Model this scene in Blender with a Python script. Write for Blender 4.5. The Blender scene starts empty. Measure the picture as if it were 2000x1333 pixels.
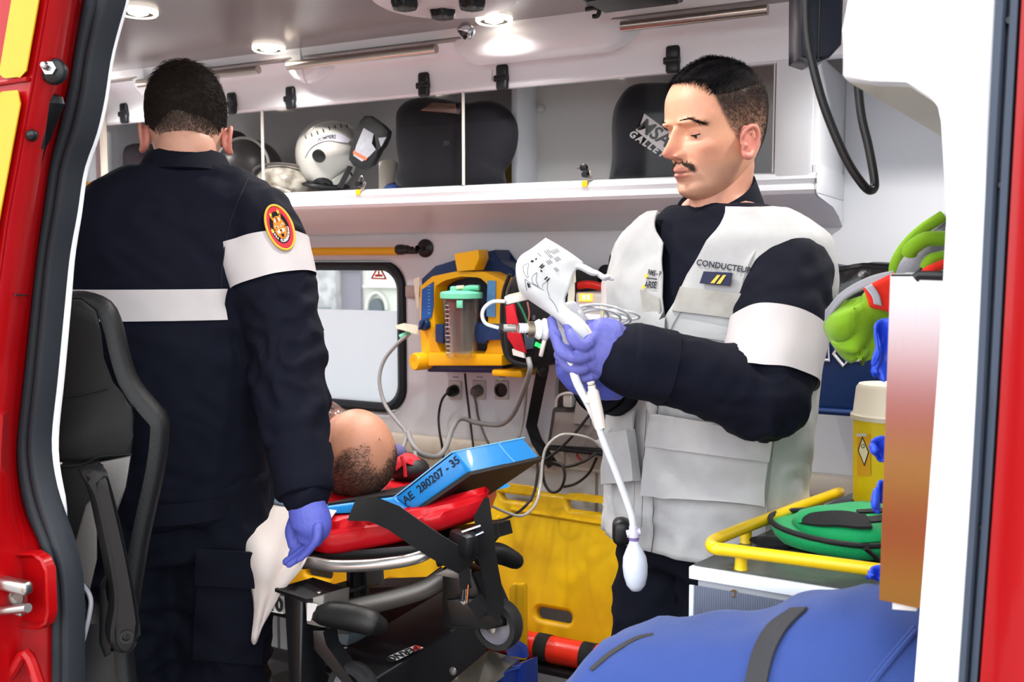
import bpy, bmesh, math, random
import numpy as np
from mathutils import Vector, Matrix
from mathutils.bvhtree import BVHTree
random.seed(7); RNG = np.random.default_rng(7)
SC = bpy.context.scene
COL = SC.collection
# ------------------------------------------------------------------ camera, sky, exposure
F = 1944.0                                   # focal length in pixels of the 2000x1333 frame (35 mm lens)
CAM = np.array([0.0, 0.0, 1.42])             # van floor is z = 0, the van runs along X, the door side is Y = 0.95
YAW, PIT = math.radians(28), math.radians(4.6)
FW = np.array([-math.sin(YAW)*math.cos(PIT), math.cos(YAW)*math.cos(PIT), -math.sin(PIT)])
RT = np.array([math.cos(YAW), math.sin(YAW), 0.0]); UP = np.cross(RT, FW)
cd = bpy.data.cameras.new('camera'); cam = bpy.data.objects.new('camera', cd); COL.objects.link(cam)
cd.lens = 35; cd.sensor_width = 36; cd.clip_start = 0.05
cam.matrix_world = Matrix(((RT[0], UP[0], -FW[0], CAM[0]), (RT[1], UP[1], -FW[1], CAM[1]), (RT[2], UP[2], -FW[2], CAM[2]), (0, 0, 0, 1)))
cd.dof.use_dof = True; cd.dof.focus_distance = 1.75; cd.dof.aperture_fstop = 9.0
SC.camera = cam
SC.view_settings.view_transform = 'Standard'; SC.view_settings.look = 'None'
SC.view_settings.gamma = 1.0; SC.view_settings.use_curve_mapping = False
SC.view_settings.exposure = 0.55
SC.cycles.max_bounces = 10; SC.cycles.transparent_max_bounces = 16
W = bpy.data.worlds.new('overcast_sky'); SC.world = W; W.use_nodes = True
bg = W.node_tree.nodes['Background']; bg.inputs[0].default_value = (0.93, 0.97, 1.0, 1); bg.inputs[1].default_value = 2.6
LAMP_W = 36.0                                # watts of each ceiling downlight

def ray(x, y): return FW + (x-1000)/F*RT + (666.5-y)/F*UP
def pt(x, y, d): return CAM + d*ray(x, y)
def on(ax, x, y, v):
    r = ray(x, y); return CAM + r*((v-CAM[ax])/r[ax])
def onX(x, y, v): return on(0, x, y, v)
def onY(x, y, v): return on(1, x, y, v)
def onZ(x, y, v): return on(2, x, y, v)
def V3(*a): return np.array(a, float)
def unit(v): v = np.asarray(v, float); return v/(np.linalg.norm(v)+1e-12)

# ------------------------------------------------------------------ materials
def lin(c):
    c = np.asarray(c, float)/255
    return tuple(np.where(c <= .04045, c/12.92, ((c+.055)/1.055)**2.4))
MATS = {}
def M(name, rgb, rough=.5, metal=0., var=.05, vs=9., bump=0., bs=300., spec=.5, coat=0., trans=0., emit=None, es=0., sheen=0., sss=0., rgb2=None, attr=False, stretch=None, ior=1.45, aniso=0.):
    if name in MATS: return MATS[name]
    m = bpy.data.materials.new(name); m.use_nodes = True; nt = m.node_tree; N, L = nt.nodes, nt.links
    b = N['Principled BSDF']; c = lin(rgb)
    tc = N.new('ShaderNodeTexCoord'); src = tc.outputs['Object']
    if stretch:
        mp = N.new('ShaderNodeMapping'); mp.inputs['Scale'].default_value = stretch; L.new(src, mp.inputs[0]); src = mp.outputs[0]
    nz = N.new('ShaderNodeTexNoise'); nz.inputs['Scale'].default_value = vs; nz.inputs['Detail'].default_value = 4; L.new(src, nz.inputs['Vector'])
    mx = N.new('ShaderNodeMix'); mx.data_type = 'RGBA'
    c2 = lin(rgb2) if rgb2 is not None else tuple(min(1, v*(1+var)) for v in c)
    c1 = c if rgb2 is not None else tuple(v*(1-var) for v in c)
    mx.inputs[6].default_value = (*c1, 1); mx.inputs[7].default_value = (*c2, 1)
    if rgb2 is not None:
        rp = N.new('ShaderNodeMapRange'); rp.inputs[1].default_value = .4; rp.inputs[2].default_value = .62; L.new(nz.outputs['Fac'], rp.inputs[0]); L.new(rp.outputs[0], mx.inputs[0])
    else: L.new(nz.outputs['Fac'], mx.inputs[0])
    out = mx.outputs[2]
    if attr:
        at = N.new('ShaderNodeAttribute'); at.attribute_name = 'Col'
        m2 = N.new('ShaderNodeMix'); m2.data_type = 'RGBA'; m2.blend_type = 'MULTIPLY'; m2.inputs[0].default_value = 1
        L.new(out, m2.inputs[6]); L.new(at.outputs['Color'], m2.inputs[7]); out = m2.outputs[2]
    L.new(out, b.inputs['Base Color'])
    b.inputs['Roughness'].default_value = rough; b.inputs['Metallic'].default_value = metal
    b.inputs['Specular IOR Level'].default_value = spec; b.inputs['IOR'].default_value = ior
    b.inputs['Coat Weight'].default_value = coat; b.inputs['Coat Roughness'].default_value = .05
    b.inputs['Transmission Weight'].default_value = trans
    b.inputs['Sheen Weight'].default_value = sheen; b.inputs['Sheen Roughness'].default_value = .4
    if sss:
        b.inputs['Subsurface Weight'].default_value = sss; b.inputs['Subsurface Radius'].default_value = (1, .35, .2); b.inputs['Subsurface Scale'].default_value = .006
    if emit is not None:
        b.inputs['Emission Color'].default_value = (*lin(emit), 1); b.inputs['Emission Strength'].default_value = es
    if bump:
        n2 = N.new('ShaderNodeTexNoise'); n2.inputs['Scale'].default_value = bs; n2.inputs['Detail'].default_value = 3; L.new(src, n2.inputs['Vector'])
        bp = N.new('ShaderNodeBump'); bp.inputs['Strength'].default_value = bump; bp.inputs['Distance'].default_value = .003
        L.new(n2.outputs['Fac'], bp.inputs['Height']); L.new(bp.outputs[0], b.inputs['Normal'])
    MATS[name] = m; return m
def weave(name, rgb, rough=.9, scale=900., var=.12, bump=.25, sheen=.15, rgb2=None, vs=14.):
    """cloth: fine thread relief over a mottled colour"""
    return M(name, rgb, rough, var=var, vs=vs, sheen=sheen, spec=.2, rgb2=rgb2, bump=bump, bs=scale)
def glass(name, tint=(1, 1, 1), refl=.08, rough=.02, alpha=.0, gz=.7):
    """thin pane: mostly see-through, with a mirror glint"""
    if name in MATS: return MATS[name]
    m = bpy.data.materials.new(name); m.use_nodes = True; nt = m.node_tree; N, L = nt.nodes, nt.links
    for n in list(N):
        if n.type != 'OUTPUT_MATERIAL': N.remove(n)
    out = N['Material Output']; t = N.new('ShaderNodeBsdfTransparent'); t.inputs[0].default_value = (*tint, 1)
    g = N.new('ShaderNodeBsdfGlossy'); g.inputs['Roughness'].default_value = rough
    lw = N.new('ShaderNodeLayerWeight'); lw.inputs[0].default_value = .25
    mr = N.new('ShaderNodeMapRange'); mr.inputs[3].default_value = refl; mr.inputs[4].default_value = gz; L.new(lw.outputs['Facing'], mr.inputs[0])
    mx = N.new('ShaderNodeMixShader'); L.new(mr.outputs[0], mx.inputs[0]); L.new(t.outputs[0], mx.inputs[1]); L.new(g.outputs[0], mx.inputs[2])
    last = mx
    if alpha:
        d = N.new('ShaderNodeBsdfDiffuse'); d.inputs[0].default_value = (.85, .87, .88, 1)
        tl = N.new('ShaderNodeBsdfTranslucent'); tl.inputs[0].default_value = (.95, .97, 1, 1)
        m3 = N.new('ShaderNodeMixShader'); m3.inputs[0].default_value = .6; L.new(d.outputs[0], m3.inputs[1]); L.new(tl.outputs[0], m3.inputs[2])
        m4 = N.new('ShaderNodeMixShader'); m4.inputs[0].default_value = alpha; L.new(mx.outputs[0], m4.inputs[1]); L.new(m3.outputs[0], m4.inputs[2]); last = m4
    L.new(last.outputs[0], out.inputs[0]); MATS[name] = m; return m

# ------------------------------------------------------------------ mesh builder
class MB:
    def __init__(s): s.v = []; s.f = []; s.n = 0
    def add(s, v, f):
        v = np.asarray(v, float).reshape(-1, 3); s.v.append(v); n = s.n
        s.f += [tuple(int(i)+n for i in q) for q in f]; s.n += len(v); return s
    def verts(s): return np.concatenate(s.v) if s.v else np.zeros((0, 3))
    def box(s, c, size, R=None, bev=0.0, seg=2):
        v, f = rbox(tuple(size), bev, seg)
        if R is not None: v = v @ np.asarray(R, float).T
        return s.add(v+np.asarray(c, float), f)
    def bb(s, lo, hi, bev=0., seg=2):
        lo, hi = np.asarray(lo, float), np.asarray(hi, float); return s.box((lo+hi)/2, np.abs(hi-lo), None, bev, seg)
    def tube(s, p, r, n=10, cap=True, closed=False, sm=0, up=None, rnd=False):
        v, f = tube(p, r, n, cap, closed, sm, up, rnd); return s.add(v, f)
    def cyl(s, a, b, r, n=20, r2=None): return s.add(*tube([a, b], [r, r if r2 is None else r2], n, True))
    def lathe(s, prof, c=(0, 0, 0), axis=(0, 0, 1), n=28):
        v, f = lathe(prof, n); return s.add(v @ frame_z(axis).T+np.asarray(c, float), f)
    def prism(s, poly, d, bev=0.):
        v, f = prism(poly, d, bev); return s.add(v, f)
    def ball(s, c, r, n=16, m=10, R=None):
        v, f = ball(n, m); v = v*np.asarray(r, float)
        if R is not None: v = v @ np.asarray(R).T
        return s.add(v+np.asarray(c, float), f)
    def grid(s, P, closed_u=False):
        P = np.asarray(P, float); a, b = P.shape[:2]; f = []
        for i in range(a-1):
            for j in range(b if closed_u else b-1):
                k = (j+1) % b; f.append((i*b+j, i*b+k, (i+1)*b+k, (i+1)*b+j))
        return s.add(P.reshape(-1, 3), f)
    def sheet(s, P, th):
        """a grid surface given a thickness th (downward along its normals)"""
        P = np.asarray(P, float); a, b = P.shape[:2]
        du = np.gradient(P, axis=1); dv = np.gradient(P, axis=0); N = np.cross(du, dv); N /= (np.linalg.norm(N, axis=2, keepdims=True)+1e-12)
        Q = P-N*th; n = a*b; f = []
        for i in range(a-1):
            for j in range(b-1):
                q = (i*b+j, i*b+j+1, (i+1)*b+j+1, (i+1)*b+j); f.append(q); f.append(tuple(n+k for k in q[::-1]))
        edge = [(0, j) for j in range(b)]+[(i, b-1) for i in range(1, a)]+[(a-1, j) for j in range(b-2, -1, -1)]+[(i, 0) for i in range(a-2, 0, -1)]
        ids = [i*b+j for i, j in edge]
        for k in range(len(ids)):
            p, q = ids[k], ids[(k+1) % len(ids)]; f.append((q, p, p+n, q+n))
        return s.add(np.concatenate([P.reshape(-1, 3), Q.reshape(-1, 3)]), f)
_RB = {}
def rbox(size, bev, seg=2):
    key = (tuple(round(x, 5) for x in size), bev, seg)
    if key in _RB: return _RB[key]
    bm = bmesh.new(); bmesh.ops.create_cube(bm, size=1.0)
    for v in bm.verts: v.co = Vector((v.co.x*size[0], v.co.y*size[1], v.co.z*size[2]))
    if bev > 0: bmesh.ops.bevel(bm, geom=list(bm.edges), offset=min(bev, min(size)*.49), segments=seg, profile=.5, affect='EDGES')
    bm.verts.index_update(); out = (np.array([v.co[:] for v in bm.verts]), [tuple(v.index for v in f.verts) for f in bm.faces]); bm.free()
    _RB[key] = out; return out
def frame_z(axis, up=None):
    z = unit(axis); u = np.array(up if up is not None else ((0, 0, 1) if abs(z[2]) < .9 else (1, 0, 0)), float)
    x = unit(np.cross(u, z)); y = np.cross(z, x); return np.stack([x, y, z], 1)
def catmull(P, m):
    P = np.asarray(P, float); P = P.reshape(len(P), -1)
    if len(P) < 3: 
        t = np.linspace(0, 1, m+1)[:, None]; return P[0]*(1-t)+P[-1]*t
    Q = np.concatenate([[2*P[0]-P[1]], P, [2*P[-1]-P[-2]]]); out = []
    for i in range(1, len(Q)-2):
        p0, p1, p2, p3 = Q[i-1:i+3]
        for t in np.arange(m)/m: out.append(.5*((2*p1)+(-p0+p2)*t+(2*p0-5*p1+4*p2-p3)*t*t+(-p0+3*p1-3*p2+p3)*t**3))
    out.append(P[-1]); return np.array(out)
def frames(P, up=None, closed=False):
    P = np.asarray(P, float); n = len(P)
    if closed: T = np.roll(P, -1, 0)-np.roll(P, 1, 0)
    else: T = np.gradient(P, axis=0)
    T = T/(np.linalg.norm(T, axis=1, keepdims=True)+1e-12)
    u = np.array(up if up is not None else ((0, 0, 1) if abs(T[0][2]) < .9 else (1, 0, 0)), float)
    X = []; x = unit(np.cross(u, T[0]))
    for t in T: x = unit(x-t*(x@t)); X.append(x)
    X = np.array(X); return T, X, np.cross(T, X)
def tube(p, r, n=10, cap=True, closed=False, sm=0, up=None, rnd=False):
    P = np.asarray(p, float); k = len(P); R = np.asarray(r, float)
    if R.ndim == 0: R = np.full((k, 2), float(R))
    elif R.ndim == 1: R = np.stack([R, R], 1)
    if sm:
        if closed: 
            Q = catmull(np.concatenate([P, P[:1]]), sm)[:-1]; P, R = Q, np.full((len(Q), 2), R[0, 0])
        else: P, R = catmull(P, sm), np.maximum(catmull(R, sm), 1e-4)
    if rnd:   # hemispherical ends
        T = [unit(P[0]-P[1]), unit(P[-1]-P[-2])]; a = [(.6, .8), (.9, .44), (1., .05)]
        s0 = [(P[0]+T[0]*R[0].mean()*q, R[0]*w) for q, w in a[::-1]]; s1 = [(P[-1]+T[1]*R[-1].mean()*q, R[-1]*w) for q, w in a]
        P = np.array([x[0] for x in s0]+list(P)+[x[0] for x in s1]); R = np.array([x[1] for x in s0]+list(R)+[x[1] for x in s1])
    k = len(P); T, X, Y = frames(P, up, closed); th = np.arange(n)/n*2*math.pi
    v = P[:, None]+X[:, None]*(np.cos(th)[None, :, None]*R[:, 0][:, None, None])+Y[:, None]*(np.sin(th)[None, :, None]*R[:, 1][:, None, None])
    f = []
    for i in range(k if closed else k-1):
        i2 = (i+1) % k
        for j in range(n):
            j2 = (j+1) % n; f.append((i*n+j, i*n+j2, i2*n+j2, i2*n+j))
    if cap and not closed: f.append(tuple(range(n))[::-1]); f.append(tuple((k-1)*n+j for j in range(n)))
    return v.reshape(-1, 3), f
def lathe(prof, n=28):
    v = []; f = []; k = len(prof)
    for r, z in prof:
        for j in range(n): a = j/n*2*math.pi; v.append((r*math.cos(a), r*math.sin(a), z))
    for i in range(k-1):
        for j in range(n): j2 = (j+1) % n; f.append((i*n+j, i*n+j2, (i+1)*n+j2, (i+1)*n+j))
    return np.array(v), f
def ball(n=16, m=10):
    v = []; f = []
    for i in range(m+1):
        a = -math.pi/2+math.pi*i/m
        for j in range(n): b = j/n*2*math.pi; v.append((math.cos(a)*math.cos(b), math.cos(a)*math.sin(b), math.sin(a)))
    for i in range(m):
        for j in range(n): j2 = (j+1) % n; f.append((i*n+j, i*n+j2, (i+1)*n+j2, (i+1)*n+j))
    return np.array(v), f
def prism(poly, d, bev=0.):
    """closed planar polygon (world points) pushed along vector d"""
    P = np.asarray(poly, float); d = np.asarray(d, float); n = len(P)
    bm = bmesh.new(); a = [bm.verts.new(p) for p in P]; b = [bm.verts.new(p+d) for p in P]
    fs = [bm.faces.new(a), bm.faces.new(b[::-1])]
    for i in range(n): bm.faces.new((a[(i+1) % n], a[i], b[i], b[(i+1) % n]))
    if bev: bmesh.ops.bevel(bm, geom=[e for e in bm.edges if len({f for f in e.link_faces} & set(fs)) == 1], offset=bev, segments=2, profile=.5, affect='EDGES')
    bmesh.ops.triangulate(bm, faces=[f for f in bm.faces if len(f.verts) > 4])
    bm.verts.index_update(); out = (np.array([v.co[:] for v in bm.verts]), [tuple(v.index for v in f.verts) for f in bm.faces]); bm.free(); return out
def rrect(w, h, r, n=6):
    """rounded rectangle outline, 2D, counter-clockwise"""
    out = []
    for cx, cy, a0 in ((w/2-r, h/2-r, 0), (-w/2+r, h/2-r, 90), (-w/2+r, -h/2+r, 180), (w/2-r, -h/2+r, 270)):
        for i in range(n+1):
            a = math.radians(a0+90*i/n); out.append((cx+r*math.cos(a), cy+r*math.sin(a)))
    return np.array(out)
def rotz(a): c, s = math.cos(a), math.sin(a); return np.array([[c, -s, 0], [s, c, 0], [0, 0, 1.]])
def roty(a): c, s = math.cos(a), math.sin(a); return np.array([[c, 0, s], [0, 1, 0], [-s, 0, c]])
def rotx(a): c, s = math.cos(a), math.sin(a); return np.array([[1, 0, 0], [0, c, -s], [0, s, c]])

# ------------------------------------------------------------------ objects
WL = {}
def tag(o, label=None, cat=None, group=None, kind=None):
    if label: o['label'] = label
    if cat: o['category'] = cat
    if group: o['group'] = group
    if kind: o['kind'] = kind
    return o
def thing(name, label, cat, loc, group=None):
    o = bpy.data.objects.new(name, None); COL.objects.link(o); o.empty_display_size = .05
    o.location = tuple(loc); WL[o] = np.asarray(loc, float); return tag(o, label, cat, group)
def obj(name, mb, mat, parent=None, sm=40, label=None, loc=None, kind=None, cat=None, group=None, attr=None):
    v, f = (mb.verts(), mb.f) if isinstance(mb, MB) else mb
    v = np.asarray(v, float)
    if parent is None:
        if loc is None: lo, hi = v.min(0), v.max(0); loc = np.array([(lo[0]+hi[0])/2, (lo[1]+hi[1])/2, lo[2]])
        base = np.asarray(loc, float)
    else: base = WL[parent]
    me = bpy.data.meshes.new(name); me.from_pydata((v-base).tolist(), [], [tuple(int(i) for i in q) for q in f]); me.validate()
    bm = bmesh.new(); bm.from_mesh(me); bmesh.ops.recalc_face_normals(bm, faces=list(bm.faces)); bm.to_mesh(me); bm.free()
    for m in (mat if isinstance(mat, (list, tuple)) else [mat]): me.materials.append(m)
    if sm is not None:
        me.shade_smooth()
        if sm < 180: me.set_sharp_from_angle(angle=math.radians(sm))
    if attr is not None:
        a = me.color_attributes.new('Col', 'FLOAT_COLOR', 'POINT'); c = np.ones((len(v), 4), np.float32); c[:, :3] = attr; a.data.foreach_set('color', c.ravel())
    o = bpy.data.objects.new(name, me); COL.objects.link(o)
    if parent is None: o.location = tuple(base)
    else: o.parent = parent
    WL[o] = base; return tag(o, label, cat, group, kind)
def struct(name, mb, mat, parent=None, sm=40, label=None): return obj(name, mb, mat, parent, sm, label, kind=None if parent else 'structure', loc=(0, 0, 0) if parent is None else None)
def copy_tree(o, parent=None):
    c = o.copy(); COL.objects.link(c); WL[c] = WL[o]
    if parent is not None: c.parent = parent
    for ch in o.children: copy_tree(ch, c)
    return c
def evalmesh(o):
    dg = bpy.context.evaluated_depsgraph_get(); e = o.evaluated_get(dg); me = e.to_mesh()
    v = np.zeros(len(me.vertices)*3); me.vertices.foreach_get('co', v); f = [tuple(p.vertices) for p in me.polygons]
    e.to_mesh_clear(); return v.reshape(-1, 3), f
def fuse(mb, voxel=.008, smooth=4):
    """union of overlapping closed shapes as one continuous skin"""
    v, f = (mb.verts(), mb.f) if isinstance(mb, MB) else mb
    me = bpy.data.meshes.new('tmp'); me.from_pydata(np.asarray(v).tolist(), [], f)
    bm = bmesh.new(); bm.from_mesh(me); bmesh.ops.recalc_face_normals(bm, faces=list(bm.faces)); bm.to_mesh(me); bm.free()
    o = bpy.data.objects.new('tmp', me); COL.objects.link(o)
    r = o.modifiers.new('r', 'REMESH'); r.mode = 'VOXEL'; r.voxel_size = voxel
    if smooth: s = o.modifiers.new('s', 'SMOOTH'); s.iterations = smooth; s.factor = .5
    out = evalmesh(o); bpy.data.objects.remove(o); bpy.data.meshes.remove(me); return out
def normals(v, f):
    me = bpy.data.meshes.new('n'); me.from_pydata(np.asarray(v).tolist(), [], f); n = np.zeros(len(v)*3); me.vertices.foreach_get('normal', n); bpy.data.meshes.remove(me); return n.reshape(-1, 3)
def waves(V, scale, seed, k=7, warp=.6):
    """soft cloth-like undulation, about -1..1"""
    r = np.random.default_rng(seed); out = np.zeros(len(V)); D = r.normal(size=(k, 3)); D /= np.linalg.norm(D, axis=1, keepdims=True)
    w = np.zeros(len(V))
    for d in D[:3]: w += np.sin(V@d*scale*.6+r.uniform(0, 6.28))
    for i, d in enumerate(D): out += np.sin(V@d*scale*r.uniform(.7, 1.5)+r.uniform(0, 6.28)+warp*w*1.5)
    return out/math.sqrt(k)
def ridge(V, scale, seed, **k): return (1-np.abs(waves(V, scale, seed, **k)))
def text_mesh(s, size=.02, extrude=.0004, shear=0., bold=0., spacing=1.):
    c = bpy.data.curves.new('t', 'FONT'); c.body = s; c.size = size; c.extrude = extrude; c.align_x = 'CENTER'; c.align_y = 'CENTER'; c.shear = shear; c.offset = bold; c.space_character = spacing; c.resolution_u = 3
    o = bpy.data.objects.new('t', c); COL.objects.link(o); v, f = evalmesh(o); bpy.data.objects.remove(o); bpy.data.curves.remove(c); return v, f
def text_on(mb, s, c, right, up, size, bold=0., shear=0., lift=.0006, spacing=1.):
    v, f = text_mesh(s, size, .0003, shear, bold, spacing); r = unit(right); u = unit(np.asarray(up)-r*(np.asarray(up)@r)); n = np.cross(r, u)
    return mb.add(np.asarray(c)+v[:, :1]*r+v[:, 1:2]*u+(v[:, 2:]+lift)*n, f)
def bvh(v, f): return BVHTree.FromPolygons([tuple(p) for p in v], f)
def cast(tree, o, d):
    h = tree.ray_cast(Vector(o), Vector(unit(d)))
    return (None, None) if h[0] is None else (np.array(h[0]), np.array(h[1]))
def drape(tree, px, off=.004, toward=None):
    """grid of picture points laid on a surface seen along each line of sight; misses take the last hit's depth"""
    px = np.asarray(px, float); a, b = px.shape[:2]; P = np.zeros((a, b, 3)); dep = np.full((a, b), np.nan)
    for i in range(a):
        for j in range(b):
            h, n = cast(tree, CAM, ray(*px[i, j]))
            if h is not None: dep[i, j] = (h-CAM)@FW-off
    m = np.nanmedian(dep)
    for i in range(a):
        for j in range(b):
            if np.isnan(dep[i, j]):
                k = [dep[p, q] for p in range(max(0, i-2), min(a, i+3)) for q in range(max(0, j-2), min(b, j+3)) if not np.isnan(dep[p, q])]
                dep[i, j] = np.mean(k) if k else m
    for i in range(a):
        for j in range(b): P[i, j] = pt(*px[i, j], dep[i, j])
    return P
def quadgrid(c, nu, nv):
    """bilinear grid of picture points over 4 corners: tl, tr, br, bl"""
    c = np.asarray(c, float); u = np.linspace(0, 1, nu)[None, :, None]; v = np.linspace(0, 1, nv)[:, None, None]
    return (c[0]*(1-u)+c[1]*u)*(1-v)+(c[3]*(1-u)+c[2]*u)*v
def strip(path, w, th, up):
    """flat strap along a path; up is the direction across its width"""
    P = np.asarray(path, float); T = np.gradient(P, axis=0); U = np.asarray(up, float)
    if U.ndim == 1: U = np.repeat(U[None], len(P), 0)
    U = U-T*((U*T).sum(1)/(T*T).sum(1))[:, None]; U /= np.linalg.norm(U, axis=1, keepdims=True)
    mb = MB(); mb.sheet(np.stack([P-U*w/2, P-U*w/6, P+U*w/6, P+U*w/2], 1), th); return mb
# ------------------------------------------------------------------ materials of the van
white = M('white_gloss_panel', (226, 229, 234), .28, var=.03, vs=3, spec=.5)
whitem = M('white_matt_plastic', (186, 184, 183), .5, var=.03)
cream = M('cream_trim', (196, 186, 172), .4, var=.04)
red_paint = M('red_car_paint', (158, 4, 10), .3, var=.04, vs=2, spec=.3, coat=.15)
rubber = M('black_rubber', (34, 38, 44), .55, var=.12, bump=.1, bs=500, spec=.4)
blackp = M('black_plastic', (17, 18, 21), .42, var=.1)
steel = M('brushed_steel', (176, 168, 160), .28, 1, var=.08, stretch=(1, 40, 40), vs=30)
chrome = M('chrome', (205, 205, 208), .15, 1, var=.02)
yellow_p = M('yellow_paint', (232, 184, 8), .35, var=.04)
yel_refl = M('yellow_reflective_tape', (212, 156, 2), .4, var=.05, vs=60)
darkgrey = M('dark_grey_vinyl', (62, 62, 64), .5, var=.12, vs=20)
whitepost = M('white_door_trim', (240, 241, 243), .45, var=.02)
alu = M('aluminium_sheet', (164, 160, 163), .17, 1, var=.06, stretch=(60, 60, 1.5), vs=20)
led = M('led_lamp_face', (255, 246, 226), .5, emit=(255, 240, 214), es=14)
# ------------------------------------------------------------------ outside: road, houses seen through the far window
XL, XR, YN, YF, ZC = -3.05, 0.42, 0.95, 2.74, 2.02
struct('ground', MB().bb((-40, -30, -.66), (40, 40, -.6)), M('grey_asphalt', (150, 148, 146), .9, var=.15, vs=6, bump=.3, bs=60))
rc = thing('parked_car', 'red car with yellow side stripes parked behind the photographer, outside the frame', 'car', (-.2, -3.4, -.6))
RCP = M('red_car_panel', (196, 20, 20), .3, coat=.3); YCP = M('yellow_car_stripe', (230, 200, 20), .4)
pf = [(-2.2, .05), (2.1, .05), (2.2, .5), (1.9, .78), (1.2, .86), (.6, 1.38), (-1.2, 1.42), (-2.0, .9), (-2.25, .6)]
obj('body', MB().prism([V3(-.2+x, -2.6, -.6+z+.15) for x, z in pf], V3(0, -1.7, 0), .05), RCP, rc)
for z in (.47, 1.03): obj('stripe', MB().bb((-2.3, -2.6, -.6+z), (1.8, -2.57, -.6+z+.17)), YCP, rc)
for x in (-1.5, 1.2): obj('wheel', MB().lathe([(0, -.1), (.2, -.1), (.31, -.09), (.32, 0), (.31, .09), (.2, .1), (0, .1)], (x, -2.68, -.28), (0, 1, 0), 28), rubber, rc)
bld = thing('street_building', 'pale stone street front with dark shop fronts and an arched doorway, seen through the window', 'building', (-24, 30, -.6))
stone = M('pale_stone_facade', (226, 222, 208), .9, var=.1, vs=1.5)
shop = M('mauve_shopfront', (134, 126, 136), .6, var=.15, vs=1.2)
BY = 30.0; ex_ = lambda px, py=560: onY(px, py, BY)
obj('wall', MB().bb((-60, BY, -.6), (4, BY+.6, 16)), stone, bld)
for p0, p1, nm in ((480, 634, 'shopfront'), (672, 709, 'shopfront')): obj(nm, MB().bb((ex_(p0)[0], BY-.15, -.6), (ex_(p1)[0], BY+.1, ex_(690, 508)[2])), shop, bld)
obj('sign_board', MB().bb((ex_(672)[0], BY-.3, ex_(690, 529)[2]), (ex_(709)[0], BY+.1, ex_(690, 514)[2])), M('slate_blue_board', (146, 160, 168), .5), bld)
obj('pillar', MB().bb((ex_(635)[0], BY-.5, -.6), (ex_(671)[0], BY+.1, 9)), M('stained_stone_pillar', (206, 200, 196), .9, rgb2=(164, 160, 158), vs=2.2), bld)
A = onY(739, 604, BY); a0 = [(math.cos(t)*.29, math.sin(t)*.40) for t in np.linspace(0, math.pi, 14)]
obj('doorway', MB().prism([A+V3(.29, -.2, -.9)]+[A+V3(x, -.2, z) for x, z in a0]+[A+V3(-.29, -.2, -.9)], V3(0, .25, 0)), M('dark_doorway', (84, 92, 98), .6, var=.2, vs=4), bld)
obj('arch_moulding', MB().tube([A+V3(x*1.5, -.1, z*1.5) for x, z in a0], .07, 8), stone, bld)
obj('wall_cornice', MB().bb((ex_(716)[0], BY-.25, ex_(740, 562)[2]), (ex_(840)[0], BY, ex_(740, 557)[2])), stone, bld)
obj('street_rail', MB().bb((ex_(560)[0], BY-2.2, ex_(640, 600)[2]), (ex_(716)[0], BY-2.1, ex_(640, 594)[2])), M('street_grey_metal', (120, 124, 130), .5), bld)
vb = MB(); text_on(vb, 'MA', ex_(622, 542)-V3(0, .16, 0), (1, 0, 0), (0, 0, 1), .8, .01); obj('shop_letters', vb, M('faint_letters', (168, 162, 172), .7), bld, None)
# ------------------------------------------------------------------ room shell
struct('floor', MB().bb((XL, .35, -.06), (XR, YF, 0)), M('speckled_grey_floor', (70, 70, 72), .6, rgb2=(58, 58, 60), vs=220))
struct('ceiling', MB().bb((XL-.1, YN-.05, ZC), (XR+.1, YF+.1, ZC+.06)), M('ceiling_panel', (132, 130, 131), .22, var=.03, vs=3))
# far wall with its window hole
WX0, WX1, WZ0, WZ1 = -2.66, -1.865, .925, 1.405
cx, cz = (WX0+WX1)/2, (WZ0+WZ1)/2
def ringpts(w, h, r, y, k=8): return np.array([(cx+a, y, cz+b) for a, b in rrect(w, h, r, k)])
def outer_of(inner, x0, x1, z0, z1):
    o = []
    for p in inner:
        d = np.array([p[0]-cx, p[2]-cz]); t = min(((x1-cx) if d[0] > 0 else (cx-x0))/max(abs(d[0]), 1e-6), ((z1-cz) if d[1] > 0 else (cz-z0))/max(abs(d[1]), 1e-6)); o.append((cx+d[0]*t, p[1], cz+d[1]*t))
    return np.array(o)
ww, wh = WX1-WX0, WZ1-WZ0
mb = MB(); hole = ringpts(ww+.11, wh+.11, .12, YF); o_ = outer_of(hole, XL-.06, XR, -.05, ZC)
lip0 = ringpts(ww+.11, wh+.11, .12, YF); lip1 = ringpts(ww+.055, wh+.055, .1, YF-.012); lip2 = ringpts(ww+.03, wh+.03, .09, YF-.004); lip3 = ringpts(ww+.02, wh+.02, .09, YF+.05)
mb.grid([o_, lip0, lip1, lip2, lip3], closed_u=True)
for xa, za, xb, zb in ((XL-.06, ZC, XL-.06, ZC),): pass
mb.bb((XL-.06, YF-.001, ZC-.3), (XL+.02, YF+.05, ZC)); mb.bb((XR-.02, YF-.001, ZC-.3), (XR+.06, YF+.05, ZC))
mb.bb((XL-.06, YF+.055, -.06), (WX0-.04, YF+.07, ZC)); mb.bb((WX1+.04, YF+.055, -.06), (XR+.06, YF+.07, ZC)); mb.bb((WX0-.04, YF+.055, -.06), (WX1+.04, YF+.07, WZ0-.04)); mb.bb((WX0-.04, YF+.055, WZ1+.04), (WX1+.04, YF+.07, ZC))
wall_far = struct('wall_far', mb, white)
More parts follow.
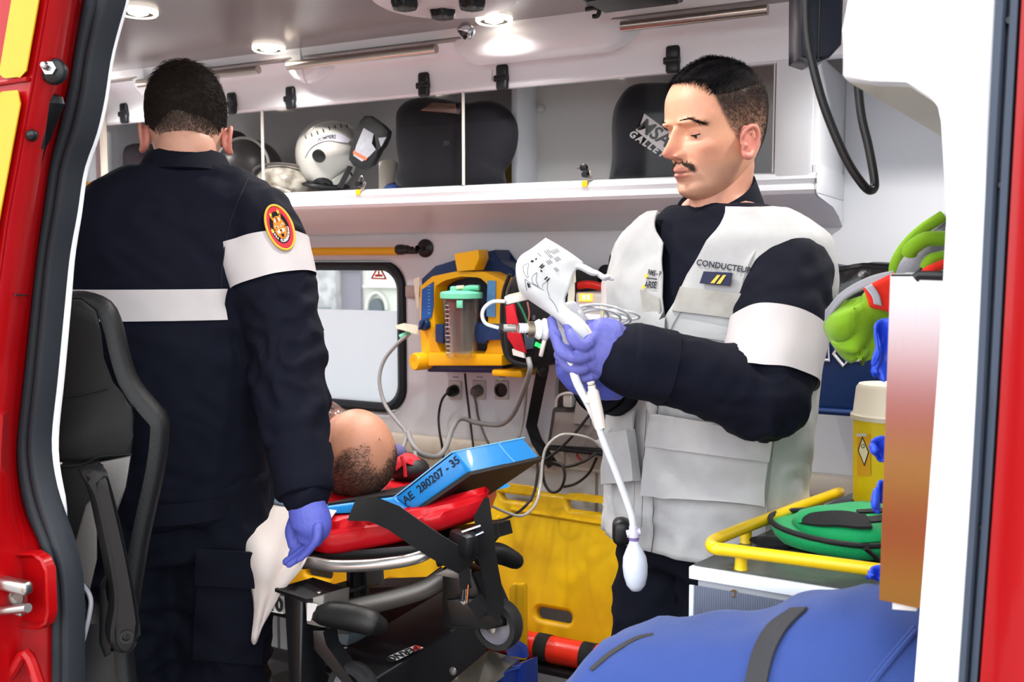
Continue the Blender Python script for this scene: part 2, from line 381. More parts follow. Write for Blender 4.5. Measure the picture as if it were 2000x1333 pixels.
w1 = struct('window_1', MB().grid([ringpts(ww+.024, wh+.024, .09, YF+.02), ringpts(ww+.022, wh+.022, .085, YF-.02), ringpts(ww+.0, wh+.0, .08, YF-.026), ringpts(ww-.03, wh-.03, .07, YF-.014), ringpts(ww-.036, wh-.036, .066, YF+.02)], closed_u=True), rubber, sm=50)
pane = ringpts(ww-.03, wh-.03, .07, YF+.012)
obj('pane', MB().prism(pane, V3(0, .004, 0)), glass('window_glass', (.86, .9, .92), .06, .03), w1)
ft = onY(700, 606, YF+.01)[2]
film = [p for p in pane if p[2] < ft]; film = [V3(film[0][0], YF+.006, ft)] if False else film
fl = [V3(WX0+.016, YF+.007, ft)]+[V3(p[0], YF+.007, p[2]) for p in pane if p[2] < ft-.02]+[V3(WX1-.016, YF+.007, ft)]
obj('frosted_film', MB().prism(fl, V3(0, .003, 0)), glass('frosted_window_film', (1, 1, 1), .03, .3, alpha=.93), w1, label='frosted white film on lower window half')
# warning triangle printed on the pane
tri = [onY(740, 519, YF+.004), onY(754, 545, YF+.004), onY(726, 544, YF+.004)]
mb = MB()
for i in range(3): mb.tube([tri[i], tri[(i+1) % 3]], .0028, 6)
mb.tube([tri[0]*.2+tri[1]*.4+tri[2]*.4-V3(0, 0, -.002), (tri[1]+tri[2])/2*.7+tri[0]*.3+V3(0, 0, .012)], .003, 6)
mb.box((tri[1]+tri[2])/2+V3(0, 0, .01), (.03, .002, .008))
obj('warning_triangle', mb, M('red_print', (232, 96, 84), .6), w1, label='small red warning triangle sticker')
for nm, lo, hi in (('wall_front', (XR, YN-.05, -.06), (XR+.06, YF+.1, ZC+.06)),):
    struct(nm, MB().bb(lo, hi), white)
# side door wall, left of the opening and above it: the inside lining
struct('wall_near', MB().bb((XL, YN+.03, -.06), (-1.42, YN+.06, ZC)), white)
# rear wall, partly open rear doors
rw = struct('wall_rear', MB().bb((XL-.06, YN, 1.56), (XL, 2.3, 1.62)).bb((XL-.06, YN, -.06), (XL, YF, 1.28)).bb((XL-.06, 2.32, 1.28), (XL, YF, ZC)).bb((XL-.05, YN, 1.28), (XL-.01, 2.32, 1.62)).bb((XL-.06, YN, 1.9), (XL, 2.32, ZC)).bb((XL-.06, YN, 1.62), (XL, 1.95, 1.9)), white)
R0 = onX(134, 352, XL+.0); R1 = onX(173, 352, XL); R2 = onX(173, 383, XL)
obj('orange_label', MB().box((XL+.004, (R0[1]+R1[1])/2, (R0[2]+R2[2])/2), (.006, abs(R1[1]-R0[1])+.05, abs(R0[2]-R2[2]))), M('orange_reflective_label', (238, 160, 10), .4), rw, label='orange reflective rectangle on white rear wall')
zz = onX(150, 400, XL)[2]; yy = onX(188, 400, XL)[1]
obj('red_door_panel', MB().bb((XL, yy-.35, 1.02), (XL+.012, yy+.12, zz)), M('dark_red_panel', (150, 12, 24), .5), rw)
obj('red_door_edge', MB().bb((XL, onX(187, 300, XL)[1], zz), (XL+.012, onX(192, 300, XL)[1], onX(187, 250, XL)[2])), MATS['dark_red_panel'], rw)
obj('rubber_stop', MB().lathe([(.0, .02), (.018, .018), (.02, 0)], onX(184, 389, XL), (1, 0, 0), 12), blackp, rw)
mb = MB(); q = onY(199, 180, 2.38)
mb.bb((q[0]-.008, q[1]-.008, 1.45), (q[0]+.008, q[1]+.008, ZC)); obj('edge_trim', mb, cream, rw)
# wall cable duct under the window, wall boards below
ledge = struct('trim_1', MB().bb((XL, 2.69, .79), (XR, YF, .85), .012), cream)
obj('joint_cover', MB().bb((-1.33, 2.683, .78), (-1.25, 2.70, .855), .004), cream, ledge)
mb = MB()
for i, x in enumerate(np.arange(XL+.2, XR, .42)): mb.bb((x, YF-.004, .0), (x+.008, YF+.002, .79))
obj('panel_seam', mb, M('grey_joint', (150, 146, 144), .6), wall_far)
# ------------------------------------------------------------------ overhead locker on the far side
lk = thing('overhead_locker', 'long white overhead locker with clear doors and black hinges along the far wall', 'locker', (-1.5, 2.42, 1.57))
LY, LX1 = 2.40, -.47
def extr(prof, x0, x1, r=0):
    """profile of (y, z) points swept along X"""
    return [[V3(x0, y, z) for y, z in prof], [V3(x1, y, z) for y, z in prof]]
# shelf lip: rounded nose, then the sloping underside
pr = [(2.455, 1.628), (2.41, 1.630), (2.395, 1.625), (2.388, 1.612), (2.392, 1.600), (2.388, 1.596), (2.384, 1.586), (2.39, 1.577), (2.41, 1.572), (2.60, 1.555), (2.68, 1.535), (2.735, 1.51)]
mb = MB(); mb.grid(extr(pr, XL, LX1+.0)); obj('shelf_lip', mb, white, lk, 30)
obj('end_cap', MB().prism([V3(LX1, y, z) for y, z in pr]+[V3(LX1, 2.735, 1.63)], V3(-.004, 0, 0)), white, lk)
obj('end_closure', MB().bb((LX1-.012, 2.396, 1.578), (LX1+.002, 2.738, 1.645), .002), white, lk)
obj('shelf', MB().bb((XL, 2.41, 1.600), (LX1, YF, 1.622)), white, lk)
obj('back_panel', MB().bb((XL, 2.725, 1.62), (LX1, 2.739, ZC)), whitem, lk)
obj('soffit', MB().bb((XL, 2.40, 1.985), (LX1, 2.74, 2.0)), whitem, lk)
# upright corner post inside the bay and its screws
o = onY(1035, 300, 2.70); obj('inner_post', MB().bb((o[0]-.012, 2.60, 1.622), (o[0]+.012, 2.73, 1.985), .006), white, lk)
c_ = onY(1056, 212, 2.72); obj('screw_cap', MB().lathe([(.012, 0), (.01, .006), (0, .008)], c_, (0, -1, 0), 12), whitem, lk)
# fascia over the doors, coving to the ceiling
pr = [(2.42, 1.885), (2.398, 1.884), (2.392, 1.89), (2.388, 1.93), (2.378, 1.962), (2.36, 1.982), (2.33, 1.992), (2.26, 2.0), (2.25, 2.03)]
mb = MB(); mb.grid(extr(pr, XL, XR)); obj('fascia', mb, white, lk, 35)
obj('fascia_joint', MB().tube([onY(962, 104, 2.377), onY(964, 125, 2.386), onY(961, 145, 2.389), onY(962, 158, 2.389)], .0012, 5), M('grey_joint', (150, 146, 144)), lk)
# right end: solid white panel, rounded
xe = onY(1512, 300, 2.40)[0]
mb = MB(); mb.bb((xe, 2.392, 1.60), (LX1-.012, 2.72, 1.90), .01); mb.bb((LX1-.03, 2.40, 1.59), (LX1, 2.74, 1.90), .012, 3); obj('end_panel', mb, white, lk)
pl = glass('clear_acrylic', (.955, .957, .96), .006, .04, gz=.12)
dx = [XL+.1, onY(514, 300, LY)[0], onY(906, 270, LY)[0], xe]
for i in range(3):
    d = obj('door', MB().bb((dx[i]+.003, 2.399, 1.63), (dx[i+1]-.003, 2.404, 1.884)), pl, lk)
    mbe = MB()
    for x in (dx[i+1]-.002,): mbe.bb((x-.0018, 2.396, 1.63), (x+.0018, 2.406, 1.884))
    obj('door_edge', mbe, M('acrylic_edge', (205, 200, 194), .4), d)
for k, (px, py) in enumerate([(243, 222), (453, 203), (568, 192), (828, 166), (981, 152), (1314, 117)]):
    c = onY(px, py, 2.385); mb = MB()
    mb.box(c+V3(0, 0, .018), (.036, .016, .034), None, .008, 3); mb.box(c-V3(0, 0, .016), (.036, .016, .034), None, .008, 3); mb.cyl(c-V3(.022, -.0, .001), c+V3(.018, 0, -.001), .009, 14)
    mb.box(c-V3(.02, .002, .002), (.006, .012, .016), None, .002)
    obj('hinge', mb, M('hinge_black_plastic', (20, 22, 27), .38, var=.1), lk)
for px, py in ((701, 376), (1143, 359)):
    c = onY(px, py-4, 2.392); h = obj('door_lock', MB().cyl(c+V3(0, .01, .018), c+V3(0, -.008, .018), .008, 14), blackp, lk)
    obj('lock_tag', MB().box(c+V3(0, -.004, -.006), (.016, .003, .016)), M('yellow_tag', (244, 178, 10), .5), h, label='small yellow lock tag')
# ------------------------------------------------------------------ ceiling pods, rails, lamps
def pod(px0, px1, name='ceiling_pod', lab=''):
    mb = MB(); x0, x1 = onY(px0, 60, 2.22)[0], onY(px1, 60, 2.22)[0]
    prof = [(2.374, 1.972), (2.366, 1.952), (2.35, 1.940), (2.325, 1.934), (2.30, 1.938), (2.28, 1.950), (2.265, 1.970), (2.256, 1.998), (2.252, 2.021)]
    rows = []
    for x, s in ((x0, .0), (x0+.02, .55), (x0+.05, .85), (x0+.09, 1.), (x1-.09, 1.), (x1-.05, .85), (x1-.02, .55), (x1, 0.)):
        rows.append([V3(x+(.06*(2.374-y)/.12 if x < (x0+x1)/2 else 0), 2.31+(y-2.31)*(.35+.65*s) if y < 2.31 else y, ZC-(ZC-z)*s+.0005) for y, z in prof])
    mb.grid(rows); t = obj(name, mb, white, None, 50); return tag(t, lab, 'ceiling moulding', 'white moulded pods along the ceiling edge')
pod(822, 1222, lab='longest white ceiling pod, with the chrome socket and black hook'); pod(490, 602, lab='short white ceiling pod under the middle downlight'); pod(1488, 1760, lab='white ceiling pod at the right end of the rail, above the driver')
pod(195, 300, lab='white ceiling pod at the far left end of the rails')
for i, (a, b) in enumerate([((270, 160), (505, 136)), ((563, 128), (852, 98)), ((1214, 49), (1500, 14))]):
    A, B = onY(*a, 2.255), onY(*b, 2.255); A[2] = B[2] = 1.975
    t = obj('ceiling_rail', MB().cyl(A, B, .0125, 16), steel, None, 60)
    tag(t, ['stainless ceiling grab rail behind the head of the man seen from behind', 'stainless ceiling grab rail between the short and the long pod', 'stainless ceiling grab rail above the driver in the vest'][i], 'grab rail', 'ceiling grab rails')
# the groove strip the rails hang under
struct('trim_2', MB().bb((XL, 2.262, 1.996), (XR, 2.345, 2.003)), M('grey_groove', (128, 124, 122), .4, var=.05))
lampdef = [((965, 35), 'round downlight beside the long ceiling pod with the chrome socket', 1), ((525, 92), 'round downlight over the short ceiling pod, above the helmets', 1), ((270, 20), 'round downlight at top left above the head of the man seen from behind', 1)]
pos = [onZ(*p, ZC) for p, _, _ in lampdef]
lampxy = [(p[0], p[1]) for p in pos]+[(-1.22, 1.737), (-.12, 2.25), (-.10, 1.62), (-.78, 1.33), (-2.65, 1.737), (-2.65, 2.2)]  # the downlight over the driver is added to light his face
for i, (x, y) in enumerate(lampxy):
    lab = lampdef[i][1] if i < 3 else 'round downlight outside the frame, over '+['the near side of the stretcher', 'the waste bin', 'the green pouch on the worktop', 'the driver, added to light his face', 'the medic\'s far shoulder at the rear', 'the rear corner of the locker'][i-3]
    t = thing('ceiling_downlight', lab, 'lamp', (x, y, ZC-.012), 'round ceiling downlights')
    R = .046
    obj('bezel', MB().lathe([(R, .012), (R, .004), (R-.004, 0), (R-.010, .001), (R-.0105, .012)], (x, y, ZC-.012), n=32), M('white_led_ring', (255, 252, 240), .4, emit=(255, 247, 230), es=1.6), t)
    obj('inner_ring', MB().lathe([(R-.011, .012), (R-.011, .003), (R-.023, .005), (R-.023, .012)], (x, y, ZC-.012), n=32), M('grey_lamp_ring', (52, 48, 42), .5, 0), t)
    obj('lamp_face', MB().lathe([(R-.023, .004), (.012, .0), (0, -.001)], (x, y, ZC-.012), n=32), led, t)
    ld = bpy.data.lights.new('downlight_beam', 'SPOT'); lo = bpy.data.objects.new('downlight_beam', ld); COL.objects.link(lo)
    ld.energy = LAMP_W*((.8 if x > -.3 else .62) if y > 2 else .42); ld.spot_size = math.radians(150); ld.spot_blend = .8; ld.shadow_soft_size = .025; ld.color = (1, .96, .92); lo.parent = t; lo.location = (0, 0, -.004)
# round plate with black nozzles
c = onZ(868, -8, ZC); v = thing('ceiling_vent', 'round white ceiling vent plate with black rosette nozzles', 'vent', c)
obj('plate', MB().lathe([(.165, 0), (.165, -.008), (.150, -.016), (.10, -.022), (0, -.024)], c, n=48), white, v, 30)
for px, py in ((790, 3), (865, 21), (922, 3), (850, -28), (905, -32)):
    q = onZ(px, py, ZC-.022); th = np.linspace(0, 2*math.pi, 40, endpoint=False); rr = .030*(1+.10*np.cos(6*th))
    rows = [[q+V3(r*s*math.cos(a), r*s*math.sin(a), z) for a, r in zip(th, rr)] for s, z in ((1, .004), (1., -.006), (.86, -.016), (.5, -.02), (.02, -.02))]
    obj('nozzle', MB().grid(rows, closed_u=True), M('black_nozzle', (16, 18, 22), .35), v)
c = onZ(909, 62, 1.985); k = thing('chrome_socket', 'small chrome and black socket on the long ceiling pod', 'socket', c)
ax = (-.25, -.6, -.75); obj('ring', MB().lathe([(.021, -.012), (.021, .006), (.018, .010), (.012, .010), (.012, 0)], c, ax, 28), chrome, k)
mb = MB().lathe([(.012, 0), (.012, .008), (0, .009)], c, ax, 24)
for a in range(3):
    fz = frame_z(ax); d = fz[:, 0]*math.cos(a*2.09)+fz[:, 1]*math.sin(a*2.09); mb.cyl(c+d*.012+fz[:, 2]*.002, c+d*.012+fz[:, 2]*.011, .0045, 10)
obj('core', mb, blackp, k)
c = onY(1158, 22, 2.2); mb = MB(); mb.tube([c+V3(-.018, 0, .006), c+V3(.006, 0, .007), c+V3(.016, 0, 0), c+V3(.012, 0, -.012), c+V3(.0, 0, -.012)], .0055, 8, sm=4); mb.box(c+V3(-.002, .006, .010), (.03, .012, .006), None, .002)
tag(obj('ceiling_hook', mb, blackp), 'small black hook on the long ceiling pod', 'hook')
# dark screen edge at the very top
c = onZ(1235, -6, 1.99); mb = MB().box(c, (.19, .13, .02), rotz(.0), .006)
m_ = thing('ceiling_panel', 'dark blue glossy panel at the top edge above the hook', 'panel', c); obj('casing', mb, M('blue_black_plastic', (16, 22, 38), .25), m_); obj('bezel', MB().box(c+V3(0, 0, -.011), (.17, .11, .004), None, .001), blackp, m_)
# ------------------------------------------------------------------ side door opening: red body and seal on the left
SEAL_R = [(226, -20), (222, 0), (205, 60), (192, 115), (181, 190), (165, 260), (141, 330), (128, 415), (113, 500), (103, 600), (90, 740), (78, 860), (84, 930), (98, 985), (121, 1050), (137, 1110), (143, 1170), (144, 1250), (144, 1350)]
SEAL_L = [(172, -20), (165, 0), (150, 90), (139, 160), (122, 230), (103, 310), (90, 400), (77, 490), (63, 610), (50, 730), (36, 860), (38, 930), (52, 1000), (80, 1060), (96, 1110), (102, 1170), (103, 1250), (103, 1350)]
SEAL_L = [(x+11, y) for x, y in catmull(SEAL_L, 5)]; SEAL_R = catmull(SEAL_R, 5)
def resamp(P, n):
    P = np.asarray(P, float); d = np.r_[0, np.cumsum(np.linalg.norm(np.diff(P, axis=0), axis=1))]; t = np.linspace(0, d[-1], n); return np.stack([np.interp(t, d, P[:, k]) for k in range(P.shape[1])], 1)
n = 60; SL, SR = resamp(SEAL_L, n), resamp(SEAL_R, n)
dl = thing('door_1', None, None, onY(100, 1333, YN)); dl['kind'] = 'structure'
sealP = np.array([[onY(*p, YN) for p in q] for q in (SL, SR)])
mb = MB(); rows = []
for i in range(n):
    a, b = sealP[0, i], sealP[1, i]; w = b-a
    rows.append([a+V3(0, .02, 0), a+w*.03+V3(0, -.006, 0), a+w*.16+V3(0, -.016, 0), a+w*.36+V3(0, -.018, 0), a+w*.50+V3(0, -.012, 0), a+w*.57+V3(0, -.002, 0), a+w*.60+V3(0, -.001, 0), a+w*.66+V3(0, -.012, 0), a+w*.8+V3(0, -.014, 0), a+w*.95+V3(0, -.006, 0), a+w*1.0+V3(0, .02, 0)])
mb.grid(rows); obj('door_seal', mb, rubber, dl, 180, label='ribbed black rubber door seal')
# white lining edge just inside the seal
rows = []
for i in range(n):
    b = sealP[1, i]; px = SR[i]; k = np.interp(px[1], [-20, 100, 400, 600, 860, 960, 1060, 1400], [.006, .006, .010, .016, .018, .014, .001, .0005]); o_ = np.interp(px[1], [990, 1060], [0, .02])
    rows.append([b+V3(-.01-o_, .016, 0), b+V3(-.001-o_, .019, 0), b+V3(.0005-o_, .021+k*.6, 0), b+V3(-.002-o_, .023+k*.6, 0)])
obj('white_edge_lining', MB().grid(rows), whitepost, dl, 180)
# red jamb: recessed band between outer skin and seal, then the body skin nearer to the street
rows = []
for i in range(n):
    a = sealP[0, i]; y = SL[i][1]
    fx = np.interp(y, [-20, 160, 430, 700, 900, 1060, 1350], [100, 68, 18, -20, -30, -30, -30])
    e = onY(fx, y, YN-.10); g = onY(fx+12, y, YN-.075); bl = .028
    rows.append([e, e+V3(.006, .02, 0), V3(g[0]*.55+a[0]*.45, YN-.035, g[2]), V3(g[0]*.2+a[0]*.8, YN-.018, a[2]), a+V3(-.004, -.004, 0), a+V3(0, .03, 0)])
jamb = obj('red_jamb', MB().grid(rows), red_paint, dl, 60)
skin = []
for y in np.linspace(-40, 1380, 40):
    fx = np.interp(y, [-20, 160, 430, 700, 900, 1060, 1350], [100, 68, 18, -20, -30, -30, -30]); e = onY(fx, y, YN-.10)
    skin.append([e+V3(.0, .012, 0), e+V3(-.004, -.002, 0), e+V3(-.02, -.006, 0), e+V3(-.4, -.02, 0), e+V3(-1.8, -.02, 0)])
obj('red_body_skin', MB().grid(skin), red_paint, dl, 60)
mb = MB()   # horizontal swage line
y0 = onY(34, 163, YN-.108); obj('body_seam', MB().tube([y0+V3(-.3, -.02, .0), y0+V3(-.05, -.004, .002), y0+V3(.02, .0, .004)], .003, 6), red_paint, dl)
# yellow reflective strips on the skin
def skinx(y): return np.interp(y, [-20, 160, 430, 700, 900, 1060, 1350], [100, 68, 18, -20, -30, -30, -30])
for (y0_, y1_) in ((-30, 150), (176, 640)):
    rows = []; ys = np.linspace(y0_, y1_, 18)
    for k, y in enumerate(ys):
        a = onY(skinx(y)-2, y, YN-.104)+V3(-.008, -.006, 0); b = a+V3(-.047, -.004, 0)
        t = min(k, len(ys)-1-k); ins = .010*(t == 0)
        rows.append([b+V3(ins, 0, 0), b+(a-b)*.3, b+(a-b)*.7, a-V3(ins, 0, 0)])
    obj('reflective_strip', MB().sheet(rows, .002), yel_refl, dl, label='yellow reflective strip')
# big concave panel of the red pillar, buffer, hinge bracket, screws, striker
c = onY(108, 141, YN-.078); b_ = obj('door_buffer', MB().lathe([(.017, 0), (.017, .006), (.014, .010), (.006, .012), (0, .012)], c, (.45, -.85, .1), 24), blackp, dl)
obj('buffer_pin', MB().lathe([(.009, 0), (.009, .008), (.005, .009), (.005, .022), (.003, .024), (0, .024)], c+unit((.45, -.85, .1))*.01, (.45, -.85, .1), 6), chrome, b_, 20)
br = [(78, 178), (92, 186), (96, 200), (70, 268), (58, 282), (45, 345), (34, 342), (32, 330), (48, 232)]
obj('hinge_bracket', MB().prism([onY(x, y, YN-.075) for x, y in br], V3(.006, .02, 0), .002), M('satin_black_metal', (16, 17, 20), .35), dl)
c = onY(58, 268, YN-.08); mb = MB(); mb.box(c, (.03, .03, .03), roty(.2), .006); mb.lathe([(.014, 0), (.014, .012), (.008, .014), (.0075, .032), (.004, .036), (0, .037)], c, (.85, -.5, -.02), 16); mb.box(c+V3(-.008, -.005, -.014), (.018, .02, .014), None, .003)
obj('guide_block', mb, M('satin_black_metal', (16, 17, 20)), dl)
for px, py in ((56, 234), (40, 329)):
    c = onY(px, py, YN-.086); s_ = obj('bracket_screw', MB().lathe([(.008, 0), (.0078, .003), (.005, .006), (0, .0065)], c, (.5, -.85, 0), 16), steel, dl)
# handle recess and chrome latch, lower left
c0 = onY(28, 1160, YN-.055); rp = np.array([onY(x, y, YN-.05) for x, y in [(-80, 1082), (62, 1080), (80, 1092), (90, 1115), (93, 1200), (88, 1222), (70, 1234), (-80, 1218)]])
mid = rp.mean(0); ins = mid+(rp-mid)*np.array([.93, 1, .82])
obj('latch_recess', MB().grid([rp+V3(0, .016, 0), rp+(mid-rp)*.02+V3(0, .003, 0), rp+(mid-rp)*.07+V3(0, .001, 0), ins+V3(0, .010, 0), ins+(mid-ins)*.98+V3(0, .012, 0)], closed_u=True), red_paint, dl, 40)
mb = MB(); a, b = onY(-60, 1140, YN-.075), onY(55, 1133, YN-.075); mb.box((a+b)/2, (np.linalg.norm(b-a), .018, .019), None, .006, 3)
a, b = onY(-60, 1200, YN-.08), onY(55, 1188, YN-.08); mb.tube([a, b], .0065, 12)
a, b = onY(-60, 1172, YN-.06), onY(46, 1166, YN-.06); mb.box((a+b)/2, (np.linalg.norm(b-a), .014, .030), None, .002)
la = obj('door_striker', mb, M('worn_chrome', (190, 186, 182), .3, 1, var=.15, vs=40), dl, 50)
c = onY(34, 1166, YN-.070); obj('striker_screw', MB().lathe([(.011, 0), (.011, .003), (.008, .003), (.006, .001), (0, .001)], c, (.3, -.95, 0), 20), M('grey_screw', (120, 112, 108), .4, .8), la)
# pressed ridge in the red sill
mb = MB(); mb.tube([onY(-40, 1400, YN-.06), onY(20, 1320, YN-.06), onY(52, 1278, YN-.055), onY(80, 1345, YN-.055)], .008, 8, sm=4); obj('pressed_ridge', mb, red_paint, dl)
obj('panel_gap', MB().tube([onY(30, 576, YN-.082), onY(55, 578, YN-.04)], .0012, 5), blackp, dl)
# ------------------------------------------------------------------ right of the opening: white pillar lining, seal, red body
dr = thing('door_2', None, None, onY(1850, 1333, YN)); dr['kind'] = 'structure'
hl = [(1660, -40), (1645, 60), (1644, 145), (1650, 153), (1700, 158), (1770, 160), (1805, 164), (1830, 180), (1846, 202), (1853, 235), (1849, 420), (1834, 700), (1812, 1000), (1786, 1333), (1782, 1390)]
post = hl+[(1868, 1390), (1872, 1333), (1900, 900), (1924, 400), (1948, -40)]
obj('white_pillar_lining', MB().prism([onY(x, y, YN) for x, y in post], V3(0, .03, 0), .006), whitepost, dr, 50, label='white moulded pillar and overhead lining')
# box behind the lining: its yellowish underside and the left end
un = [onY(1650, 153, YN+.028), onY(1852, 235, YN+.028)]
z0 = onY(1645, 150, YN)[2]; xr_ = onY(1853, 235, YN)[0]
e0 = onY(1652, 155, YN+.02); e1 = onY(1800, 163, YN+.02); e2 = onY(1850, 230, YN+.02); far = onZ(1848, 272, e0[2]+.0)
q = [e0, e1, onY(1835, 183, YN+.02), e2, V3(e2[0], 1.36, e0[2]-.012), V3(e0[0]+.0, YN+.09, e0[2])]
obj('overhead_box_underside', MB().prism([e0, e1, V3(e1[0]+.10, e1[1], e1[2]), V3(e1[0]+.10, 1.5, e1[2]), far+V3(.0, .0, 0), V3(e0[0], YN+.04, e0[2])], V3(0, 0, .02)), M('cream_underside', (222, 214, 194), .3, var=.05), dr)
obj('overhead_box_body', MB().prism([V3(e0[0], YN+.03, e0[2]+.02), V3(e0[0], YN+.04, e0[2]+.02), far+V3(0, 0, .02), V3(.3, 1.5, e0[2]+.02), V3(.3, YN+.03, e0[2]+.02)], V3(0, 0, .42)), white, dr)
obj('underside_screw', MB().lathe([(.006, 0), (.005, -.003), (0, -.004)], far+V3(.004, -.02, 0), n=12), blackp, dr)
gr = [(1948, -40), (1924, 400), (1900, 900), (1868, 1390)]; g2 = [(1996, -40), (1972, 400), (1944, 900), (1908, 1390)]
G1, G2 = resamp(catmull(gr, 6), 20), resamp(catmull(g2, 6), 20); rows = []
for a, b in zip(G1, G2):
    a, b = onY(*a, YN-.004), onY(*b, YN-.004); w = b-a
    rows.append([a+V3(-.002, .03, 0), a+V3(0, -.004, 0), a+w*.30+V3(0, -.008, 0), a+w*.42+V3(0, -.006, 0), a+w*.5+V3(0, .004, 0), a+w*.56+V3(0, .004, 0), a+w*.6+V3(0, -.008, 0), a+w*.9+V3(0, -.012, 0), a+w+V3(0, .0, 0), a+w+V3(.002, .03, 0)])
obj('door_seal', MB().grid(rows), M('slate_rubber', (56, 66, 82), .6, var=.1), dr, 50, label='grey blue rubber seal along the right pillar')
for px, py in ((1972, 41), (1957, 362), (1921, 1030)): obj('seal_clip', MB().lathe([(.004, 0), (.003, .004), (0, .004)], onY(px, py, YN-.008), (0, -1, 0), 10), blackp, dr)
rows = []
for b in G2:
    b = onY(*b, YN-.004); rows.append([b+V3(-.002, .02, 0), b+V3(.001, -.012, 0), b+V3(.012, -.02, 0), b+V3(.03, -.05, 0), b+V3(.05, -.06, 0), b+V3(.6, -.06, 0)])
obj('red_body_skin', MB().grid(rows), red_paint, dr, 40)
struct('wall_side_front', MB().bb((0.02, YN+.03, -.06), (XR, YN+.06, ZC)), white)
# ================================================================== people: shared builders
def pchip(x, y, q):
    """monotone cubic through the points"""
    x, y = np.asarray(x, float), np.asarray(y, float); h = np.diff(x); d = np.diff(y)/h; m = np.zeros(len(x))
    for i in range(1, len(x)-1): m[i] = 0 if d[i-1]*d[i] <= 0 else 2*d[i-1]*d[i]/(d[i-1]+d[i])
    m[0], m[-1] = d[0], d[-1]; k = np.clip(np.searchsorted(x, q)-1, 0, len(h)-1); t = (q-x[k])/h[k]
    return (1+2*t)*(1-t)**2*y[k]+t*(1-t)**2*h[k]*m[k]+t*t*(3-2*t)*y[k+1]+t*t*(t-1)*h[k]*m[k+1]
HZ = [-.120, -.114, -.104, -.092, -.080, -.066, -.05, -.03, -.01, .01, .03, .055, .078, .096, .108, .116, .119]
HF = [.020, .058, .079, .085, .0845, .087, .0875, .0865, .084, .0865, .091, .0885, .078, .060, .040, .016, .0]
HB = [.005, -.005, -.015, -.028, -.044, -.058, -.071, -.083, -.091, -.096, -.098, -.094, -.083, -.064, -.042, -.018, -.0]
HW = [.014, .027, .037, .0445, .050, .056, .061, .0670, .0715, .0730, .0745, .0735, .066, .052, .035, .015, .001]
SKIN = M('skin', (244, 244, 244), .45, var=.09, vs=110, attr=True, sss=.12, spec=.45, bump=.12, bs=900)
HAIR_D = M('dark_hair', (17, 15, 17), .8, var=.3, vs=120, spec=.15)
HAIR_B = M('brown_hair', (34, 27, 24), .75, var=.3, vs=120, spec=.15)
GLOVE = M('blue_nitrile_glove', (102, 104, 178), .5, var=.05, vs=40, bump=.3, bs=220, spec=.3)
NAVY = weave('navy_workwear', (9, 12, 26), .85, 1500, var=.16, sheen=0, bump=.2)
NAVYT = weave('navy_trousers', (8, 11, 24), .85, 1500, var=.16, sheen=0, bump=.2)
BAND = M('silver_grey_tape', (196, 190, 190), .5, var=.05, vs=30, spec=.4)
def ear_mesh(side):
    """outer ear in head coordinates: rim, inner fold, bowl and lobe"""
    mb = MB(); c = V3(.002, side*.0710, -.027)
    out = V3(-.35, side*.93, 0); out = unit(out); fwd = unit(np.cross(out, (0, 0, 1))*(1 if side < 0 else -1)); 
    if fwd[0] < 0: fwd = -fwd
    up = V3(0, 0, 1)
    def q(a, b, o): return c+fwd*a*.80+up*b*.78+out*o*.9
    rim = [q(.014, .004, .0), q(.016, .018, .006), q(.008, .031, .012), q(-.006, .034, .017), q(-.017, .026, .020), q(-.020, .010, .020), q(-.016, -.008, .017), q(-.008, -.020, .013), q(.004, -.029, .010), q(.012, -.026, .006), q(.013, -.017, .002)]
    mb.tube(rim, [.0030, .0036, .0042, .0044, .0044, .0042, .0042, .0046, .0062, .0058, .004], 10, True, sm=4, rnd=True)
    fold = [q(.004, .022, .009), q(-.007, .021, .013), q(-.010, .006, .012), q(-.006, -.008, .010), q(.004, -.014, .008)]
    mb.tube(fold, [.003, .0036, .0036, .0034, .003], 8, True, sm=4, rnd=True)
    mb.tube([q(.016, .0, .002), q(.013, -.005, .008), q(.015, -.011, .003)], [.003, .0045, .003], 8, True, sm=3, rnd=True)
    R = np.stack([fwd, up, out], 1); mb.ball(q(-.002, .004, .003), (.0165, .027, .0085), 20, 12, R); mb.ball(q(.002, -.014, .004), (.012, .014, .008), 16, 10, R)
    return fuse(mb, .0016, 3)
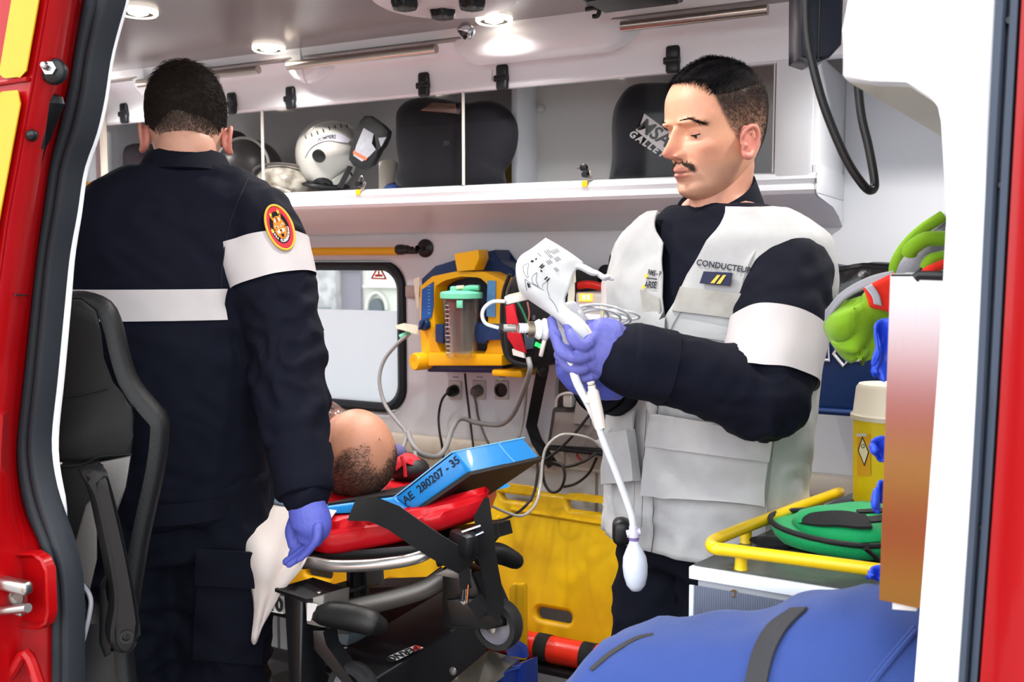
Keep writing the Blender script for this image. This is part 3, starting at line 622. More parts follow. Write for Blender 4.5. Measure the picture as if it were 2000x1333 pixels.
def head_shape(nose=1., brow=1., lids=1., w=1.):
    nz, nt = 150, 168
    z = np.concatenate([np.linspace(-.120, -.005, 80), np.linspace(-.004, .119, 71)[1:]]); nz = len(z)
    f, b, hw = pchip(HZ, HF, z), pchip(HZ, HB, z), pchip(HZ, HW, z)*w
    xc = np.interp(z, [-.12, -.06, 0, .119], [.025, .012, -.004, -.004])
    th = np.linspace(-math.pi, math.pi, nt, endpoint=False); th = th-.35*np.sin(th)    # denser in front
    ct, st = np.cos(th)[None], np.sin(th)[None]; Z = np.repeat(z[:, None], nt, 1)
    nn = np.interp(z, [-.12, -.09, -.03, .03, .119], [1.95, 2.0, 2.05, 2.1, 2.0])[:, None]
    ee = 2/nn; C = np.sign(ct)*np.abs(ct)**ee; S = np.sign(st)*np.abs(st)**ee
    X = xc[:, None]+np.where(C > 0, C*(f-xc)[:, None], C*(xc-b)[:, None]); Y = S*hw[:, None]
    P = np.stack([X, Y, Z], 2); front = np.clip((ct-.05)/.4, 0, 1)
    def g(v, c, s): return np.exp(-((v-c)/s)**2)
    def smooth(a, b, x): t = np.clip((x-a)/(b-a), 0, 1); return t*t*(3-2*t)
    d = np.zeros_like(X); ay = np.abs(Y)
    # eye sockets, brow, cheekbones, cheeks
    d -= .0095*g(ay, .027, .017)*g(Z, .001, .013)*front
    d -= .0065*g(ay, .012, .007)*g(Z, .004, .012)*front
    d += .0062*brow*g(ay, .027, .019)*g(Z, .019, .0065)*front
    d += .0042*g(ay, .050, .013)*g(Z, -.024, .012)*front
    d -= .0058*g(ay, .046, .014)*g(Z, -.060, .016)*front
    d += .0035*g(ay, .040, .014)*g(Z, -.092, .012)*front
    d += .0085*lids*g(ay, .0305, .0130)*g(Z, -.0005, .0085)*front      # eyeball under the lid
    d -= .0022*g(ay, .0305, .016)*g(Z, .0105, .0026)*front             # crease over the lid
    d -= .0018*g(ay, .029, .014)*g(Z, -.0125, .0035)*front             # bag under the eye
    # mouth
    Zm = Z+.004
    d += .0050*g(ay, 0, .020)*g(Zm, -.0600, .012)*front
    d += .0020*np.exp(-(ay/.0195)**4)*g(Zm, -.0545, .0034)*front
    d += .0030*np.exp(-(ay/.0180)**4)*g(Zm, -.0650, .0042)*front
    d -= .0052*np.exp(-(ay/.0240)**4)*g(Zm, -.0592, .0018)*front
    d -= .0024*g(ay, .0265, .004)*g(Zm, -.0592, .005)*front
    d -= .0030*g(ay, 0, .020)*g(Zm, -.0770, .005)*front
    d += .0050*g(ay, 0, .017)*g(Z, -.0970, .010)*front
    d -= .0013*g(ay, 0, .0035)*g(Zm, -.0455, .006)*front
    d -= .0022*g(ay, .026+(-.035-Zm)*.35, .0045)*smooth(-.075, -.055, Zm)*(1-smooth(-.040, -.028, Zm))*front   # nasolabial fold
    P[..., 0] += d*np.clip(ct, .25, 1); P[..., 1] += d*np.sin(th)[None]*.35
    # nose: ridge, tip, wings, nostrils
    rz = [-.046, -.0415, -.0375, -.033, -.028, -.020, -.010, 0., .008, .016]
    rh = [.0, .006, .0175, .0255, .0278, .0245, .0190, .0135, .0085, .0]
    rw = [.009, .0092, .0090, .0086, .0082, .0074, .0066, .0064, .0072, .008]
    h = pchip(rz, rh, np.clip(z, -.046, .016))[:, None]*nose; wd = np.interp(z, rz, rw)[:, None]
    n_ = h*np.exp(-np.abs(ay/wd)**2.3)*front
    n_ += .0125*g(ay, .0128, .0044)*g(Z, -.0340, .0060)*front*nose
    n_ -= .0060*g(ay, .0068, .0032)*g(Z, -.0415, .0030)*front
    P[..., 0] += n_
    return P, th, z
def eyelids(parent, P, ctg, pose, tone, look=-13., low=-41., iris=(60, 44, 34)):
    Y, Z = P[..., 1], P[..., 2]
    for s in (1, -1):
        k = np.argmin(np.where(ctg > .1, (Y-s*.0305)**2+(Z+.001)**2, 9)); c = P.reshape(-1, 3)[k]-V3(.0112, 0, 0); c[1] = s*.0300; r = .0122
        e = obj('eye', MB().ball(place(c, pose), r*.97, 24, 16), M('eye_white', (206, 192, 186), .15, spec=.5), parent, 180)
        g = V3(math.cos(math.radians(-26)), 0, math.sin(math.radians(-26))); obj('iris', MB().lathe([(.0058, -.0002), (.0052, .0009), (0, .0012)], place(c+g*(r*.97-.0006), pose), pose[1]@g, 20), M('brown_iris', iris, .15), e, 180)
        def arc(el, a, rr): return c+rr*V3(math.cos(el)*math.cos(a), math.cos(el)*math.sin(a), math.sin(el))
        az = np.radians(np.linspace(-72, 72, 25)); w = np.cos(az/1.3)
        soft = lambda e0, a: r*max(1.03, 1.13-.12*(a/1.257)**2-.14*(max(e0, 0)/80)**1.5)
        hi = [[arc(math.radians(e0), a, soft(e0, a)) for a in az] for e0 in (80, 62, 44, 26, 10)]
        hi += [[arc(math.radians(10+(look-10)*t*ww+(-10*t*(1-ww))), a, soft(0, a)+.0003*t) for a, ww in zip(az, w)] for t in (.35, .7, 1.)]
        hi += [[arc(math.radians(look*ww-10*(1-ww)), a, r*1.01) for a, ww in zip(az, w)]]
        lo = [[arc(math.radians(low*ww-12*(1-ww)), a, r*1.0) for a, ww in zip(az, w)]]+[[arc(math.radians(low*ww-14*(1-ww))-d, a, r*max(1.0, 1.09-.10*(a/1.257)**2-.09*d)) for a, ww in zip(az, w)] for d in (.0, .25, .5, .8)]
        cl = np.ones((0, 3)); mb = MB().grid(place(hi, pose)).grid(place(lo, pose)); obj('eyelids', mb, tone, parent, 180, kind='stuff')
        mb = MB(); Q = np.array(hi[-2])[3:-2]; mb.tube(place(Q, pose), [.0004]+[.0009]*(len(Q)-2)+[.0005], 6); obj('eyelashes', mb, HAIR_D, parent, 180)
def head_parts(pose, skin, P, th, z, stub=.0, blush=1., fade=None, lipc=(190, 112, 102), oldspots=0):
    """returns world grid, colours and the function to world; pose = (origin, R)"""
    X, Y, Z = P[..., 0], P[..., 1], P[..., 2]; ay = np.abs(Y); ct = np.cos(th)[None]*np.ones_like(Z)
    def g(v, c, s): return np.exp(-((v-c)/s)**2)
    front = np.clip((ct-.05)/.4, 0, 1)
    base = np.array(lin(skin)); Cc = np.ones(P.shape)*base
    def mix(m, c): nonlocal Cc; m = np.clip(m, 0, 1)[..., None]; Cc = Cc*(1-m)+np.array(lin(c))*m
    red = (206, 112, 98)
    mix(blush*.50*g(ay, 0, .016)*g(Z, -.030, .013)*front, red); mix(blush*.24*g(ay, .045, .02)*g(Z, -.03, .018)*front, red); mix(blush*.12*g(Z, .045, .02)*front, red)
    mix(.22*g(ay, .030, .016)*g(Z, -.010, .008)*front, (160, 104, 98))
    mix(stub*np.clip((-.045-Z)/.02, 0, 1)*(1-.9*np.exp(-(ay/.022)**4)*g(Z, -.06, .012))*np.clip((ct+.35)/.4, 0, 1), (124, 104, 96))
    mix(.85*np.exp(-(ay/.0235)**4)*(np.exp(-((Z+.0575)/.0036)**4)+np.exp(-((Z+.0685)/.0048)**4))*front, lipc)
    mix(.8*np.exp(-(ay/.0215)**6)*g(Z, -.0632, .0014)*front, (58, 18, 18)); mix(.9*g(ay, .0070, .0030)*g(Z, -.0418, .0022)*front, (74, 30, 26))  # darkness of the mouth slit and nostrils put into the skin colour
    if fade is not None: 
        m, c = fade(X, Y, Z, ct); mix(m, c)
    return Cc
def place(P, pose): o, R = pose; return o+np.asarray(P) @ R.T
def pose_of(o, fwd, up): f = unit(fwd); u = unit(np.asarray(up)-f*(np.asarray(up)@f)); l = np.cross(u, f); return (np.asarray(o, float), np.stack([f, l, u], 1))
def head_grid_mesh(P):
    nz, nt = P.shape[:2]; mb = MB(); mb.grid(P, closed_u=True); mb.f.append(tuple(range(nt))[::-1]); mb.f.append(tuple((nz-1)*nt+j for j in range(nt))); return mb
def strands(pts, nrm, comb, length, lift, r=.0006, curl=.15, seed=3, seg=4, jit=.3):
    """thin tapered hairs rooted at pts"""
    g_ = np.random.default_rng(seed); n = len(pts); comb = np.asarray(comb); L = np.asarray(length)*(1+g_.uniform(-.35, .3, n))
    jt = g_.normal(size=(n, 3))*jit; d = comb+jt; d -= nrm*(d*nrm).sum(1)[:, None]; d /= (np.linalg.norm(d, axis=1, keepdims=True)+1e-9)
    lift = np.broadcast_to(np.asarray(lift, float), (n,)); side = np.cross(nrm, d); sg = g_.normal(size=n)*curl; V = []
    for k in range(seg+1):
        t = k/seg; p = pts+nrm*(L*(lift*math.sin(t*2.2)))[:, None]+d*(L*t)[:, None]+side*(L*sg*t*t)[:, None]-nrm*.0008; rr = r*(1-.75*t)
        for a in (0, 2.09, 4.19): V.append(p+(side*math.cos(a)+nrm*math.sin(a))*rr)
    V = np.array(V).reshape(seg+1, 3, n, 3).transpose(2, 0, 1, 3).reshape(-1, 3); f = []; m = (seg+1)*3
    for i in range(n):
        b = i*m
        for k in range(seg):
            for a in range(3): a2 = (a+1) % 3; f.append((b+k*3+a, b+k*3+a2, b+k*3+3+a2, b+k*3+3+a))
    return V, f
def scatter(P, mask, n, seed):
    """random points with normals on the masked cells of a head grid"""
    g_ = np.random.default_rng(seed); nz, nt = P.shape[:2]; Q = P[np.arange(nz-1)]; 
    A = P[:-1]; B = np.roll(P, -1, 1)[:-1]; C = P[1:]; D = np.roll(P, -1, 1)[1:]
    N = np.cross(B-A, C-A); area = np.linalg.norm(N, axis=2); N = N/(area[..., None]+1e-12); N *= np.sign((N*(A-P.mean((0, 1)))).sum(2))[..., None]
    w = (area*mask[:-1]).ravel(); w /= w.sum(); k = g_.choice(len(w), n, p=w); i, j = k//nt, k % nt; u, v = g_.random(n)[:, None], g_.random(n)[:, None]
    return (A[i, j]*(1-u)+B[i, j]*u)*(1-v)+(C[i, j]*(1-u)+D[i, j]*u)*v, N[i, j], i, j
def cap_mesh(P, mask, th_):
    """raised scalp shell under the hairs, thickness th_ per grid point, feathered at the hairline"""
    nz, nt = P.shape[:2]; mb = MB(); du = np.roll(P, -1, 1)-np.roll(P, 1, 1); dv = np.gradient(P, axis=0); N = np.cross(du, dv); N /= (np.linalg.norm(N, axis=2, keepdims=True)+1e-12)
    N *= np.sign((N*(P-P.mean((0, 1)))).sum(2))[..., None]; Q = P+N*np.where(mask > .5, th_, -.003)[..., None]; f = []
    for i in range(nz-1):
        for j in range(nt):
            j2 = (j+1) % nt
            if max(mask[i, j], mask[i, j2], mask[i+1, j], mask[i+1, j2]) > .5: f.append((i*nt+j, i*nt+j2, (i+1)*nt+j2, (i+1)*nt+j))
    if mask[-1].max() > .5: f.append(tuple((nz-1)*nt+j for j in range(nt)))
    used = sorted({k for q in f for k in q}); mp = {k: i for i, k in enumerate(used)}
    return mb.add(Q.reshape(-1, 3)[used], [tuple(mp[k] for k in q) for q in f])
def limb(mb, pts, rad, n=22, sm=5, up=None): v, f = tube(pts, rad, n, True, False, sm, up, True); return mb.add(v, f)
def cuffband(axis_pts, t0, t1, r, off=.003, n=40, k=5):
    """band around a sleeve between two fractions of its length"""
    C = catmull(axis_pts, 12); R = catmull(np.asarray(r, float).reshape(len(r), -1), 12); s = np.linspace(t0, t1, k)*(len(C)-1)
    P = np.array([[np.interp(q, np.arange(len(C)), C[:, i]) for i in range(3)] for q in s]); rr = np.array([np.interp(q, np.arange(len(R)), R[:, 0]) for q in s])
    return P, rr
def shrinkband(tree, P, rr, off=.0035, n=56, up=(0, 0, 1)):
    """a band wrapped tight around whatever the tree describes, near the axis points P"""
    T, X, Y = frames(P, up); rows = []
    for p, x, y, r in zip(P, X, Y, rr):
        D = np.array([x*math.cos(a)+y*math.sin(a) for a in np.arange(n)/n*2*math.pi]); R = np.full(n, np.nan)
        for k, d in enumerate(D):
            h, _ = cast(tree, p+d*.22, -d)
            if h is not None and .6*r < (h-p)@d < r*1.35+.006: R[k] = (h-p)@d
        m = np.nanmedian(R) if np.isfinite(R).any() else r; R = np.where(np.isnan(R), m, np.clip(R, .95*m, 1.2*m))
        for _ in range(3): R = (np.roll(R, 1)+2*R+np.roll(R, -1))/4
        rows.append(p+D*(R+off)[:, None])
    return rows
def ringsurf(keys, n=72, rows=44, F_=(1, 0, 0), L_=(0, 1, 0), ex=2.35, u0=None, off=0., zr=None):
    """torso surface: keys of (centre, half width, front depth, back depth); u = 0 in front, quarter turn = its left side"""
    K = np.array([[*k[0], k[1], k[2], k[3]] for k in keys]); z = K[:, 2]; q = np.linspace(*(zr or (z[0], z[-1])), rows); A = np.stack([pchip(z, K[:, i], q) for i in range(6)], 1); A[:, 2] = q
    out = []
    for r, zq in zip(A, q):
        uo = (0., 0.) if u0 is None else u0(zq)
        u = np.linspace(uo[0], 2*math.pi-uo[1], n, endpoint=u0 is not None); e = 2/ex; c, s = np.cos(u), np.sin(u)
        fx = np.sign(c)*np.abs(c)**e*np.where(c > 0, r[4]+off, r[5]+off); lx = np.sign(s)*np.abs(s)**e*(r[3]+off)
        out.append(r[None, :3]+fx[:, None]*np.asarray(F_)+lx[:, None]*np.asarray(L_))
    return np.array(out)
def closed_rings(S):
    mb = MB(); mb.grid(S, closed_u=True); n = S.shape[1]; mb.f.append(tuple(range(n))[::-1]); mb.f.append(tuple((S.shape[0]-1)*n+j for j in range(n))); return mb
def boot(mb, c, fwd, L=.28):
    f = unit(fwd); s = np.cross((0, 0, 1), f); R = np.stack([f, s, (0, 0, 1)], 1)
    sole = [(x, y) for x, y in rrect(L, .10, .045, 5)]; mb.prism([np.asarray(c)+f*(x+.05)+s*y for x, y in sole], V3(0, 0, .028))
    mb.ball(np.asarray(c)+f*.09+V3(0, 0, .045), (.11, .048, .045), 16, 10, R); mb.tube([np.asarray(c)+V3(0, 0, .03), np.asarray(c)+V3(0, 0, .13), np.asarray(c)+V3(0, 0, .24)], [.055, .052, .055], 16)
    return mb
# ================================================================== the driver in the grey vest
FH = unit(V3(FW[0], FW[1], 0))
def ctr(px, z, D):
    """point of height z on the vertical plane at horizontal distance D, in picture column px"""
    d = D*math.cos(PIT)+(CAM[2]-z)*math.sin(PIT); return V3(*(CAM+FH*D+RT*(px-1000)/F*d)[:2], z)
def facing(a): a = math.radians(a); return -math.cos(a)*RT-math.sin(a)*FH, math.sin(a)*RT-math.cos(a)*FH
DF, DL = facing(42); DD = 1.70
D0 = ctr(1385, 0, DD)
drv = thing('person', 'man with dark hair and moustache in a pale grey vest, holding a white cuff', 'person', D0)
# ---- head
hp = pose_of(pt(1398, 255, 1.66), np.array(facing(29)[0])+V3(0, 0, -.16), V3(0, 0, 1)+RT*.06)
hp = (hp[0], hp[1]*.955)
P, th, hz = head_shape(1.24, 1.8, .75); X, Y, Z = P[..., 0], P[..., 1], P[..., 2]; ay = np.abs(Y); ctg = np.cos(th)[None]*np.ones_like(Z)
lat = np.degrees(np.arctan2(ay, X+.0))                      # 0 in front, 180 behind
hl_ = np.interp(lat, [0, 25, 42, 50, 58, 66, 75, 86, 100, 112, 126, 150, 180], [.086, .086, .080, .060, .030, .004, -.014, -.034, -.010, .0, -.022, -.052, -.058])
def fadeD(X, Y, Z, ct):
    k = np.clip((Z-hl_+.004)/.012, 0, 1); top = np.clip((Z-.055)/.02, 0, 1); return k*(.62+.3*np.clip((Z-.0)/.05, 0, 1)), (52, 42, 38)
hc = head_parts(hp, (240, 178, 145), P, th, hz, stub=.36, blush=1.5, fade=fadeD)
W_ = place(P, hp); hm = head_grid_mesh(W_); col = [hc.reshape(-1, 3)]
for s in (1, -1):
    ev, ef = ear_mesh(s); hm.add(place(ev, hp), ef); cc = np.ones((len(ev), 3))*np.array(lin((216, 138, 122))); cc[ev[:, 2] > .002] = np.array(lin((212, 116, 102))); col.append(cc)
# ---- torso axis and joints
tk = [(ctr(1368, .93, DD), .168, .116, .112), (ctr(1374, 1.04, DD), .170, .118, .110), (ctr(1382, 1.14, DD), .170, .118, .110), (ctr(1388, 1.24, DD), .178, .122, .116), (ctr(1394, 1.32, DD), .190, .120, .118), (ctr(1397, 1.39, DD), .196, .110, .114), (ctr(1399, 1.452, DD), .186, .092, .102), (ctr(1399, 1.49, DD), .142, .074, .090), (ctr(1398, 1.514, DD), .100, .062, .078), (ctr(1396, 1.532, DD), .072, .054, .064)]
ls, le, lw = pt(1533, 516, 1.575), pt(1493, 765, 1.475), pt(1228, 702, 1.455)
rs, re, rw_ = pt(1262, 520, 1.80), pt(1222, 745, 1.76), pt(1172, 752, 1.60)
# ---- body core (skin under the clothes)
core = closed_rings(ringsurf([(c, a-.025, f-.03, b-.03) for c, a, f, b in tk], 40, 30, DF, DL))
hips = (ctr(1372, .95, DD)-DL*.072, ctr(1372, .95, DD)+DL*.072)
kn = (hips[0]+V3(0, 0, -.47)+DF*.03, hips[1]+V3(0, 0, -.47)+DF*.03); an = (kn[0]+V3(0, 0, -.42)-DF*.02-DL*.02, kn[1]+V3(0, 0, -.42)-DF*.02+DL*.02)
for h, k, a in zip(hips, kn, an): limb(core, [h, k, a-V3(0, 0, .02)], [.08, .052, .036])
limb(core, [ls, le, lw], [.048, .040, .028]); limb(core, [rs, re, rw_, pt(1140, 735, 1.53)], [.048, .040, .028, .024])
limb(core, [ctr(1396, 1.44, DD), ctr(1397, 1.50, DD-.01), hp[0]+hp[1]@V3(-.022, 0, -.065), hp[0]+hp[1]@V3(-.012, 0, -.01)], [.060, .048, .044, .040], up=DF)
cv, cf = fuse(core, .009, 3); n0 = hm.n; hm.add(cv, cf); cc = np.ones((len(cv), 3))*np.array(lin((208, 150, 126))); col.append(cc)
obj('body', hm, SKIN, drv, 180, attr=np.concatenate(col))
# ---- hair
mask = (Z > hl_).astype(float)*(1-.0*ay)
top = np.clip((Z-.054-.012*np.clip((lat-70)/60, 0, 1))/.030, 0, 1)
obj('hair', cap_mesh(W_, mask*(top > .12), .001+.004*top+.001*np.sin(Y*260+X*60)*top), HAIR_D, drv, 180, label='short black hair combed forward with faded sides')
hv = MB(); toW = lambda v: place(v, (np.zeros(3), hp[1]))
p, n_, i, j = scatter(W_, mask*top, 5200, 1); tt = top[i, j]
fr = np.clip((X[i, j]-.0)/.08, 0, 1); cmb = toW(np.stack([np.ones(len(p))*.9, .75+0*p[:, 0], .15*np.ones(len(p))], 1))
hv.add(*strands(p+n_*(.003*tt)[:, None], n_, cmb, .010+.020*tt*(1-.78*fr), .03+.05*fr, .0006, .10, 5, 5, .12))
hair_o = bpy.data.objects['hair']; obj('hair_strands', hv, M('dark_hair_sheen', (17, 16, 20), .6, var=.35, vs=150, spec=.12), hair_o, 180, kind='stuff')
hv = MB(); p, n_, i, j = scatter(W_, mask*(1-top)*np.clip((Z-hl_)/.02, .15, 1), 7500, 2)
hv.add(*strands(p, n_, toW(np.stack([-.3+0*p[:, 0], 0*p[:, 0], -1+0*p[:, 0]], 1)), .0045+.004*np.clip((Z[i, j]-.02)/.04, 0, 1), .55, .0004, .1, 6, 2, .35))
obj('faded_sides', hv, M('stubble_hair', (56, 45, 40), .6, var=.3, vs=100), hair_o, 180, kind='stuff', label='very short brown hair fading above the ear')
# ---- brows, lashes, moustache
def facept(y, z):
    k = np.argmin(np.where(ctg > .1, (Y-y)**2+(Z-z)**2, 9)); return P.reshape(-1, 3)[k]
def hairline_strip(pts, n, comb, L, seed, w, lift=.25, r=.00045):
    g_ = np.random.default_rng(seed); Q = catmull([facept(*q) for q in pts], 10); t = g_.random(n)*(len(Q)-1); k = t.astype(int).clip(0, len(Q)-2); b = Q[k]+(Q[k+1]-Q[k])*(t-k)[:, None]
    b = b+np.stack([0*t, 0*t, g_.normal(size=n)*w], 1); nn = np.tile(V3(1, 0, 0), (n, 1)); nn[:, 1] = b[:, 1]*8; nn /= np.linalg.norm(nn, axis=1, keepdims=True)
    cb = np.array([comb(q) for q in b]); v, f = strands(b, nn, cb, L, lift, r, .15, seed, 3, .3); return place(v, hp), f
mb = MB()
for s in (1, -1):
    mb.add(*hairline_strip([(s*.013, .0195), (s*.022, .0218), (s*.034, .0232), (s*.044, .0190), (s*.050, .0140)], 300, lambda q: V3(0, np.sign(q[1]), .35-abs(q[1])*14), .0060, 11, .0014, .08, .0004))
obj('eyebrows', mb, HAIR_D, drv, 180, kind='stuff')
mb = MB()
for s in (1, -1):
    mb.add(*hairline_strip([(-s*.003, -.0474), (s*.010, -.0482), (s*.019, -.0508), (s*.0265, -.0556)], 560, lambda q: V3(.2, np.sign(q[1])*.7, -.8), .0058, 21, .0024, .2, .0004))
obj('moustache', mb, M('brown_moustache', (62, 44, 36), .55, var=.3, vs=200), drv, 180, kind='stuff', label='thin brown moustache')
LID = M('eyelid_skin', (226, 160, 130), .5, var=.03, vs=60, sss=.1)
eyelids(drv, P, ctg, hp, LID)
# ---- navy jacket: torso, collar and sleeves in one skin
jk = closed_rings(ringsurf([(c, a-.010, f-.010, b-.010) for c, a, f, b in tk[1:-1]], 60, 40, DF, DL))
LS = [ls-DL*.07-V3(0, 0, .02), ls-V3(0, 0, .010), ls*.62+le*.38+DL*.008, le*.82+ls*.18+DL*.006, le+DL*.004-V3(0, 0, .010), le*.8+lw*.2-V3(0, 0, .006), le*.42+lw*.58, lw]
LR = [.052, .068, .070, .066, .064, .060, .055, .0535]
limb(jk, LS, LR, 28, 6, up=DF)
RS = [rs+DL*.05, rs, rs*.55+re*.45, re, re*.5+rw_*.5, rw_]; RR = [.06, .068, .060, .056, .052, .045]
limb(jk, RS, RR, 24, 6, up=DF)
jv, jf = fuse(jk, .0075, 5); N_ = normals(jv, jf)
ax = catmull(LS, 8); dd = np.linalg.norm(jv[:, None]-ax[None], axis=2); kk = dd.argmin(1); tpos = kk/(len(ax)-1); near = dd.min(1) < .09
elb = np.exp(-((tpos-.56)/.16)**2)*near; gather = np.exp(-((tpos-.93)/.06)**2)*near
fold = ridge(jv, 62, 4, warp=.9)*.5+waves(jv, 110, 9)*.25
jv = jv+N_*((.0042*fold+.0075*elb*(ridge(jv, 62, 12, warp=.5)-.5)+.0022*np.exp(-((tpos-.3)/.15)**2)*near*waves(jv, 90, 14)+.0022*gather*waves(jv, 230, 15))[:, None])
jac = obj('jacket', (jv, jf), NAVY, drv, 180, label='dark navy work jacket')
jt = bvh(jv, jf)
# cuffs
mb = MB(); cu = lw-le; cu = unit(cu); rows = []
P_, rr = np.array([lw-cu*.060, lw-cu*.045, lw-cu*.022, lw-cu*.004, lw+cu*.004]), np.full(5, .055)
rows = shrinkband(jt, P_[:3], rr[:3], .0025, 56, DF)
R4 = np.array(rows[2]); cc = R4.mean(0); rows += [R4+cu*.018-(R4-cc)*.02, R4+cu*.026-(R4-cc)*.10, R4+cu*.020-(R4-cc)*.22]
mb.grid(rows, closed_u=True); obj('cuff', mb, NAVY, jac, 180)
Q = np.array([re*.25+rw_*.75, rw_*.9+re*.1, rw_]); mb = MB(); mb.grid(shrinkband(jt, Q, np.full(3, .046), .003, 40, DF), closed_u=True); obj('cuff', mb, NAVY, jac, 180)
# silver bands on the upper arms
P_, rr = cuffband(LS, .335, .475, LR); obj('sleeve_band', MB().grid(shrinkband(jt, P_, rr, .006, 64, DF), closed_u=True), BAND, jac, 180, label='silver grey band on the near sleeve')
P_, rr = cuffband(RS, .30, .47, RR); obj('sleeve_band', MB().grid(shrinkband(jt, P_, rr, .006, 48, DF), closed_u=True), BAND, jac, 180, label='silver grey band on the far sleeve')
# epaulette on the near shoulder
E0 = ls+V3(0, 0, .050)-DL*.002; mb = MB(); rows = []
for t in np.linspace(0, 1, 6):
    p = E0+DL*(.045*t)-V3(0, 0, .022*t*t); rows.append([p+DF*.026+V3(0, 0, -.004), p+DF*.013, p-DF*.013, p-DF*.026+V3(0, 0, -.004)])
mb.sheet(rows, .006); obj('epaulette', mb, NAVY, jac, 60)
# collar: standing band, open in front, leaning back, folded edge
def collar(mb, c0, c1, r0, r1, open_, Fv, Lv, h=5):
    rows = []
    for k in range(h):
        t = k/(h-1); c = c0*(1-t)+c1*t; u = np.linspace(open_[0], 2*math.pi-open_[1], 44); r = r0*(1-t)+r1*t
        rows.append(c+np.cos(u)[:, None]*Fv*r*1.02+np.sin(u)[:, None]*Lv*r+V3(0, 0, 1)*(-.038*np.cos(u)[:, None]))
    mb.sheet(rows[::-1], .005); return mb
mb = collar(MB(), ctr(1397, 1.478, DD), ctr(1398, 1.533, DD+.004), .080, .060, (.30, .18), DF, DL)
cl_ = obj('collar', mb, NAVY, jac, 60, label='standing navy collar, open at the throat')
# throat flap of the jacket showing in the vest opening
uv = [(1322, 452), (1388, 478), (1352, 560), (1296, 606)]
# ---- vest: open-fronted shell
ZT = 1.506
def uopen(z): return (np.interp(z, [1.33, 1.36, 1.40, 1.455, 1.506], [.003, .07, .12, .24, .52]), np.interp(z, [1.33, 1.36, 1.40, 1.455, 1.506], [.003, .03, .05, .12, .50]))
S = ringsurf(tk, 140, 64, DF, DL, 2.35, uopen, .014, (.94, ZT))
Nv = np.cross(np.gradient(S, axis=1), np.gradient(S, axis=0)); Nv /= np.linalg.norm(Nv, axis=2, keepdims=True)+1e-12; Nv *= np.sign((Nv*(S-S.mean(1, keepdims=True))).sum(2))[..., None]
fl = S.reshape(-1, 3); hfac = np.clip((1.25-S[..., 2])/.3, .3, 1)
dz = (.0040*waves(fl, 40, 31, warp=.8)+.0055*ridge(fl, 62, 33, warp=.9)+.0010*waves(fl, 150, 35)).reshape(S.shape[:2])*hfac
sag = .0055*np.sin((S[..., 2]-.93)*34+waves(fl, 9, 37).reshape(S.shape[:2])*1.2)*np.clip((S[..., 2]-.95)/.1, 0, 1)*np.clip((1.28-S[..., 2])/.1, 0, 1)
S = S+Nv*(dz+.7*sag)[..., None]
VEST = weave('grey_white_vest', (184, 184, 184), .85, 1200, var=.05, bump=.2, sheen=.05, rgb2=(166, 166, 168), vs=9)
VESTD = weave('soiled_vest_tape', (172, 170, 164), .8, 1200, var=.06, bump=.15, rgb2=(156, 153, 147), vs=24)
mb = MB(); mb.sheet(S, .004); ves = obj('vest', mb, VEST, drv, 180, label='pale grey sleeveless work vest, soiled at the hem')
vt = bvh(*[np.concatenate(mb.v), mb.f])
def on_vest(px, off=.003): return drape(vt, px, off)
def patch(name, corners, nu, nv, off, th, mat, lab=None, parent=ves):
    mb = MB(); mb.sheet(on_vest(quadgrid(corners, nu, nv), off), th); mb.v = mb.v; return obj(name, mb, mat, parent, 50, lab)
# front edges (placket), tape, pockets, flaps, seams
patch('chest_tape', [(1322, 560), (1448, 574), (1432, 622), (1304, 606)], 12, 6, .0035, .003, VESTD, 'wide soiled grey chest tape')
patch('chest_tape', [(1252, 566), (1288, 582), (1292, 612), (1258, 618)], 6, 5, .0035, .003, VESTD)
patch('chest_pocket', [(1330, 652), (1428, 664), (1420, 742), (1330, 722)], 10, 8, .006, .005, VEST)
patch('pocket_flap', [(1338, 644), (1430, 656), (1428, 668), (1337, 655)], 10, 3, .010, .004, VEST)
patch('large_pocket', [(1270, 858), (1496, 880), (1488, 990), (1258, 968)], 22, 12, .012, .010, VEST, 'large bellows pocket')
patch('pocket_flap', [(1274, 808), (1508, 846), (1498, 902), (1264, 870)], 22, 8, .027, .007, VEST, 'large pocket flap')
patch('far_pocket', [(1180, 858), (1240, 838), (1252, 940), (1176, 945)], 8, 10, .020, .018, VEST, 'bulging far pocket')
patch('far_pocket_flap', [(1196, 836), (1240, 802), (1236, 852), (1180, 862)], 8, 4, .027, .004, VEST)
for pts in ([(1246, 800), (1240, 900), (1236, 1030)], [(1262, 800), (1256, 900), (1252, 1030)], [(1334, 600), (1308, 650), (1296, 730)], [(1512, 860), (1500, 960), (1494, 1036)]):
    Q = drape(vt, catmull(pts, 8)[None], .002)[0]; obj('seam', MB().tube(Q, .0011, 5), M('vest_seam', (166, 164, 162), .8), ves)
patch('placket', [(1252, 612), (1300, 608), (1298, 760), (1248, 760)], 6, 10, .006, .004, VEST)
# armhole binding on the near side
A0 = unit(LS[1]-LS[0]); c = ls-DL*.034-V3(0, 0, .030)
arm_ax = unit(le-ls+DL*.35*0); AX = unit(DL*.9+V3(0, 0, -.35)); fz = frame_z(AX, V3(0, 0, 1)); rows = []
for k, (o_, r_) in enumerate(((-.030, .074), (-.008, .086), (.016, .092), (.018, .089), (-.012, .080))):
    rows.append([c+AX*(o_-.014*math.cos(a))+fz[:, 0]*math.cos(a+math.pi/2)*r_*.98+fz[:, 1]*math.sin(a+math.pi/2)*r_*1.03 for a in np.linspace(0, 2*math.pi, 48, endpoint=False)])
obj('armhole_edge', MB().grid(rows, closed_u=True), VEST, ves, 60)
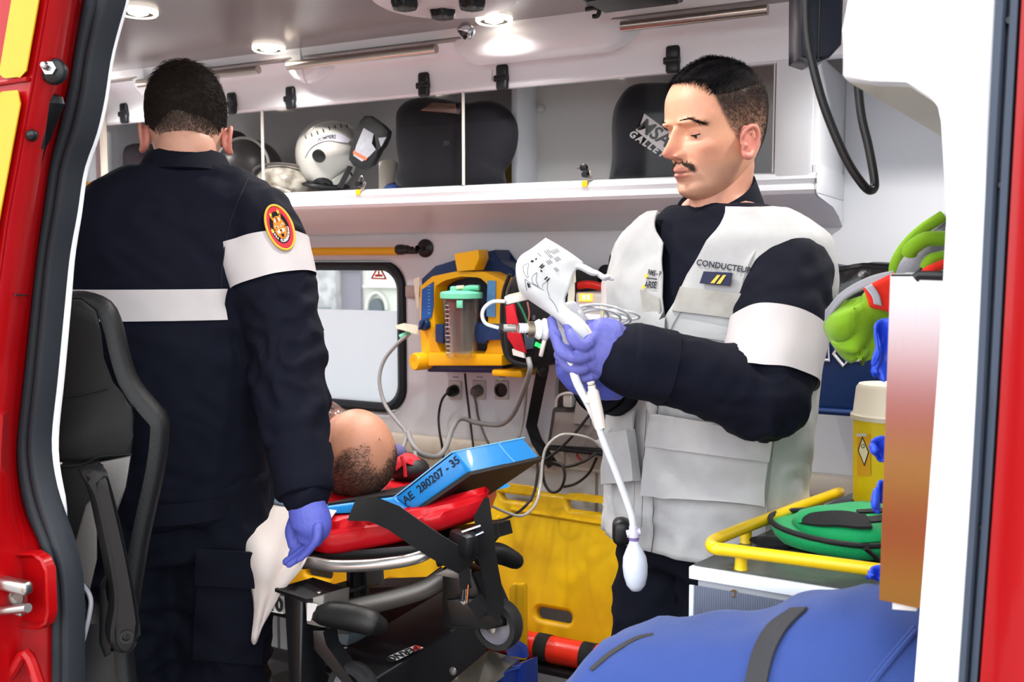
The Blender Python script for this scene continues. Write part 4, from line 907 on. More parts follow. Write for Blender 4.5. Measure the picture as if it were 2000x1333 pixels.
# throat: jacket front seen between the vest edges
# ---- chest marks
def vest_text(s, c, size, rt, up, bold=0., shear=0., mat=None, name='lettering', spacing=1.):
    v, f = text_mesh(s, size, .0002, shear, bold, spacing); c = np.asarray(c, float); rt, up = np.asarray(rt, float), np.asarray(up, float)
    px = c+v[:, :1]*rt+v[:, 1:2]*up; q = drape(vt, px[None], .0045)[0]-FW*0+v[:, 2:]*-FW*1.0; return obj(name, (q, f), mat, ves, None)
INK = M('navy_print', (20, 24, 40), .7)
vest_text('CONDUCTEUR', (1413, 521), 15, (1.04, .16), (.10, -1.1), .25, .12, INK)
vest_text('RMS - P', (1278, 534), 13, (.62, .10), (.12, -1.1), .3, .1, INK)
vest_text('ARSE', (1270, 557), 15, (.68, .04), (.10, -1.2), .3, .1, INK)
patch('printed_line', [(1264, 542.5), (1283, 545), (1283, 547), (1264, 544.5)], 4, 2, .0045, .0015, INK)
patch('rank_patch', [(1376, 531), (1431, 534), (1426, 559), (1368, 554)], 6, 4, .006, .003, M('navy_patch', (34, 38, 66), .8), 'navy rank patch with two gold bars')
GOLD = M('gold_thread', (214, 176, 66), .45, .3)
patch('rank_bar', [(1402, 538), (1408, 538), (1396, 554), (1388, 554)], 2, 4, .0085, .002, GOLD); patch('rank_bar', [(1413, 538), (1419, 538), (1408, 555), (1400, 555)], 2, 4, .0085, .002, GOLD)
for px, py in ((1262, 540), (1257, 561)):
    px_ = np.array([[(px+5*r*math.cos(a)*.7, py+5*r*math.sin(a)) for a in np.linspace(0, 2*math.pi, 11)[:-1] for r in [1]]]); st = np.array([(px+(5.5 if k % 2 == 0 else 2.6)*math.cos(k*math.pi/5)*.8, py+(5.5 if k % 2 == 0 else 2.6)*math.sin(k*math.pi/5)) for k in range(10)])
    q = drape(vt, st[None], .005)[0]; obj('printed_star', MB().prism(q, -FW*.0004), M('yellow_print', (240, 196, 30), .7), ves, None)
# ---- trousers, belt holder, boots
tm = MB()
for h, k, a, s in zip(hips, kn, an, (-1, 1)):
    limb(tm, [h+V3(0, 0, .06), h-V3(0, 0, .12)+DL*s*.005, k, k*.4+a*.6, a], [(.085, .095), (.092, .10), (.085, .09), (.083, .088), (.075, .085)], 26, 6, up=DF)
tm.add(*(lambda m: (m.verts(), m.f))(closed_rings(ringsurf([(hips[0]*.5+hips[1]*.5+V3(0, 0, -.05), .155, .105, .108), (hips[0]*.5+hips[1]*.5+V3(0, 0, .06), .158, .106, .104)], 40, 6, DF, DL))))
tv, tf = fuse(tm, .010, 4); tv = tv+normals(tv, tf)*(.007*(ridge(tv, 48, 51, warp=.8)-.4)+.002*waves(tv, 110, 52))[:, None]
obj('trousers', (tv, tf), NAVYT, drv, 180)
bt = MB(); boot(bt, an[0]*V3(1, 1, 0), DF); obj('boot', bt, M('black_leather', (18, 17, 17), .45), drv, 60); bt = MB(); boot(bt, an[1]*V3(1, 1, 0), DF); obj('boot', bt, MATS['black_leather'], drv, 60)
# ---- gloved hands
def finger(mb, pts, r, up=None): limb(mb, pts, np.array(r)*.72, 14, 5, up); return mb
d = 1.425
gl = MB()
w0 = lw+cu*.0; k1, k2 = pt(1160, 655, d-.005), pt(1165, 712, d+.01)
mb = gl; limb(mb, [lw-cu*.02, pt(1203, 690, d+.022), pt(1180, 678, d+.012), pt(1156, 672, d+.010), pt(1142, 668, d+.012)], [(.036, .03), (.040, .026), (.042, .024), (.038, .022), (.026, .016)], 22, 5, up=V3(0, 0, 1)*.0+FH)
finger(mb, [pt(1164, 656, d), pt(1140, 676, d-.020), pt(1121, 664, d-.022), pt(1111, 645, d-.014), pt(1106, 629, d-.004)], [.014, .0125, .0118, .0105, .0085])
finger(mb, [pt(1166, 688, d+.004), pt(1126, 699, d-.018), pt(1097, 685, d-.018), pt(1085, 655, d-.010), pt(1077, 626, d+.000)], [.014, .0125, .0118, .0105, .0085])
finger(mb, [pt(1168, 706, d+.014), pt(1132, 720, d+.0), pt(1104, 712, d+.008), pt(1090, 692, d+.020)], [.0135, .012, .0112, .009])
finger(mb, [pt(1174, 722, d+.026), pt(1146, 738, d+.016), pt(1122, 732, d+.024), pt(1118, 708, d+.034)], [.0125, .0108, .0098, .008])
finger(mb, [pt(1186, 650, d+.03), pt(1160, 636, d+.03), pt(1140, 640, d+.022), pt(1124, 652, d+.014)], [.018, .0145, .012, .0095])
gv, gf = fuse(gl, .0017, 1); gn = normals(gv, gf); gv = gv+gn*(.0009*waves(gv, 130, 61)*1.+.0005*waves(gv, 300, 62))[:, None]
obj('left_glove', (gv, gf), GLOVE, drv, 180, label='blue nitrile glove on the near hand, holding the cuff')
gl = MB(); d2 = 1.50
limb(gl, [pt(1196, 748, d2+.03), pt(1172, 738, d2+.02), pt(1140, 728, d2+.006), pt(1118, 716, d2)], [(.030, .026), (.034, .024), (.036, .022), (.03, .018)], 20, 5, up=FH)
for i, (a, b) in enumerate((((1112, 696), (1096, 700)), ((1104, 708), (1094, 716)), ((1110, 724), (1102, 726)), ((1126, 736), (1118, 734)))):
    finger(gl, [pt(1136+2*i, 712+8*i, d2+.004*i), pt(a[0]-2, a[1], d2-.01+.004*i), pt(b[0]-2, b[1]-10, d2-.012+.004*i), pt(b[0]+10, b[1]-22, d2-.002+.004*i)], [.0135, .0122, .011, .0092])
finger(gl, [pt(1160, 716, d2-.01), pt(1134, 700, d2-.018), pt(1112, 690, d2-.018), pt(1100, 682, d2-.014)], [.017, .014, .012, .0095])
gv, gf = fuse(gl, .0018, 1); gv = gv+normals(gv, gf)*(.0009*waves(gv, 120, 63))[:, None]
obj('right_glove', (gv, gf), M('blue_nitrile_glove_deep', (80, 88, 176), .5, var=.05, bump=.25, bs=160), drv, 180, label='blue nitrile glove on the far hand')
mb = MB(); ho = pt(1214, 1038, 1.62); mb.box(ho, (.03, .045, .042), rotz(.4), .012, 3); obj('belt_pouch', mb, blackp, drv)
# ================================================================== the man seen from behind, and the patient
MF, ML = -unit(V3(*( -FH)))*1.0, None
mfa = math.radians(4); MF = math.cos(mfa)*unit(ctr(365, 1.5, 2.0)[:2].tolist()+[0])-0*RT; MF = unit(MF); ML = np.cross((0, 0, 1), MF)   # he faces away from the door
MD = 2.0/1.0
def mc(px, z, D=1.905): return ctr(px, z, D)
M0 = mc(350, 0)
med = thing('person', 'man seen from behind with short brown hair in a navy jacket with silver bands', 'person', M0)
# head
mh = pose_of(pt(364, 250, 1.90), MF+V3(0, 0, -.34)-ML*.04, V3(0, 0, 1)); mh = (mh[0], mh[1]*.94)
P, th, hz = head_shape(1.0, 1.0); X, Y, Z = P[..., 0], P[..., 1], P[..., 2]; ay = np.abs(Y); ctg = np.cos(th)[None]*np.ones_like(Z); lat = np.degrees(np.arctan2(ay, X))
mhl = np.interp(lat, [0, 30, 50, 62, 80, 96, 112, 130, 150, 180], [.07, .07, .055, .03, .0, .005, -.012, -.04, -.058, -.062])
def fadeM(X, Y, Z, ct): return np.clip((Z-mhl)/.03, 0, 1)*.62, (70, 56, 48)
hc = head_parts(mh, (220, 170, 146), P, th, hz, stub=.2, fade=fadeM); W_ = place(P, mh); hm = head_grid_mesh(W_); col = [hc.reshape(-1, 3)]
for s in (1, -1):
    ev, ef = ear_mesh(s); ev = ev+V3(0, s*.004, -.0); hm.add(place(ev, mh), ef); cc = np.ones((len(ev), 3))*np.array(lin((216, 140, 124))); col.append(cc)
mk = [(mc(332, .93), .185, .125, .125), (mc(334, 1.02), .185, .125, .125), (mc(338, 1.12), .188, .125, .125), (mc(344, 1.25), .198, .125, .130), (mc(350, 1.38), .208, .120, .130), (mc(354, 1.47), .212, .105, .118), (mc(358, 1.53), .192, .085, .100), (mc(361, 1.57), .145, .070, .085), (mc(363, 1.597), .098, .062, .072), (mc(364, 1.62), .068, .058, .062)]
rs, re, rw_ = pt(500, 428, 1.88), pt(556, 700, 1.84), pt(596, 958, 1.76)
ls, le, lw = pt(205, 432, 1.92), pt(142, 640, 1.90), pt(150, 800, 2.05)
core = closed_rings(ringsurf([(c, a-.025, f-.03, b-.03) for c, a, f, b in mk], 40, 26, MF, ML))
hips = (mc(332, .95)-ML*.09, mc(332, .95)+ML*.09); kn = [h+V3(0, 0, -.47)+MF*.02 for h in hips]; an = [k+V3(0, 0, -.42)-MF*.02 for k in kn]
for h, k, a in zip(hips, kn, an): limb(core, [h, k, a], [.08, .052, .036])
limb(core, [rs, re, rw_], [.048, .04, .028]); limb(core, [ls, le, lw], [.048, .04, .03])
limb(core, [mc(363, 1.54), mc(364, 1.60), mh[0]+mh[1]@V3(-.02, 0, -.06), mh[0]+mh[1]@V3(-.012, 0, -.01)], [.066, .058, .056, .05], up=MF)
cv, cf = fuse(core, .010, 3); hm.add(cv, cf); col.append(np.ones((len(cv), 3))*np.array(lin((214, 160, 136))))
obj('body', hm, SKIN, med, 180, attr=np.concatenate(col))
# hair
mask = (Z > mhl).astype(float); top = np.clip((Z+.014-.004*np.sin(Y*90)+.02*(ay/.07)**2)/.045, 0, 1)
ho = obj('hair', cap_mesh(W_, mask*(top > .1), .001+.006*top*np.clip(1.2-ay/.07,.2,1)), HAIR_B, med, 180, label='short brown hair, tapered at the neck')
hv = MB(); p, n_, i, j = scatter(W_, mask*np.clip(top+.5*((top > 0) & (top < .45)), .02, 1), 8000, 31); tt = top[i, j]
cmb = place(np.stack([.5+0*tt, .35+.0*tt, .25-1.2*(1-tt)], 1), (np.zeros(3), mh[1])); hv.add(*strands(p+n_*(.004*tt)[:, None], n_, cmb, .006+.017*tt*np.clip(1.25-ay[i, j]/.07, .25, 1), .20+.35*np.clip((Z[i, j]-.07)/.03, 0, 1), .0006, .35, 32, 4, .55))
obj('hair_strands', hv, M('brown_hair_strands', (40, 31, 27), .6, var=.35, vs=150, spec=.15), ho, 180, kind='stuff')
hv = MB(); p, n_, i, j = scatter(W_, mask*(1-top)*np.clip((Z-mhl)/.045, .04, 1), 5200, 33)
hv.add(*strands(p, n_, place(np.tile(V3(0, 0, -1), (len(p), 1)), (np.zeros(3), mh[1])), .005, .4, .0004, .1, 34, 2, .3)); obj('tapered_nape', hv, M('brown_nape_hair', (66, 52, 44), .6, var=.3, vs=100), ho, 180, kind='stuff')
# jacket
jk = closed_rings(ringsurf([(c, a+.006, f+.004, b+.004) for c, a, f, b in mk[:-1]], 64, 40, MF, ML))
RS = [rs+ML*.07-V3(0, 0, .015), rs-V3(0, 0, .006), rs*.64+re*.36-ML*.006, re*.85+rs*.15-ML*.008, re*.7+rw_*.3, re*.3+rw_*.7, rw_]; RR = [.056, .074, .077, .071, .066, .056, .047]
limb(jk, RS, RR, 28, 6, up=MF)
LS_ = [ls-ML*.06-V3(0, 0, .015), ls-V3(0, 0, .006), ls*.6+le*.4, le, lw]; limb(jk, LS_, [.056, .072, .07, .066, .055], 26, 6, up=MF)
jv, jf = fuse(jk, .008, 5); N_ = normals(jv, jf)
ax = catmull(RS, 8); dd = np.linalg.norm(jv[:, None]-ax[None], axis=2); kk = dd.argmin(1)/(len(ax)-1); near = dd.min(1) < .1
low = np.clip((1.12-jv[:, 2])/.12, 0, 1); spine = np.exp(-(((jv-mc(345, 1.2))@ML)/.05)**2)
fold = ridge(jv, 50, 74, warp=.9)*.5+waves(jv, 95, 79)*.25; drag = waves(jv*V3(1, 1, .3), 80, 80, warp=.5)
jv = jv+N_*((.0045*fold+.004*low*drag*(~near)+near*(.009*np.exp(-((kk-.6)/.25)**2)*(ridge(jv, 75, 82, warp=.6)-.5)+.002*waves(jv, 100, 84)))[:, None])
jac = obj('jacket', (jv, jf), NAVY, med, 180, label='navy work jacket with silver bands'); jt = bvh(jv, jf)
hem = np.array([[mc(332, z)+ML*.0 for z in (.945, .962, .985)]])[0]
obj('hem_band', MB().grid(shrinkband(jt, hem, np.full(3, .19), .004, 90, MF), closed_u=True), NAVY, jac, 180)
zs = onZ(300, 565, 1.0); 
zb0, zb1 = [CAM[2]-(1.86*math.sin(PIT))+1.86*math.cos(PIT)*(666.5-y)/F for y in (622, 563)]
Q = np.array([mc(346, z) for z in np.linspace(zb0, zb1, 5)])
rows = []
for p in Q:
    row = []
    for a in np.linspace(-1.5, 1.62, 60):          # across the back only, between the sleeves
        d = -MF*math.cos(a)+ML*math.sin(a)*1.; h, _ = cast(jt, p+d*.35, -d); h = p+d*.2 if h is None else h; row.append(h-MF*.0+unit(d)*.0032)
    rows.append(row)
rows = np.array(rows); keep = [k for k in range(60) if -.105 < ((rows[:, k]-Q)@ML).min() and ((rows[:, k]-Q)@ML).max() < .19]; obj('back_band', MB().grid(rows[:, keep]), BAND, jac, 180, label='silver band across the back')
P_, rr = cuffband(RS, .265, .375, RR); obj('sleeve_band', MB().grid(shrinkband(jt, P_, rr*1.08, .006, 64, MF), closed_u=True), BAND, jac, 180, label='silver band on the right sleeve')
P_, rr = cuffband(LS_, .42, .60, [.056, .072, .07, .066, .055]); obj('sleeve_band', MB().grid(shrinkband(jt, P_, rr*1.08, .006, 48, MF), closed_u=True), BAND, jac, 180)
cu = unit(rw_-re); Q = np.array([rw_-cu*.075, rw_-cu*.05, rw_-cu*.02, rw_+cu*.008]); rows = shrinkband(jt, Q, np.array([.056, .054, .05, .048]), .003, 48, MF); R4 = np.array(rows[2]); cc = R4.mean(0); rows[3] = R4+cu*.024; rows += [R4+cu*.030-(R4-cc)*.10, R4+cu*.018-(R4-cc)*.2]
obj('cuff', MB().grid(rows, closed_u=True), NAVY, jac, 180)
mb = MB(); rows = []
for k in range(5):
    t = k/4; c = mc(363, 1.575)*(1-t)+mc(364, 1.614, 1.915)*t; u = np.linspace(.5, 2*math.pi-.5, 44); r = .086*(1-t)+.066*t; rows.append(c+np.cos(u)[:, None]*MF*r+np.sin(u)[:, None]*ML*r*1.04+V3(0, 0, 1)*(-.012*np.cos(u)[:, None]))
mb.sheet(rows[::-1], .005); obj('collar', mb, NAVY, jac, 60)
# shoulder seam and sleeve patch
Q = drape(jt, catmull([(486, 345), (462, 400), (446, 450), (434, 520), (432, 566)], 8)[None], .001)[0]; obj('shoulder_seam', MB().tube(Q, .0013, 5), M('navy_seam', (14, 16, 26), .9), jac)
pc, pr = np.array([546.5, 444.5]), (25.5, 47.); rot = math.radians(-22)
def patch_px(x, y):
    """unit disc to picture points of the slanted round patch"""
    a, b = x*pr[0], y*pr[1]; return np.stack([pc[0]+a*math.cos(rot)-b*math.sin(rot), pc[1]+a*math.sin(rot)+b*math.cos(rot)], -1)
def plane_fit(px, off):
    Q = drape(jt, np.asarray(px)[None], off)[0]; return Q
G = [[patch_px(r*math.cos(a), r*math.sin(a)) for a in np.linspace(0, 2*math.pi, 49)[:-1]] for r in (.02, .3, .55, .78)]
base = drape(jt, np.array(G), .004); ctrp = base[1].mean(0); A_ = np.c_[base.reshape(-1, 3)-ctrp]; nrm = np.linalg.svd(A_)[2][2]; nrm = nrm*np.sign(nrm@(CAM-ctrp))
def onp(x, y, o):
    px = patch_px(np.asarray(x, float), np.asarray(y, float)); out = []
    for q in px.reshape(-1, 2): r = ray(*q); out.append(CAM+r*(((ctrp+nrm*(.004+o)-CAM)@nrm)/(r@nrm)))
    return np.array(out)
T_ = np.linspace(0, 2*math.pi, 48, endpoint=False)
def disc(r0, r1, o, th_=.0012):
    mb = MB(); C, S_ = np.cos(T_), np.sin(T_); mb.grid([onp(r1*C, r1*S_, o-.006), onp(r1*C, r1*S_, o), onp(r0*C, r0*S_, o)], closed_u=True); return mb
bd = obj('round_badge', disc(.01, .97, .001), M('black_badge_cloth', (18, 16, 18), .9), jac, 60, label='round embroidered badge with a tiger head')
obj('badge_rim', MB().tube(onp(np.cos(T_)*.97, np.sin(T_)*.97, .0015), .0022, 8, closed=True), M('gold_embroidery', (232, 178, 58), .7, bump=.3, bs=900), bd)
obj('badge_ring', disc(.70, .90, .0016), M('red_embroidery', (206, 44, 60), .8, bump=.3, bs=900), bd)
def lett(s, a0, a1, rad, size, mat, nm):
    mb = MB(); n = len(s)
    for k, ch in enumerate(s):
        if ch == ' ': continue
        a = math.radians(a0+(a1-a0)*k/(n-1)); v, f = text_mesh(ch, size, .0, 0, .01); ca, sa = math.cos(a), math.sin(a)
        # baseline towards the rim, reading anticlockwise along the bottom
        x = rad*ca+v[:, 0]*(sa)+v[:, 1]*(-ca); y = rad*sa+v[:, 0]*(-ca)+v[:, 1]*(-sa); mb.add(onp(x, y, .0030), f)
    return obj(nm, mb, mat, bd, None)
lett('2024 CLEMENCEAU', 172, 14, .585, .155, M('white_thread', (232, 230, 226), .8), 'badge_lettering')
def starp(x, y, r): t = np.arange(10)*math.pi/5-math.pi/2; q = np.where(np.arange(10) % 2 == 0, r, r*.42); return onp(x+q*np.cos(t), y+q*np.sin(t), .0028)
YT = M('yellow_thread', (244, 206, 60), .8)
for x, y in ((-.62, .02), (-.3, -.62), (.3, -.64)): obj('badge_star', MB().prism(starp(x, y, .13), nrm*.0004), YT, bd, None)
# tiger head in orange, white and dark stitching
def blob(pts, o, mat, nm): obj(nm, MB().prism(onp(*np.array(pts).T, o), nrm*.0005), mat, bd, None)
OR, WT, DK = M('orange_thread', (222, 128, 40), .8, var=.35, vs=900), M('white_thread', (232, 230, 226)), M('dark_thread', (30, 22, 22), .9)
hd = [(-.30, -.34), (-.42, -.56), (-.20, -.46), (0, -.50), (.20, -.46), (.42, -.54), (.32, -.32), (.46, -.1), (.48, .1), (.36, .3), (.2, .46), (0, .5), (-.2, .46), (-.38, .28), (-.46, .08), (-.44, -.1)]
blob(hd, .0026, OR, 'tiger_head')
for p_ in ([(-.32, -.14), (-.08, -.06), (-.10, -.0), (-.3, -.06)], [(.32, -.14), (.08, -.06), (.10, .0), (.3, -.06)], [(-.3, .12), (-.06, .06), (-.1, .24), (-.26, .22)], [(.3, .12), (.06, .06), (.1, .24), (.26, .22)], [(-.2, -.42), (-.1, -.40), (-.16, -.22), (-.22, -.28)], [(.2, -.42), (.1, -.40), (.16, -.22), (.22, -.28)]): blob(p_, .0034, WT, 'stitched_patch')
for p_ in ([(-.26, -.10), (-.14, -.06), (-.16, -.03), (-.26, -.06)], [(.26, -.10), (.14, -.06), (.16, -.03), (.26, -.06)], [(-.12, .28), (.12, .28), (.07, .42), (-.07, .42)], [(-.02, -.46), (.02, -.46), (.02, -.24), (-.02, -.24)], [(-.44, .0), (-.3, .02), (-.44, .05)], [(.46, .0), (.3, .02), (.46, .05)], [(-.1, .1), (.1, .1), (0, .18)]): blob(p_, .0040, DK, 'stitched_stripe')
# trousers with cargo pocket
tm = MB()
for h, k, a in zip(hips, kn, an): limb(tm, [h+V3(0, 0, .05), h-V3(0, 0, .14), k, k*.4+a*.6, a], [(.108, .118), (.106, .118), (.088, .095), (.084, .09), (.075, .08)], 26, 6, up=MF)
tm.add(*(lambda m: (m.verts(), m.f))(closed_rings(ringsurf([(mc(332, .86), .17, .10, .12), (mc(332, .99), .178, .11, .118)], 40, 6, MF, ML))))
tv, tf = fuse(tm, .010, 4); tv = tv+normals(tv, tf)*(.007*(ridge(tv, 46, 91, warp=.8)-.4)+.002*waves(tv, 105, 92))[:, None]
tr = obj('trousers', (tv, tf), NAVYT, med, 180); tt_ = bvh(tv, tf)
for nm, c4, nu, nv, off, t_ in (('cargo_pocket', [(388, 1110), (516, 1120), (508, 1300), (378, 1285)], 12, 12, .008, .006), ('pocket_flap', [(384, 1072), (520, 1080), (518, 1150), (382, 1142)], 12, 6, .022, .006)):
    mb = MB(); mb.sheet(drape(tt_, quadgrid(c4, nu, nv), off), t_); obj(nm, mb, NAVYT, tr, 50)
for k_ in (0, 1):
    bt = MB(); boot(bt, an[k_]*V3(1, 1, 0), MF); obj('boot', bt, MATS['black_leather'], med, 60)
# hanging right hand in a blue glove
d = 1.74; gl = MB()
limb(gl, [rw_-cu*.01, pt(601, 992, d+.005), pt(607, 1018, d), pt(609, 1034, d-.002), pt(606, 1048, d)], [(.027, .029), (.026, .033), (.024, .036), (.021, .034), (.015, .026)], 22, 5, up=RT)
finger(gl, [pt(592, 1034, d+.012), pt(588, 1060, d+.018), pt(576, 1076, d+.022), pt(571, 1086, d+.024)], [.0125, .0112, .0102, .0085])
finger(gl, [pt(604, 1036, d+.0), pt(600, 1066, d+.004), pt(578, 1086, d+.008), pt(560, 1098, d+.010)], [.0130, .0118, .0106, .0085])
finger(gl, [pt(614, 1034, d-.012), pt(612, 1062, d-.010), pt(590, 1086, d-.006), pt(565, 1104, d-.004)], [.0128, .0115, .0104, .0085])
finger(gl, [pt(621, 1030, d-.022), pt(618, 1056, d-.024), pt(602, 1078, d-.020), pt(584, 1094, d-.018)], [.0115, .0104, .0094, .0078])
finger(gl, [pt(594, 994, d+.012), pt(578, 1014, d+.018), pt(570, 1038, d+.020), pt(572, 1064, d+.020)], [.020, .0175, .0165, .0125])
gv, gf = fuse(gl, .0018, 1); gv = gv+normals(gv, gf)*(.0009*waves(gv, 110, 96))[:, None]
obj('right_glove', (gv, gf), MATS['blue_nitrile_glove_deep'], med, 180, label='blue nitrile glove on the hanging hand')
# ================================================================== patient on the stretcher
PX_ = V3(1, 0, 0)
ph = pose_of(pt(684, 892, 2.16), V3(-.42, .18, .89), V3(.9, -.30, .42)); ph = (ph[0], ph[1]*1.0)
pat = thing('person', 'bald patient lying on the stretcher, seen from the crown of the head', 'person', pt(684, 960, 2.2))
P, th, hz = head_shape(1.0, 1.0); X, Y, Z = P[..., 0], P[..., 1], P[..., 2]; ay = np.abs(Y); ctg = np.cos(th)[None]*np.ones_like(Z)
hc = head_parts(ph, (206, 146, 118), P, th, hz, stub=.3, blush=1.)
spot = waves(P.reshape(-1, 3), 70, 5).reshape(Z.shape); m_ = np.clip(spot-.6, 0, 1)[..., None]*.3; hc = hc*(1-m_)+np.array(lin((176, 88, 66)))*m_
back = np.clip((-.010-X+.008*spot)/.022, 0, 1)*np.clip((.106-Z+.008*spot)/.02, 0, 1); m_ = (back*.66)[..., None]; hc = hc*(1-m_)+np.array(lin((70, 48, 40)))*m_
W_ = place(P, ph); hm = head_grid_mesh(W_); col = [hc.reshape(-1, 3)]
for s in (1, -1):
    ev, ef = ear_mesh(s); hm.add(place(ev, ph), ef); col.append(np.ones((len(ev), 3))*np.array(lin((212, 130, 112))))
pb = MB(); neck0 = ph[0]+ph[1]@V3(-.02, 0, -.03); sh = ph[0]+V3(-.30, .05, -.05)
limb(pb, [neck0, ph[0]+ph[1]@V3(-.03, 0, -.10), sh], [.05, .055, .06]); pb.add(*tube([sh+V3(.06, 0, 0), sh, sh+V3(-.25, 0, .01), sh+V3(-.5, 0, -.0), sh+V3(-.62, 0, -.02)], [(.12, .06), (.19, .095), (.18, .10), (.16, .09), (.15, .08)], 24, True, False, 4, (0, 0, 1), True))
for s in (1, -1):
    limb(pb, [sh+V3(-.02, s*.17, 0), sh+V3(-.30, s*.21, -.03), sh+V3(-.52, s*.15, .03)], [.05, .04, .03]); limb(pb, [sh+V3(-.6, s*.09, -.02), sh+V3(-1.0, s*.09, .0), sh+V3(-1.38, s*.09, -.01)], [.08, .055, .04])
cv, cf = fuse(pb, .010, 3); hm.add(cv, cf); col.append(np.ones((len(cv), 3))*np.array(lin((208, 150, 126)))); obj('body', hm, SKIN, pat, 180, attr=np.concatenate(col))
hv = MB(); p, n_, i, j = scatter(W_, np.clip(back, 0, 1), 7500, 71); hv.add(*strands(p, n_, place(np.tile(V3(.3, .2, -1), (len(p), 1)), (np.zeros(3), ph[1])), .0065, .30, .00055, .2, 72, 3, .4))
obj('hair', hv, M('grey_brown_hair', (64, 50, 44), .6, var=.4, vs=100), pat, 180, kind='stuff', label='thin short hair at the back of the bald head')
# ================================================================== things in the overhead locker
SZ = 1.6225     # shelf top
def dome(mb, c, R, rx, ry, rz, z0=-.25, n=32, m=14, bump_=None):
    v, f = ball(n, m); k = v[:, 2] < z0; v = v.copy(); v[k, 2] = z0+(v[k, 2]-z0)*.15; v = v*V3(rx, ry, rz); return mb.add(c+v @ np.asarray(R).T, f)
HEL = M('white_helmet_shell', (206, 204, 196), .32, var=.04, vs=20, spec=.5)
HELD = M('scuffed_helmet_shell', (190, 184, 172), .4, rgb2=(120, 112, 100), vs=26)
c = onY(640, 302, 2.56)
h = thing('helmet', 'large white firefighter helmet lettered POMPIERS, with a black side disc', 'helmet', V3(c[0], c[1], SZ), 'helmets in the overhead locker')
fx = unit(V3(.80, -.30, -.12)); Rh = np.stack([fx, unit(np.cross((0, 0, 1), fx)), unit(np.cross(fx, unit(np.cross((0, 0, 1), fx))))], 1)
mb = MB(); v, f = ball(48, 28); v = v*V3(.118, .096, .112); fr = np.clip((v[:, 0]-.03)/.08, 0, 1)*np.clip((-v[:, 2]+.01)/.05, 0, 1); v[:, 0] -= fr*.045; v[:, 2] = np.maximum(v[:, 2], -.098+.02*np.clip(v[:, 0]/.1, -1, 1)); obj('shell', mb.add(c+v@Rh.T, f), HEL, h, 60)
ht = bvh(c+v@Rh.T, f)
mb = MB(); Q = drape(ht, catmull([(600, 262), (616, 247), (640, 238), (668, 240), (690, 250)], 6)[None], .002)[0]; mb.tube(Q, .004, 8); obj('crest', mb, HEL, h, 180)
mb = MB(); mb.sheet(drape(ht, np.array([catmull([(594, 300), (602, 283), (618, 270), (640, 262), (664, 262), (684, 274)], 4), catmull([(596, 308), (606, 291), (622, 280), (642, 275), (662, 278), (680, 280)], 4)]), .003), .002); sb_ = obj('reflective_strip', mb, M('pale_reflector', (214, 212, 224), .4), h, 60)
v, f = text_mesh('POMPIERS', 11, .0002, .15, .25); t_ = v[:, 0]/26; px = np.stack([638+v[:, 0]*.72, 270-v[:, 0]*.16-v[:, 1]*.95-1+(t_*t_)*3], 1); q = drape(ht, px[None], .0052)[0]; obj('lettering', (q, f), M('black_print', (22, 20, 22), .7), sb_, None)
v, f = text_mesh('INS', 10, .0002, .15, .25); px = np.stack([605+v[:, 0]*.5+.2*v[:, 1], 286-v[:, 0]*.75-v[:, 1]*.75], 1); obj('lettering', (drape(ht, px[None], .0052)[0], f), MATS['black_print'], sb_, None)
q, nn = cast(ht, CAM, ray(623, 305)); obj('side_disc', MB().lathe([(.021, -.004), (.021, .003), (.018, .005), (.008, .005), (0, .006)], q, nn, 28), blackp, h)
mb = MB()
for k in range(8):
    px = np.array([596+k*11.5, 268-k*4.2+max(0, k-4)**2*.9]); a = drape(ht, np.array([[px+(0, -3), px+(2.2, 3)]]), .0015)[0]; mb.tube(a, .0022, 6)
obj('vent_slots', mb, M('slot_dark', (70, 66, 62), .7), h, kind='stuff')
mb = MB(); mb.tube(drape(ht, catmull([(612, 362), (622, 352), (636, 352), (650, 360), (668, 352), (684, 340)], 4)[None], -.004)[0], .010, 8); obj('rim_lining', mb, blackp, h)
mb = MB(); mb.sheet(drape(ht, quadgrid([(648, 352), (678, 330), (684, 345), (652, 364)], 6, 4), .006), .006); bk = obj('chin_clip', mb, HEL, h); mb = MB(); mb.sheet(drape(ht, quadgrid([(650, 354), (661, 349), (663, 354), (652, 360)], 3, 3), .0085), .002); obj('clip_slot', mb, M('slot_dark', (70, 66, 62)), bk)
mb = MB(); vv, ff = ball(30, 14); vv = vv*V3(.055, .085, .014)+V3(.0, 0, -.098); obj('padding', mb.add(c+vv@Rh.T, ff), blackp, h)
# visor pouch hanging at the front of the big helmet
c = onY(718, 285, 2.47); v_ = thing('visor_pouch', 'black visor pouch with a clear window leaning on the white helmet', 'pouch', V3(c[0], c[1], SZ+.01))
out = [(711, 226), (722, 226), (748, 245), (758, 256), (755, 270), (744, 282), (738, 300), (726, 322), (708, 332), (690, 325), (680, 312), (682, 292), (692, 262), (702, 236)]
obj('pouch', MB().prism([onY(x, y, 2.465) for x, y in out], V3(0, .025, 0), .006), M('black_pouch', (20, 21, 24), .6, bump=.2), v_)
wn = [(710, 250), (730, 262), (726, 280), (734, 292), (722, 305), (707, 316), (690, 304), (696, 284)]
w_ = obj('window', MB().prism([onY(x, y, 2.463) for x, y in wn], V3(0, .004, 0)), M('foggy_film', (176, 178, 186), .15, var=.3, vs=60, spec=.8), v_, None)
obj('print_stripe', MB().prism([onY(x, y, 2.4615) for x, y in [(691, 294), (718, 309), (714, 314), (689, 300)]], V3(0, .001, 0)), M('orange_print', (214, 110, 74), .6), w_, None)
obj('window', MB().prism([onY(x, y, 2.463) for x, y in [(739, 270), (754, 268), (744, 287)]], V3(0, .004, 0)), MATS['foggy_film'], v_, None)
